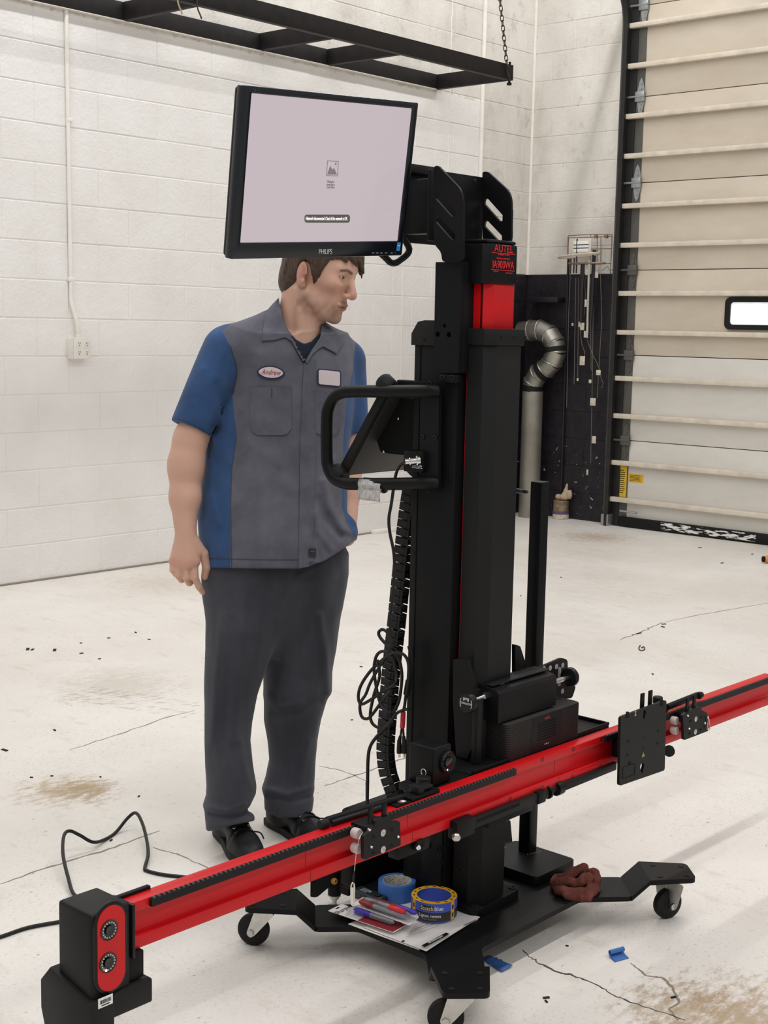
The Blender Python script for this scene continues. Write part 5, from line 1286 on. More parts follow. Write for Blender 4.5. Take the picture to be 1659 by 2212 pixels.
# ------------------------------------------------------------------ cables
t = thing('floor_cable', 'black power cable looping over the floor behind the camera pod', 'cable', onz(140, 1990, 0))
def zpath(l): return [onz(x, y, z) for x, y, z in l]
B().tube(zpath([(-60, 2040, .0045), (0, 2024, .0045), (60, 2004, .0045), (130, 1991, .0045), (200, 1978, .0045), (230, 1960, .0045), (190, 1945, .006), (160, 1932, .008), (147, 1895, .02), (136, 1845, .045), (138, 1806, .06), (150, 1795, .06), (172, 1804, .045), (200, 1819, .02), (225, 1814, .006), (250, 1798, .006), (275, 1768, .03), (293, 1756, .05), (306, 1775, .045), (316, 1810, .03), (320, 1845, .015), (313, 1874, .006), (318, 1881, .0045), (345, 1888, .0045), (375, 1892, .0045), (420, 1895, .0045), (520, 1890, .0045), (640, 1850, .0045), (740, 1800, .0045), (792, 1760, .01), (793, 1725, .12), (793, 1690, .20)]), .0046, 10, smooth=8).obj('cord', M['cable'], t)
t = thing('plug_cable', 'black cable running from the chrome socket plug down to a tied coil', 'cable', ony(860, 1500, 2.33))
Yc = 2.335
def yp(l, Y0=Yc): return [ony(p[0], p[1], Y0 + (p[2] if len(p) > 2 else 0)) for p in l]
B().tube(yp([(897, 996), (888, 998), (876, 1000)]), .0062, 10).obj('strain_relief', M['rubber'], t)
B().tube(yp([(880, 998), (866, 1004), (856, 1022), (851, 1050), (845, 1090), (840, 1120), (842, 1150), (850, 1190), (852, 1230), (848, 1290), (843, 1330), (843, 1360), (846, 1400)]), .0036, 8, smooth=6).obj('cord', M['cable'], t)
t = thing('coiled_cable', 'coil of black cable tied in loops against the drag chain', 'cable', ony(840, 1420, 2.34))
B().tube(yp([(850, 1412), (838, 1396), (822, 1378), (818, 1366), (827, 1360), (840, 1370), (848, 1395), (852, 1412, .01), (838, 1408), (822, 1408), (812, 1420), (808, 1445), (812, 1480), (820, 1515), (832, 1536), (848, 1538, .01), (860, 1520), (866, 1490), (868, 1455), (862, 1425), (850, 1410, -.01), (828, 1424), (800, 1450), (780, 1480), (774, 1505), (780, 1521), (800, 1512), (832, 1490), (852, 1478, -.012), (856, 1455), (850, 1425), (842, 1412), (820, 1440), (800, 1475), (790, 1500), (778, 1520), (780, 1545), (790, 1553), (802, 1546), (825, 1515), (845, 1490, -.012)]), .0038, 8, smooth=6).obj('loop', M['cable'], t)
B().tube(yp([(856, 1410, -.014), (872, 1414, -.01), (882, 1432), (882, 1465), (878, 1500)]), .0038, 8, smooth=6).obj('loop', M['cable'], t)
B().tube(yp([(815, 1425), (820, 1460), (808, 1500), (800, 1540), (804, 1562), (820, 1573), (834, 1570), (846, 1555, -.012), (858, 1540, -.01), (872, 1534), (884, 1531)]), .0038, 8, smooth=6).obj('loop', M['cable'], t)
B().tube(yp([(834, 1571), (815, 1590), (800, 1612), (795, 1640), (794, 1690), (793, 1740)]), .0042, 8, smooth=6).obj('lead', M['cable'], t)
B().torus(ony(852, 1412, 2.345), (.3, 0, 1), .015, .0022, 20, 6).obj('cable_tie', M['rubber'], t)
t = thing('power_splitter', 'black splitter lead with red sleeve and two steel-tipped plugs dangling by the mast', 'cable', ony(869, 1600, 2.345))
Ys = 2.35
B().tube(yp([(884, 1395), (889, 1420), (888, 1452), (884, 1475)], Ys), .0050, 8, smooth=5).obj('strain_relief', M['rubber'], t)
B().tube(yp([(883, 1470), (878, 1500)], Ys), .0075, 8).obj('junction', M['rubber'], t)
B().tube(yp([(877, 1500), (874, 1525), (871, 1538)], Ys), .0036, 8).obj('cord', M['cable'], t)
B().tube(yp([(871, 1538), (870, 1560), (869, 1572)], Ys), .0058, 10).obj('red_sleeve', mat('red_heat_shrink', '#b5252a', .4), t)
for dx in (-3, 4):
    B().tube(yp([(869 + dx * .4, 1572), (868 + dx, 1592)], Ys), .0026, 6).obj('cord', M['cable'], t)
    B().tube(yp([(868 + dx, 1590), (867 + dx * 1.5, 1600), (867 + dx * 1.5, 1618), (867 + dx * 1.5, 1627)], Ys), .0055, 10, rs=lambda s: .0036 + .0026 * min(1, s * 1.6)).obj('plug', M['rubber'], t)
    B().tube(yp([(867 + dx * 1.5, 1627), (867 + dx * 1.5, 1636)], Ys), .0028, 8).obj('plug_tip', M['chrome'], t)

# ------------------------------------------------------------------ back corner: duct, rack of hanging leads, bag
YD = 8.54
M['galvd'] = mat('galvanised_duct', '#9a978f', .38, .85, .5, .25, 9, .2, 60)
t = thing('exhaust_duct', 'galvanised exhaust duct with a segmented elbow against the black wall', 'duct', ony(1128, 1112, YD))
rd = .078
pl_, pu = ony(1136, 1112, YD), ony(1151, 845, YD); pl_.x = pu.x
B().tube([pl_ * 1 + Vector((0, 0, -.02)), (pl_ + pu) / 2, pu], rd, 24).obj('duct_pipe', mat('dull_galvanised', '#8f8b80', .5, .6, .5, .2, 5), t)
el = [ony(x, y, YD) for x, y in ((1150, 842), (1152, 826), (1162, 808), (1178, 797), (1193, 783), (1200, 762), (1198, 742), (1187, 724), (1168, 714), (1148, 714), (1128, 716))]
for i in range(len(el) - 1):
    a, c = el[i], el[i + 1]; d = (c - a).normalized(); B().tube([a - d * .012, c + d * .012], rd * (.96 if i % 2 else .985), 22).obj('elbow_segment', M['galvd'], t)
    if 0 < i: B().torus(a, d, rd * .985, .006, 24, 6).obj('elbow_seam', M['galvd'], t)
for k, f in ((0, .2), (2, .7), (5, .3)):
    a, c = el[k], el[k + 1]; d = (c - a).normalized(); p = a + (c - a) * f; B().tube([p - d * .022, p + d * .022], rd * 1.03, 22).obj('black_band', M['rubber'], t)
tag(B().tube([ony(1229, 515, 8.68), ony(1224, 700, 8.68), ony(1212, 1060, 8.68)], .009, 8).obj('black_conduit', mat('black_wall_steel', '#131016', .6)), 'thin black conduit running down the wall between the duct and the hanging leads', 'conduit')
yw = [ony(1110, 640, 8.66), ony(1214, 648, 8.66)]
tag(B().box(-6.30, yw[1].x, 8.60, WY - .001, yw[1].z - .02, yw[1].z + .02, .003).obj('wall_ledge', mat('black_wall_steel', '#131016', .6)), 'short black ledge on the black wall above the duct elbow', 'ledge')
YR = 8.62
M['rwire'] = mat('rusty_wire', '#8d7a68', .5, .6, .3, .2, 40)
t = thing('wire_rack', 'rusty wire rack with a clear tray screwed to the wall above the black paint', 'rack', ony(1275, 590, WY))
def rw(l, Y=YR, r=.0032): return B().tube([ony(p[0], p[1], Y + (p[2] if len(p) > 2 else 0)) for p in l], r, 6)
for l in ([(1228, 509), (1280, 506), (1322, 507)], [(1228, 514), (1322, 511)], [(1322, 507), (1321, 545), (1318, 592)], [(1228, 509), (1227, 552)], [(1298, 510), (1298, 570)], [(1276, 538), (1320, 537)], [(1276, 570), (1318, 569)], [(1290, 512), (1290, 566)], [(1226, 514, -.10), (1228, 509)], [(1276, 507), (1275, 568)]):
    rw(l).obj('rack_wire', M['rwire'], t)
ce = ony(1250, 552, YR - .08); b = B(); b.tube([ce + Vector((.17 * math.cos(a), .07 * math.sin(a), .012 * math.cos(a))) * 1 for a in np.linspace(0, 2 * PI, 25)], .010, 6); b.obj('tray_ring', mat('dirty_clear_plastic', '#b9ab98', .4), t)
ce = ony(1268, 569, YR - .07); b = B(); b.tube([ce + Vector((.15 * math.cos(a), .06 * math.sin(a), 0)) for a in np.linspace(0, 2 * PI, 25)], .007, 6); b.obj('lower_ring', M['rwire'], t)
a, c = ony(1229, 515, YR - .02), ony(1276, 549, YR - .02)
bk = B().box(a.x, c.x, YR - .02, YR - .016, c.z, a.z, .001).obj('tray_board', mat('milky_plastic', '#cfc8bc', .3), t)
b = B()
for k in range(3): z = a.z - (a.z - c.z) * (.32 + .2 * k); b.box(a.x + .045, c.x - .02, YR - .024, YR - .0202, z - .016, z + .016, .001)
b.obj('paper_strip', M['whiteprint'], bk)
for px in (1289, 1311): p = ony(px, 511, YR - .01); B().lathe(p, (0, -1, 0), [(0, 0), (.014, 0), (.014, .02), (0, .022)], 10).obj('clip', M['rwire'], t)
labs = ['short thin dark rod at the left end below the wire rack tray', 'short thin dark rod second from the left below the wire rack tray', 'thin dark rod standing upright in front of the milky tray board', 'thick black strap hanging left of the pale steel rod', 'thick black strap hanging right of the pale steel rod']
for li, (px0, y0, px1, y1, r, c_, mt) in enumerate(((1234, 548, 1232, 590, .006, 'stub', '#2a2522'), (1241, 552, 1239, 590, .006, '', '#2a2522'), (1247, 516, 1245, 590, .006, '', '#2a2522'), (1259, 570, 1254, 695, .016, '', '#17151a'), (1284, 540, 1276, 690, .014, '', '#17151a'))):
    o = rw([(px0, y0), (px1, y1)], 8.60, r).obj('hanging_rod', mat('rod_' + mt[1:], mt, .5)); tag(o, labs[li], 'rod', 'rods hanging below the wire rack')
o = rw([(1273, 562), (1268, 730)], 8.600, .0085).obj('steel_rod', mat('pale_steel', '#c9c4ba', .35, .4)); tag(o, 'bright pale steel rod hanging straight down among the leads on the black wall', 'rod')
t = thing('hanging_leads', 'tangle of thin wire leads with paper tags hanging down the black wall', 'leads', ony(1270, 800, 8.6))
for l in ([(1266, 592), (1263, 610), (1265, 640), (1262, 680), (1253, 690), (1254, 720), (1257, 745), (1263, 760), (1263, 775)], [(1275, 600), (1273, 660), (1271, 720)], [(1268, 733), (1281, 768), (1290, 785), (1296, 800), (1298, 815), (1303, 828), (1300, 838)], [(1276, 600), (1276, 700), (1277, 800)], [(1232, 590), (1228, 690), (1224, 880)], [(1282, 600), (1280, 800), (1276, 1000)], [(1297, 592), (1300, 690), (1290, 860)], [(1300, 585), (1312, 575), (1320, 590)], [(1326, 555), (1325, 580), (1318, 586)], [(1244, 600), (1240, 830)], [(1250, 600), (1248, 815)]):
    rw(l, 8.63, .0024).obj('lead', mat('grey_lead', '#6b655f', .5), t)
M['tagp'] = mat('paper_tag', '#c9bfb0', .6, var=.25, vscale=60)
for px, py, w_, h_ in ((1258, 705, 8, 16), (1252, 699, 3, 15), (1266, 722, 8, 14), (1258, 779, 10, 20), (1293, 805, 9, 11), (1281, 868, 11, 17), (1283, 950, 8, 16), (1275, 824, 5, 8), (1248, 820, 3, 6), (1237, 701, 3, 6), (1288, 594, 8, 13), (1266, 655, 5, 16), (1268, 588, 6, 12), (1269, 1020, 3, 12)):
    a, c = ony(px - w_ / 2, py - h_ / 2, 8.61), ony(px + w_ / 2, py + h_ / 2, 8.61); B().box(a.x, c.x, 8.606, 8.612, c.z, a.z, .001).obj('paper_tag', M['tagp'], t)
# tin with a crumpled paper bag on top
g = onz(1211, 1120, 0); g.y -= .0
t = thing('paint_tin', 'small round paint-stained tub with a purple band standing by the black wall', 'tub', g)
B().lathe(g, ZA, [(0, .0), (.060, .0), (.060, .05), (.058, .055), (.058, .135), (.054, .14), (.0, .14)], 24).obj('tub', mat('stained_tub', '#7d6a55', .6, var=.5, vscale=22), t)
B().lathe(g, ZA, [(.0605, .040), (.0625, .042), (.0625, .060), (.0605, .062)], 24, True).obj('purple_band', mat('purple_band', '#5b4a72', .5), t)
B().lathe(g, ZA, [(.0602, .002), (.0618, .004), (.0618, .034), (.0602, .036)], 24, True).obj('pale_label', mat('pale_label', '#c4b7a6', .6, var=.3, vscale=50), t)
def bag_f(P):
    Q = P + .006 * np.stack([nz3(P, 21, 60), nz3(P, 22, 60), nz3(P, 23, 60)], -1); X_ = np.array(g)
    d = cap(Q, X_ + (-.03, 0, .160), X_ + (.035, 0, .172), .020, .022); d = smin(d, cap(Q, X_ + (.025, 0, .17), X_ + (.050, 0, .268), .028, .006), .012); d = smin(d, ell(Q, X_ + (.07, 0, .19), (.026, .02, .034)), .008)
    d = d + .0035 * np.abs(nz3(P, 25, 110)) - .001
    return np.maximum(d, (.1405) - P[:, 2])
V, F_ = surface_nets(bag_f, (g.x - .1, g.y - .08, .13), (g.x + .14, g.y + .08, .32), .0042)
tag(raw_obj('paper_bag', V, F_, mat('crumpled_tan_paper', '#b9a58c', .8, 0, .2, .15, 30)), 'crumpled tan paper stuffed on top of the paint-stained tub', 'paper')
# orange plug end just entering on the right
a = onz(1652, 1208, .025); t = thing('orange_plug', 'orange cord connector with a black tip at the far right of the floor', 'plug', Vector((a.x, a.y, 0)))
dr = rr_; B().lathe(a, dr, [(0, 0), (.020, 0), (.024, .012), (.024, .05), (.018, .07), (.012, .12), (0, .12)], 18).obj('connector_body', mat('orange_plastic', '#d8863a', .5), t)
B().lathe(a, -dr, [(0, 0), (.018, 0), (.018, .016), (0, .018)], 16).obj('connector_tip', M['deep'], t)

# ------------------------------------------------------------------ the technician
D0 = 3.78
RRn, RFn = np.array(rr_), np.array(rf_); ZN = np.array((0, 0, 1.0))
_CR, _CU, _CF, _CO = np.array(CR), np.array(CU), np.array(CF), np.array(CO)
def W(px, py, dd=0.0): return np.array(at(px, py, D0 + dd))
def PXY(P):
    q = P - _CO; z = q @ _CF; return IW / 2 + FPX * (q @ _CR) / z, IH / 2 - FPX * (q @ _CU) / z
BYAW = math.radians(24)
FD = -RFn * math.cos(BYAW) + RRn * math.sin(BYAW); WD = RRn * math.cos(BYAW) + RFn * math.sin(BYAW)
def stations(rows, rho, yaw=BYAW):
    out = []
    for row in rows:
        (xl, xr, py, dd), rh = row[:4], (row[4] if len(row) > 4 else rho)
        c = W((xl + xr) / 2, py, dd); s = (xr - xl) / 2 * (D0 + dd) / FPX
        a = s / math.sqrt(math.cos(yaw) ** 2 + (rh * math.sin(yaw)) ** 2); out.append((c[2], c[0], c[1], a, a * rh))
    return np.array(sorted(out))
def loft(P, S, grow=0.0, capz=True, wd=None, fd=None):
    wd = WD if wd is None else wd; fd = FD if fd is None else fd
    z = np.clip(P[:, 2], S[0, 0], S[-1, 0]); cx, cy, a, b = (np.interp(z, S[:, 0], S[:, k]) for k in (1, 2, 3, 4))
    dx, dy = P[:, 0] - cx, P[:, 1] - cy; u = dx * wd[0] + dy * wd[1]; v = dx * fd[0] + dy * fd[1]; a = a + grow; b = b + grow
    k0 = np.sqrt((u / a) ** 2 + (v / b) ** 2); k1 = np.sqrt((u / a ** 2) ** 2 + (v / b ** 2) ** 2); d = k0 * (k0 - 1) / np.maximum(k1, 1e-6)
    if capz: d = np.maximum(d, np.maximum(P[:, 2] - S[-1, 0], S[0, 0] - P[:, 2]))
    return d
def polyd(px, py, pts):
    """signed pixel distance to a polygon in the photo plane, negative inside"""
    pts = np.array(pts, float); n = len(pts); d = np.full(px.shape, 1e9); ins = np.zeros(px.shape, bool)
    for i in range(n):
        a, b = pts[i], pts[(i + 1) % n]; e = b - a; t = np.clip(((px - a[0]) * e[0] + (py - a[1]) * e[1]) / (e @ e), 0, 1)
        d = np.minimum(d, np.hypot(px - a[0] - t * e[0], py - a[1] - t * e[1]))
        c = (a[1] > py) != (b[1] > py); ins ^= c & (px < (b[0] - a[0]) * (py - a[1]) / np.where(b[1] == a[1], 1e-9, b[1] - a[1]) + a[0])
    return np.where(ins, -d, d)
def lined(px, py, pts):
    pts = np.array(pts, float); d = np.full(px.shape, 1e9)
    for a, b in zip(pts[:-1], pts[1:]):
        e = b - a; t = np.clip(((px - a[0]) * e[0] + (py - a[1]) * e[1]) / (e @ e), 0, 1); d = np.minimum(d, np.hypot(px - a[0] - t * e[0], py - a[1] - t * e[1]))
    return d
foot_mid = (onz(497, 1815, 0) + onz(610, 1800, 0)) / 2
man = thing('person', 'man in grey and blue work shirt and charcoal trousers, standing below the monitor looking right', 'person', foot_mid)

# --- head frame
HY, HP, HRL = math.radians(64), math.radians(17), math.radians(-2)
f0 = -RFn * math.cos(HY) + RRn * math.sin(HY); HF = f0 * math.cos(HP) - ZN * math.sin(HP); HU0 = ZN * math.cos(HP) + f0 * math.sin(HP); HS0 = np.cross(f0, ZN)
HU = HU0 * math.cos(HRL) + HS0 * math.sin(HRL); HS = HS0 * math.cos(HRL) - HU0 * math.sin(HRL)
HR = np.stack([HF, HS, HU], 1); HO = W(688.5, 601, -.03)
def hp(f, s, u): return HO + HR @ np.array((f, s, u), float)
def hl_(P): return (P - HO) @ HR

SHR, SHL = (497, 756, -.085), (741, 784, .085)
def arm_parts():
    R1 = [(W(*SHR), W(411, 955, -.11), .047, .0425), (W(411, 945, -.11), W(402, 1010, -.115), .0425, .0455), (W(402, 1000, -.115), W(400, 1075, -.125), .0455, .0390), (W(400, 1075, -.125), W(400, 1128, -.13), .0390, .0310)]
    L1 = [(W(*SHL), W(757, 965, .10), .041, .039), (W(757, 965, .10), W(751, 1060, .07), .042, .034), (W(751, 1060, .07), W(748, 1160, .03), .034, .026)]
    return R1, L1
AR, AL = arm_parts()
FDh = lambda px, py, dd: W(px, py, dd)
WRi = W(400, 1150, -.132)
# palm: three broad capsules from wrist to knuckles
PALM = [((399, 1150, -.132), (378, 1212, -.135), .0225, .0155), ((400, 1150, -.134), (392, 1217, -.140), .0225, .0165), ((402, 1150, -.134), (406, 1220, -.142), .0225, .0170), ((404, 1152, -.133), (420, 1213, -.138), .0220, .0160), ((408, 1158, -.131), (428, 1190, -.128), .019, .014)]
FING = [  # knuckle, middle joint, end joint, tip
    [(374, 1211, -.136), (374, 1231, -.136), (380, 1240, -.118), (386, 1238, -.104)],
    [(388, 1217, -.140), (386, 1243, -.138), (392, 1252, -.118), (398, 1250, -.102)],
    [(404, 1220, -.142), (403, 1249, -.141), (409, 1259, -.121), (413, 1257, -.104)],
    [(419, 1215, -.138), (421, 1248, -.138), (430, 1268, -.128), (438, 1280, -.116)]]
FR = [(.0098, .0092, .0082, .0070), (.0106, .0100, .0090, .0078), (.0110, .0103, .0092, .0080), (.0108, .0100, .0088, .0074)]
THUMB = [(420, 1172, -.131), (440, 1196, -.121), (446, 1226, -.112), (443, 1246, -.106)]; TR = (.016, .0125, .0112, .0088)
def hand_f(P):
    d = np.full(len(P), 1.0)
    for a, b, ra, rb in PALM: d = smin(d, cap(P, W(*a), W(*b), ra, rb), .010)
    for j, r in zip(FING, FR):
        q = [W(*k) for k in j]; e = np.full(len(P), 1.0)
        for k in range(3): e = smin(e, cap(P, q[k], q[k + 1], r[k], r[k + 1]), .0025)
        e = smin(e, np.linalg.norm(P - q[0], axis=1) - r[0] * 1.06, .004); d = smin(d, e, .0035)
    q = [W(*k) for k in THUMB]; e = np.full(len(P), 1.0)
    for k in range(3): e = smin(e, cap(P, q[k], q[k + 1], TR[k], TR[k + 1]), .004)
    return smin(d, e, .006)
def head_f(P):
    q = hl_(P); A = np.abs
    qs = q.copy(); qs[:, 1] = np.abs(q[:, 1])                  # mirrored for paired features
    d = ell(q, (-.006, 0, .052), (.097, .0745, .088))          # skull
    d = smin(d, ell(q, (.040, 0, .028), (.056, .063, .070)), .02)   # face block
    d = smin(d, ell(q, (.050, 0, -.046), (.0465, .049, .048)), .022) # muzzle
    d = smin(d, cap(qs, (.005, .052, -.042), (.062, .027, -.083), .017, .016), .024)   # jaw line
    d = smin(d, ell(q, (.078, 0, -.086), (.020, .023, .017)), .014) # chin
    d = smin(d, ell(qs, (.066, .041, .003), (.022, .020, .018)), .022)  # cheek bones
    d = smin(d, cap(qs, (.089, .012, .047), (.074, .044, .046), .0085, .008), .012)    # brow
    d = smax(d, -ell(qs, (.098, .033, .026), (.017, .021, .0135)), .012)               # eye sockets
    d = smin(d, cap(q, (.091, 0, .034), (.113, 0, -.008), .0075, .0095), .009)          # nose ridge
    d = smin(d, ell(q, (.112, 0, -.016), (.0125, .0115, .0105)), .008)
    d = smin(d, ell(qs, (.101, .0115, -.020), (.011, .0072, .0075)), .006)             # wings
    d = smax(d, -ell(qs, (.108, .0065, -.0285), (.006, .0035, .004)), .003)            # nostrils
    d = smin(d, ell(q, (.0925, 0, -.0465), (.0095, .0275, .0062)), .008)                # upper lip
    d = smin(d, ell(q, (.0905, 0, -.0570), (.0095, .0245, .0066)), .008)                # lower lip
    d = smax(d, -ell(q, (.104, 0, -.0520), (.012, .030, .0012)), .0025)                 # mouth line
    d = smax(d, -ell(q, (.097, 0, -.0685), (.007, .022, .005)), .008)                  # under the lip
    # eyelids
    d = smin(d, smax(np.linalg.norm(qs - np.array((.0745, .0325, .026)), axis=1) - .0150, -ell(qs, (.093, .0335, .0262), (.012, .0148, .0042)), .002), .003)
    # ears
    c, s_ = math.cos(.42), math.sin(.42); er = np.array(((c, s_, 0), (-s_, c, 0), (0, 0, 1.0))).T; ct, st = math.cos(.16), math.sin(.16); tl = np.array(((ct, 0, -st), (0, 1, 0), (st, 0, ct))); er = tl @ er
    e = ell(qs, (-.012, .0765, .004), (.0195, .0085, .0330), er)
    e = smin(e, ell(qs, (-.002, .074, -.024), (.0085, .006, .0095)), .006)
    e = smax(e, -ell(qs, (-.006, .0865, .008), (.0115, .0075, .0215), er), .003)
    e = smin(e, ell(qs, (-.012, .0800, .002), (.0060, .0040, .0200), er), .003)
    e = smax(e, -ell(qs, (.0015, .0830, -.002), (.0060, .0095, .0075)), .003)
    d = smin(d, e, .004)
    # neck
    d = smin(d, cap(P, hp(-.040, 0, -.012), W(636, 772, .02), .0560, .062), .020)
    d = smin(d, cap(P, hp(.012, 0, -.078), W(664, 752, -.035), .032, .026), .022)
    d = smin(d, cap(P, hp(-.020, .055, -.045), W(656, 758, -.045), .013, .013), .016)
    return d
TORSO = stations([(500, 745, 722, 0), (488, 758, 760, 0), (490, 765, 800, 0), (488, 765, 850, 0), (468, 762, 900, 0), (450, 755, 950, 0), (448, 750, 1000, 0), (438, 749, 1060, 0), (431, 749, 1110, 0, .74), (434, 762, 1160, 0, .77), (439, 763, 1200, 0, .80), (439, 759, 1250, 0, .82)], .70)
def skin_f(P):
    d = head_f(P)
    for a, b, ra, rb in AR + AL: d = smin(d, cap(P, a, b, ra, rb), .02)
    d = smin(d, hand_f(P), .012)
    core = np.maximum(smin(loft(P, TORSO, -.040), cap(P, W(*SHR), W(*SHL), .042, .042), .03), W(600, 1150)[2] - P[:, 2])
    return smin(d, core, .02)
def meshed(name, f, lo, hi, h, m, parent): 
    V, F = surface_nets(f, lo, hi, h); return raw_obj(name, V, F, m, parent), V
def attr_mat(name, rough, spec=.4, bump=0.0, bs=600, sss=0.0):
    t = NT(name); a = t.n('ShaderNodeAttribute', attribute_name='tone'); t.base(a.outputs['Color']); t.set(rough, 0, spec)
    if bump: t.bump(t.noise(t.pos(), bs, 3), bump, .0006)
    if sss: t.b.inputs['Subsurface Weight'].default_value = sss; t.b.inputs['Subsurface Radius'].default_value = (.006, .0025, .0015)
    return t.m
lo_s = np.array([W(360, 1300, -.3), W(800, 480, .3), W(360, 480, .3), W(800, 1300, -.3)]); lo, hi = lo_s.min(0) - .05, lo_s.max(0) + .05
cp2 = lambda P, f: f(P)
body, V = meshed('body', skin_f, (lo[0], lo[1], W(400, 1300, -.13)[2]), (hi[0], hi[1], hp(0, 0, .17)[2]), .0029, attr_mat('skin', .52, .4, .12, 900, .12), man)
q = hl_(V); col = np.tile(np.array(lin('#d2a791')[:3]), (len(V), 1)); blot = nz3(V, 31, 60)[:, None]
col = col * (1 + .045 * blot)
def blend(mask, c, k=1.0):
    global col
    mk = np.clip(mask, 0, 1)[:, None] * k; col = col * (1 - mk) + np.array(lin(c)[:3]) * mk
sm = lambda d, w: np.clip(.5 - d / w, 0, 1)
ish = (q[:, 2] > -.14) & (np.linalg.norm(q - np.array((.01, 0, .01)), axis=1) < .19)
g_ = lambda c, r, a=None: np.exp(-(((np.stack([q[:, 0], a if a is not None else q[:, 1], q[:, 2]], -1) - np.array(c)) / np.array(r)) ** 2).sum(1)) * ish
as_ = np.abs(q[:, 1])
blend(g_((.112, 0, -.014), (.022, .022, .018)), '#b9766a', .6); blend(g_((.085, .045, -.012), (.03, .03, .022), as_), '#c4877a', .55)
blend(g_((-.010, .080, .005), (.022, .014, .036), as_), '#c07f74', .75)
blend(sm(ell(q, (.094, 0, -.0518), (.014, .0265, .0105)), .004) * ish, '#a8655e', .85)
# stubble on jaw, chin and upper lip; brows; shadowless darker lash lines
jaw = np.exp(-(((q[:, 2] + .072) / .030) ** 2)) * (q[:, 0] > -.01) * ish * (.65 + .5 * nz3(V, 33, 260))
blend(np.clip(jaw, 0, 1), '#71594b', .55); blend(g_((.082, 0, -.092), (.022, .020, .014)), '#5c483c', .6); blend(g_((.098, .012, -.0395), (.012, .013, .005), as_), '#5f4a3e', .75); blend(g_((.088, .022, -.074), (.014, .010, .010), as_), '#66503f', .5)
bd = np.minimum(lined(q[:, 0] * 0 + as_ * 1000, q[:, 2] * 1000, [(13, 41.5), (30, 47.5), (47, 43)]), 99); blend(sm(bd - 3.4, 3) * (q[:, 0] > .055) * ish, '#4a3629', .85)
blend(sm(ell(np.stack([q[:, 0], as_, q[:, 2]], -1), (.088, .0335, .0262), (.014, .0160, .0050)), .003) * ish, '#7d5548', .7)
hx, hy = PXY(V)
for j in FING: blend(np.exp(-(np.hypot(hx - j[0][0], hy - j[0][1]) / 9) ** 2), '#c08478', .45)
vcol(body, 'tone', np.clip(col, 0, 1))
# nails
b = B()
for tip, pr_ in (((440, 1279, -.122), (432, 1268, -.131)),):
    c = W(*tip); b.lathe(Vector(c) , Vector(-_CF), [(0, 0), (.003, 0), (.002, .001), (0, .001)], 8)
b.bm.free()
# eyes
em = NT('eye_white'); em.base(lin('#d9d2cc')); em.set(.12, 0, .5); im = mat('iris_green_grey', '#5e6a5c', .15); pm = mat('pupil', '#0a0a0a', .1)
for s_ in (1, -1):
    c = Vector(hp(.0755, .0325 * s_, .0262)); ax = (HR @ np.array((.93, .16 * s_ * .0 + .10, .0))); ax = Vector(ax).normalized()
    e = B().lathe(c, ax, [(.0125 * math.sin(a), .0125 * math.cos(a)) for a in np.linspace(PI, 0, 14)], 20).obj('eye', em.m, man)
    B().lathe(c, ax, [(.0056, .01135), (.0050, .01185), (.0025, .0126), (0, .0128)], 18).obj('iris', im, e); B().lathe(c, ax, [(.0026, .01262), (.0018, .0130), (0, .01305)], 12).obj('pupil', pm, e)

# --- hair
def hair_f(P):
    q = hl_(P); st_ = np.stack([q[:, 0] * 340, q[:, 1] * 340, q[:, 2] * 60], -1)
    n = nz3(st_, 41, 1.0) * .0022 + nz3(np.stack([q[:, 0] * 120, q[:, 1] * 120, q[:, 2] * 40], -1), 42, 1.0) * .0028
    s_ = np.abs(q[:, 1])
    d = ell(q, (-.011, 0, .056), (.1075, .0860, .0985)); d = smin(d, ell(q, (-.050, 0, -.010), (.062, .064, .078)), .02) + n
    face = np.interp(q[:, 0], [-.11, -.08, -.055, -.034, -.026, .000, .012, .019, .034, .040, .052, .10, .14], [-.095, -.088, -.066, -.030, .030, .030, .016, -.018, -.022, .024, .062, .078, .085]) + .002 * nz3(st_, 43, 1.6)
    d = smax(d, (face - q[:, 2]) * .8, .004)
    d = np.maximum(d, -(np.maximum(ell(np.stack([q[:, 0], s_, q[:, 2]], -1), (-.008, .086, .006), (.023, .022, .037)), -1)))
    for a, b_, ra, rb in (((.060, -.02, .118), (.104, -.040, .050), .018, .003), ((.066, .01, .115), (.108, -.022, .060), .018, .004), ((.070, .03, .105), (.104, .010, .064), .016, .003), ((.050, .05, .10), (.088, .038, .068), .016, .003), ((.085, -.035, .085), (.098, -.052, .034), .011, .002), ((.06, -.05, .10), (.085, -.063, .040), .016, .003)):
        d = smin(d, cap(q, a, b_, ra, rb) + n * .7, .006)
    return d
hlo = np.stack([hp(f, s, u) for f in (-.13, .13) for s in (-.1, .1) for u in (-.10, .17)]); t = NT('brown_hair'); P = t.pos()
t.base(t.ramp(t.noise(t.mapv(P, (1, 1, .25)), 260, 3, .6), [(.3, lin('#2e241d')), (.7, lin('#5a4636'))])); t.set(.5, 0, .4); t.bump(t.noise(t.mapv(P, (1, 1, .2)), 420, 3), .5, .002)
hair, _ = meshed('hair', hair_f, hlo.min(0), hlo.max(0), .0026, t.m, man)

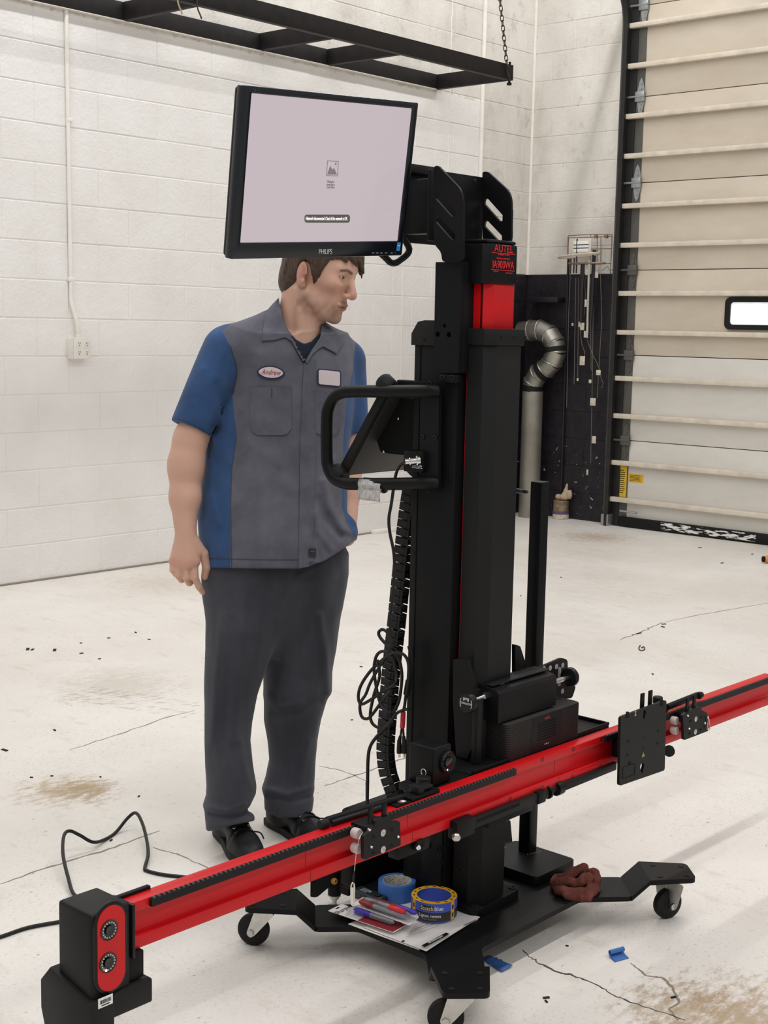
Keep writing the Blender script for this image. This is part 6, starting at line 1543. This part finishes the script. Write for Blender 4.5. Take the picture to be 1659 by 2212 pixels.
# --- trousers
LEG_R = stations([(444, 616, 1215, -.03, .80), (441, 612, 1300, -.05, .88), (443, 599, 1350, -.065), (444, 587, 1400, -.07), (443, 573, 1445, -.07), (441, 557, 1500, -.07), (440, 544, 1560, -.07), (440, 540, 1600, -.07), (442, 545, 1650, -.07), (446, 552, 1695, -.07), (446, 552, 1715, -.07), (439, 541, 1738, -.07), (442, 536, 1748, -.07), (444, 550, 1766, -.075), (446, 547, 1786, -.075), (452, 546, 1794, -.075)], 1.02)
LEG_L = stations([(596, 748, 1200, .02, .80), (594, 747, 1240, .025, .82), (590, 741, 1300, .04, .9), (583, 734, 1350, .06), (576, 727, 1400, .065), (570, 716, 1450, .07), (570, 713, 1490, .07), (571, 706, 1515, .07), (571, 694, 1555, .07), (578, 685, 1600, .075), (583, 681, 1640, .075), (575, 679, 1678, .08), (567, 677, 1702, .08), (572, 678, 1722, .08), (574, 675, 1748, .08), (578, 673, 1770, .08)], 1.02)
HIP = stations([(450, 744, 1150, 0), (447, 748, 1200, 0), (443, 750, 1240, 0), (448, 741, 1280, .0, .62), (462, 728, 1320, .0, .56), (500, 690, 1370, 0, .5), (545, 640, 1415, 0, .5)], .68)
def slant(P, S, dz_): pass
def pants_f(P):
    px, py = PXY(P)
    a = loft(P, LEG_R); b_ = loft(P, LEG_L); d = smin(a, b_, .014)
    hp_ = loft(P, HIP); d = smin(d, hp_, .03)
    d = d + .0034 * nz3(P * np.array((1, 1, .3)), 51, 42) + .0016 * nz3(P * np.array((1, 1, .6)), 52, 90)
    front = ((P - W(600, 1300)) @ FD > -.1)
    def fold(pts, w, amp): return amp * np.exp(-(lined(px, py, pts) / w) ** 2) * front
    d = d - fold([(690, 1330), (704, 1420), (710, 1495)], 9, .008) - fold([(578, 1500), (600, 1530), (650, 1520)], 9, .005) + fold([(590, 1545), (640, 1540), (690, 1512)], 9, .005)
    d = d - fold([(455, 1745), (490, 1752), (530, 1738)], 6, .006) + fold([(455, 1757), (500, 1765), (545, 1748)], 5, .006) - fold([(575, 1705), (620, 1716), (672, 1702)], 6, .006) + fold([(580, 1722), (630, 1732), (672, 1718)], 6, .005)
    d = d - fold([(480, 1330), (468, 1450), (458, 1600)], 8, .005) - fold([(530, 1280), (520, 1420), (505, 1600)], 10, .005) + fold([(500, 1340), (495, 1470), (485, 1600)], 8, .004) + fold([(598, 1318), (622, 1262), (645, 1232)], 8, .007) - fold([(520, 1600), (528, 1660), (545, 1700)], 8, .004) - fold([(470, 1620), (480, 1690), (500, 1730)], 9, .003)
    d = d - fold([(660, 1380), (640, 1450), (610, 1500)], 10, .003) - fold([(668, 1600), (655, 1650), (650, 1690)], 8, .004)
    hemR = np.interp(px, [440, 470, 500, 550], [1797, 1793, 1783, 1773]); hemL = np.interp(px, [565, 600, 640, 682], [1746, 1766, 1766, 1752])
    d = smax(d, (py - np.where(px < 560, hemR, hemL)) * .00126, .003)
    # hollow at the hems
    hz = np.maximum(cap(P, W(498, 1770, -.075), W(505, 1830, -.085), .045, .06), -1); d = np.maximum(d, -np.maximum(hz, P[:, 2] - W(498, 1790, -.075)[2] + .0))
    return d
llo = np.array([W(430, 1810, -.25), W(770, 1140, .25), W(430, 1140, .25), W(770, 1810, -.25)])
q_ = NT('charcoal_work_trousers'); P = q_.pos()
q_.base(q_.ramp(q_.noise(q_.mapv(P, (1, 1, .35)), 9, 5, .6), [(.3, lin('#34363d')), (.7, lin('#484950'))])); q_.set(.85, 0, .2); q_.b.inputs['Sheen Weight'].default_value = .15; q_.bump(q_.noise(P, 1400, 2), .3, .0006)
pants, _ = meshed('trousers', pants_f, (llo.min(0)[0], llo.min(0)[1], W(500, 1806, -.08)[2]), (llo.max(0)[0], llo.max(0)[1], W(600, 1150)[2]), .0045, q_.m, man)

# --- shirt
VCUT = [(606, 640), (612, 690), (628, 728), (657, 786), (666, 770), (690, 735), (700, 690), (705, 640)]
RPX = [(640, 660), (590, 667), (500, 698), (479, 714), (498, 748), (511, 789), (512, 809), (502, 852), (506, 902), (512, 942), (499, 1011), (497, 1094), (498, 1260)]
def xseamL(py): ys = [p[1] for p in RPX]; return np.interp(py, ys, [p[0] for p in RPX])
def xseamR(py): return np.interp(py, [700, 742, 800, 858, 940, 1055, 1094, 1130, 1158, 1200], [762, 768, 762, 750, 742, 739, 738, 750, 764, 795])
S1, S2 = W(*SHR), W(*SHL)
def shirt_f(P):
    px, py = PXY(P)
    d = loft(P, TORSO)
    tr = smin(cap(P, W(606, 712, -.01), W(498, 757, -.075), .058, .060), cap(P, W(668, 722, .0), W(742, 772, .075), .055, .052), .03)
    d = smin(d, tr, .035)
    d = smin(d, ell(P, W(751, 1146, .03), (.024, .030, .040)), .022)
    sR = cap(P, W(492, 757, -.085), W(414, 926, -.11), .066, .0575); sL = cap(P, W(743, 784, .085), W(757, 935, .10), .060, .053)
    aR = W(414, 926, -.11) - W(492, 757, -.085); aR /= np.linalg.norm(aR); aL = W(757, 935, .10) - W(745, 782, .085); aL /= np.linalg.norm(aL)
    sR = smax(sR, (P - W(413, 926, -.11)) @ aR, .004); sL = smax(sL, (P - W(757, 938, .10)) @ aL, .004)
    d = smin(smin(d, sR, .018), sL, .018)
    front = np.clip(((P - W(600, 950)) @ FD + .03) / .05, 0, 1)
    def fold(pts, w, amp): return amp * np.exp(-(lined(px, py, pts) / w) ** 2) * front
    d = d + .0042 * nz3(P * np.array((1, 1, .6)), 61, 24) + .0022 * nz3(P * np.array((1, 1, .5)), 62, 60)
    d = d - fold([(700, 1040), (715, 1100), (740, 1140), (760, 1150)], 9, .009) + fold([(690, 1080), (705, 1125), (735, 1160)], 8, .007) - fold([(680, 1110), (690, 1150), (715, 1185)], 7, .006) + fold([(672, 1130), (682, 1175), (692, 1210)], 6, .004)
    d = d - fold([(560, 770), (552, 830), (545, 900)], 12, .004) + fold([(520, 900), (490, 960), (470, 1000)], 9, .005) - fold([(500, 1000), (540, 960), (600, 1000)], 14, .004) - fold([(440, 800), (455, 860), (470, 910)], 10, .006) + fold([(470, 830), (480, 880), (470, 930)], 9, .005) - fold([(540, 1060), (590, 1030), (640, 1060)], 14, .003)
    d = d - fold([(455, 1000), (452, 1060), (470, 1130)], 8, .004) - fold([(480, 760), (455, 830)], 9, .004) + fold([(740, 860), (728, 920), (720, 980)], 9, .006)
    hem = np.interp(px, [430, 560, 648, 700, 735, 765], [1226, 1228, 1228, 1212, 1190, 1168]); 
    d = smax(d, (py - hem) * .00126, .003)
    # open neck and hollow sleeves
    cut = np.maximum(polyd(px, py, VCUT) * .00126, -((P - W(640, 740, -.02)) @ FD) - .012); d = smax(d, -cut, .004)
    d = smax(d, -cap(P, hp(-.040, 0, -.02), W(637, 780, .018), .0600, .0655), .004)
    for a, b, ra, rb in AR[:2] + AL[:1]: d = np.maximum(d, -np.maximum(cap(P, a, b, ra + .0045, rb + .0045), np.minimum((W(455, 850, -.1) - P) @ aR + .02, 1) if a is not AL[0][0] else (W(752, 880, .09) - P) @ aL))
    return d
q_ = NT('two_tone_work_shirt'); P = q_.pos(); a = q_.n('ShaderNodeAttribute', attribute_name='panel')
gy = q_.ramp(q_.noise(P, 14, 5, .6), [(.3, lin('#54545e')), (.7, lin('#666670'))]); bl = q_.ramp(q_.noise(P, 12, 5, .6), [(.3, lin('#2b4468')), (.7, lin('#385682'))])
gy = q_.mix(q_.ramp(q_.noise(P, 30, 5, .7), [(.62, 0.0), (.8, .35)]), gy, lin('#41424c'))
fac = q_.math('GREATER_THAN', a.outputs['Fac'], 0.0); q_.base(q_.mix(fac, gy, bl)); q_.set(.82, 0, .2); q_.b.inputs['Sheen Weight'].default_value = .12; q_.bump(q_.noise(P, 1500, 2), .3, .0006)
slo = np.array([W(365, 1245, -.3), W(805, 640, .3), W(365, 640, .3), W(805, 1245, -.3)])
shirt, V = meshed('work_shirt', shirt_f, (slo.min(0)[0], slo.min(0)[1], W(600, 1240)[2]), (slo.max(0)[0], slo.max(0)[1], W(600, 640)[2]), .0042, q_.m, man)
px, py = PXY(V); back = ((V - W(600, 950)) @ FD) < -.07
pnl = np.maximum((xseamL(py) - px) / 10, (px - xseamR(py)) / 10); pnl = np.where(back & (py > 730), 1.0, pnl); vflt(shirt, 'panel', pnl)
def under_f(P):
    d = smin(loft(P, TORSO, -.014), cap(P, W(600, 730, 0), W(690, 740, .02), .052, .05), .03); px, py = PXY(P)
    neckl = np.interp(px, [600, 625, 640, 657, 672, 690, 720], [690, 716, 734, 743, 738, 720, 695]); d = smin(d, cap(P, W(645, 770, .01), W(648, 735, .005), .072, .066), .02)
    return smax(smax(d, (neckl - py) * .00126, .003), (P[:, 2] * -1 + W(600, 860)[2]), .004)
und, _ = meshed('undershirt', under_f, (slo.min(0)[0], slo.min(0)[1], W(600, 870)[2]), (slo.max(0)[0], slo.max(0)[1], W(600, 640)[2]), .0042, mat('navy_undershirt', '#232b38', .85, 0, .2), man)

# --- details sewn on the shirt: each follows the cloth
def march(fs, pts, off):
    """from the photo points, walk along the line of sight to the surface fs = off"""
    d = np.array([ray(x, y) for x, y in pts]); dn = d / np.linalg.norm(d, axis=1)[:, None]; t = np.full(len(d), 3.35)
    for _ in range(70):
        s = fs(_CO + dn * t[:, None]) - off; t = t + np.clip(s, -.02, .05) * .8
    return _CO + dn * t[:, None], dn
def sewn(name, poly, m, parent, fs=None, off=.0025, th=.003, step=6.0):
    fs = fs or shirt_f; pts = []
    n = len(poly)
    for i in range(n):
        a, b_ = np.array(poly[i], float), np.array(poly[(i + 1) % n], float); k = max(1, int(np.linalg.norm(b_ - a) / step)); pts += [tuple(a + (b_ - a) * j / k) for j in range(k)]
    nb = len(pts); xs = [p[0] for p in pts]; ys = [p[1] for p in pts]; gx, gy_ = np.meshgrid(np.arange(min(xs) + step / 2, max(xs), step), np.arange(min(ys) + step / 2, max(ys), step)); gx, gy_ = gx.ravel(), gy_.ravel()
    ok = polyd(gx, gy_, poly) < -step * .45; pts += list(zip(gx[ok], gy_[ok]))
    r = geometry.delaunay_2d_cdt([Vector((x, y)) for x, y in pts], [(i, (i + 1) % nb) for i in range(nb)], [], 1, 1e-5)
    vs = [(v.x, v.y) for v in r[0]]; P_, dn = march(fs, vs, off); F = [tuple(f) for f in r[2]]; N = len(P_)
    cnt = {}
    for f in F:
        for i in range(len(f)): cnt[(f[i], f[(i + 1) % len(f)])] = 1
    side = [(a, b_) for (a, b_) in cnt if (b_, a) not in cnt]
    b = B(); b._add([Vector(p) for p in P_] + [Vector(p) for p in P_ + dn * th], F + [tuple(N + i for i in f[::-1]) for f in F] + [(a, b_, N + b_, N + a) for a, b_ in side], True)
    return b.obj(name, m, parent, 50)
def cloth_mat(nm, c1, c2):
    q = NT(nm); P = q.pos(); q.base(q.ramp(q.noise(P, 20, 5, .6), [(.3, lin(c1)), (.7, lin(c2))])); q.set(.82, 0, .2); q.bump(q.noise(P, 1500, 2), .3, .0006); return q.m
M['cgrey'] = cloth_mat('grey_shirt_cloth', '#53535d', '#65656f')
sewn('collar_flap', [(602, 643), (590, 655), (575, 672), (569, 705), (565, 736), (590, 735), (616, 728), (630, 737), (655, 781), (660, 776), (640, 738), (622, 712), (610, 690), (606, 665)], M['cgrey'], shirt, lambda P: np.minimum(shirt_f(P), cap(P, hp(-.040, 0, -.02), W(637, 780, .018), .0625, .070)), .0055, .004, 5)
sewn('collar_flap', [(696, 699), (722, 714), (744, 738), (728, 764), (698, 748), (690, 752), (676, 764), (664, 785), (659, 780), (676, 752), (692, 728)], M['cgrey'], shirt, lambda P: np.minimum(shirt_f(P), cap(P, hp(-.040, 0, -.02), W(637, 780, .018), .0625, .070)), .0055, .004, 5)
sewn('placket', [(657, 784), (682, 778), (684, 900), (680, 1050), (677, 1222), (645, 1228), (647, 1100), (649, 950), (653, 850)], M['cgrey'], shirt, None, .0026, .004, 9)
def rr_poly(x0, y0, x1, y1, r, sk=0.0, n=5):
    out = []
    for cx, cy, a0 in ((x1 - r, y0 + r, -90), (x1 - r, y1 - r, 0), (x0 + r, y1 - r, 90), (x0 + r, y0 + r, 180)):
        out += [(cx + r * math.cos(math.radians(a0 + 90 * k / n)), cy + r * math.sin(math.radians(a0 + 90 * k / n)) + sk * (cx - x0)) for k in range(n + 1)]
    return out
pk = sewn('chest_pocket', [(541, 836), (629, 836), (630, 925), (621, 937), (612, 940), (556, 940), (545, 933), (540, 922)], M['cgrey'], shirt, None, .0030, .005, 8)
sewn('pencil_slot', [(586, 838), (588, 838), (588, 858), (586, 858)], mat('seam_shade', '#3c3c46', .9), pk, None, .0042, .002, 4)
sewn('chest_pocket', [(680, 842), (735, 846), (733, 930), (726, 940), (686, 938), (680, 930)], M['cgrey'], shirt, None, .0030, .005, 8)
oval = lambda cx, cy, a, b_: [(cx + a * math.cos(t), cy + b_ * math.sin(t) * (1 - .22 * abs(math.cos(t)) ** 3) + .06 * a * math.cos(t)) for t in np.linspace(0, 2 * PI, 30)[:-1]]
M['navy'] = mat('navy_patch_border', '#20264a', .8); M['patch'] = mat('white_patch', '#cfc3c4', .8, bump=.2, bscale=900)
np_ = sewn('name_patch', oval(585, 805, 30.5, 15), M['navy'], shirt, None, .0034, .004, 4); sewn('patch_field', oval(585, 804.5, 26.5, 11.8), M['patch'], np_, None, .0044, .003, 4)
def sewn_text(body_, size_px, cx, cy, m, parent, nm, off, sx=1.0, shear=0.0, tilt=0.0):
    o = text(body_, size_px, (0, 0, 0), XA, YA, m, parent, nm, sx=sx, shear=shear); o.parent = None; o.matrix_parent_inverse = Matrix.Identity(4); me = o.data
    p2 = [(cx + v.co.x, cy - v.co.y + tilt * v.co.x) for v in me.vertices]; top_ = np.array([v.co.z > 0 for v in me.vertices]); Pm, dn = march(shirt_f, p2, off)
    Pm = Pm - dn * (top_ * .0004)[:, None]
    for v, p in zip(me.vertices, Pm): v.co = p
    attach(o, parent); return o
sewn_text('Andrew', 15.5, 585, 804.5, mat('red_thread', '#b04452', .8), np_, 'name_text', .0050, .80, .35, .06)
rp_ = sewn('shop_patch', rr_poly(686, 796, 737, 832, 5, .10), M['navy'], shirt, None, .0034, .004, 4); sewn('patch_field', rr_poly(688.5, 798.5, 734.5, 829.5, 4, .10), M['patch'], rp_, None, .0044, .003, 4)
ht = sewn('hem_tag', rr_poly(667, 1184, 683, 1202, 2.5), mat('dark_tag', '#25232b', .7), shirt, None, .0050, .003, 4); sewn_text('ww', 6.5, 675, 1191, mat('red_thread', '#b04452', .8), ht, 'tag_text', .0062, .9)
M['stitch'] = mat('dark_stitch', '#40404a', .9)
def stitch(l, wpx, parent, off=.0012):
    l = np.array(l, float); n = []; m_ = []
    for i in range(len(l)):
        d = l[min(i + 1, len(l) - 1)] - l[max(i - 1, 0)]; d /= np.linalg.norm(d); q = np.array((-d[1], d[0])) * wpx / 2; n.append(tuple(l[i] + q)); m_.append(tuple(l[i] - q))
    return sewn('seam', n + m_[::-1], M['stitch'], parent, None, off, .002, 8)
stitch([(441, 1206), (560, 1209), (644, 1209)], 1.3, shirt); stitch([(500, 1225), (498, 1094), (500, 1011), (511, 945)], 1.6, shirt); stitch([(498, 748), (511, 789), (512, 809), (503, 850)], 1.8, shirt)

# --- shoes
def shoe(heel, toe, name):
    h_, t_ = np.array(onz(*heel, 0)), np.array(onz(*toe, 0)); d = t_ - h_; L_ = .292; d /= np.linalg.norm(d); sd = np.array((-d[1], d[0], 0)); Rs = np.stack([d, sd, ZN], 1); o_ = h_ - d * .035
    def sole_f(P):
        q = (P - o_) @ Rs; wv = np.interp(q[:, 0], [0, .03, .10, .18, .22, .27, .30], [.030, .036, .035, .046, .047, .034, .012]); 
        return np.maximum(np.maximum(np.abs(q[:, 1]) - wv, np.maximum(-q[:, 0], q[:, 0] - L_ + .004)) , np.maximum(q[:, 2] - .022, .0004 - q[:, 2])) - .0
    def up_f(P):
        q = (P - o_) @ Rs
        e = smin(ell(q, (.205, 0, .020), (.082, .046, .048)), ell(q, (.06, 0, .03), (.062, .039, .062)), .03); e = smin(e, cap(q, (.055, 0, .05), (.075, 0, .115), .040, .038), .03); e = smin(e, cap(q, (.10, 0, .07), (.20, 0, .038), .036, .030), .02)
        e = e + .0012 * nz3(P, 71, 110) + .0022 * np.exp(-((q[:, 0] - .185) / .006) ** 2) * (q[:, 2] > .03)
        return np.maximum(np.maximum(e, .020 - q[:, 2]), q[:, 2] - .118)
    c = o_ + d * .14; lo_, hi_ = c - .19, c + .19; lo_[2], hi_[2] = -.008, .14
    M['shoe'] = mat('black_work_shoe_leather', '#171719', .5, 0, .35, .15, 30, .35, 160)
    up, _ = meshed('shoe', up_f, lo_, hi_, .0034, M['shoe'], man); so, _ = meshed('sole', sole_f, lo_, hi_, .0034, M['rubber'], up)
    b = B(); wl_ = lambda f, s, z: Vector(o_ + Rs @ np.array((f, s, z)))
    for k, f in enumerate((.150, .170, .190)):
        for s in (-1, 1):
            z = .088 - .011 * k; sv = .020 * s; 
            lo2, hi2 = .0, .16
            for _ in range(24):
                mid = (lo2 + hi2) / 2
                if up_f(np.array([wl_(f, sv, mid)]))[0] > 0: hi2 = mid
                else: lo2 = mid
            b.torus(wl_(f, sv, lo2 + .0005), Vector(Rs @ np.array((.28, .55 * s, .8))), .0042, .0013, 14, 6)
    b.obj('eyelet', M['zinc'], up)
    b = B()
    for k, f in enumerate((.148, .168, .188)):
        pts_ = []
        for s in np.linspace(-.022, .022, 9):
            lo2, hi2 = .0, .16; ff = f + .016 * (s / .044 + .5)
            for _ in range(22):
                mid = (lo2 + hi2) / 2
                if up_f(np.array([wl_(ff, s, mid)]))[0] > 0: hi2 = mid
                else: lo2 = mid
            pts_.append(wl_(ff, s, lo2 + .0022))
        b.tube(pts_, .0022, 6)
    p0 = pts_[4]; b.tube([pts_[-1], pts_[-1] + Vector(Rs @ np.array((.006, .018, -.004))), pts_[-1] + Vector(Rs @ np.array((.012, .026, -.020)))], .002, 6, smooth=4)
    b.obj('lace', M['rubber'], up); return up
shoe((488, 1806), (549, 1874), 'shoe'); shoe((602, 1784), (700, 1836), 'shoe')
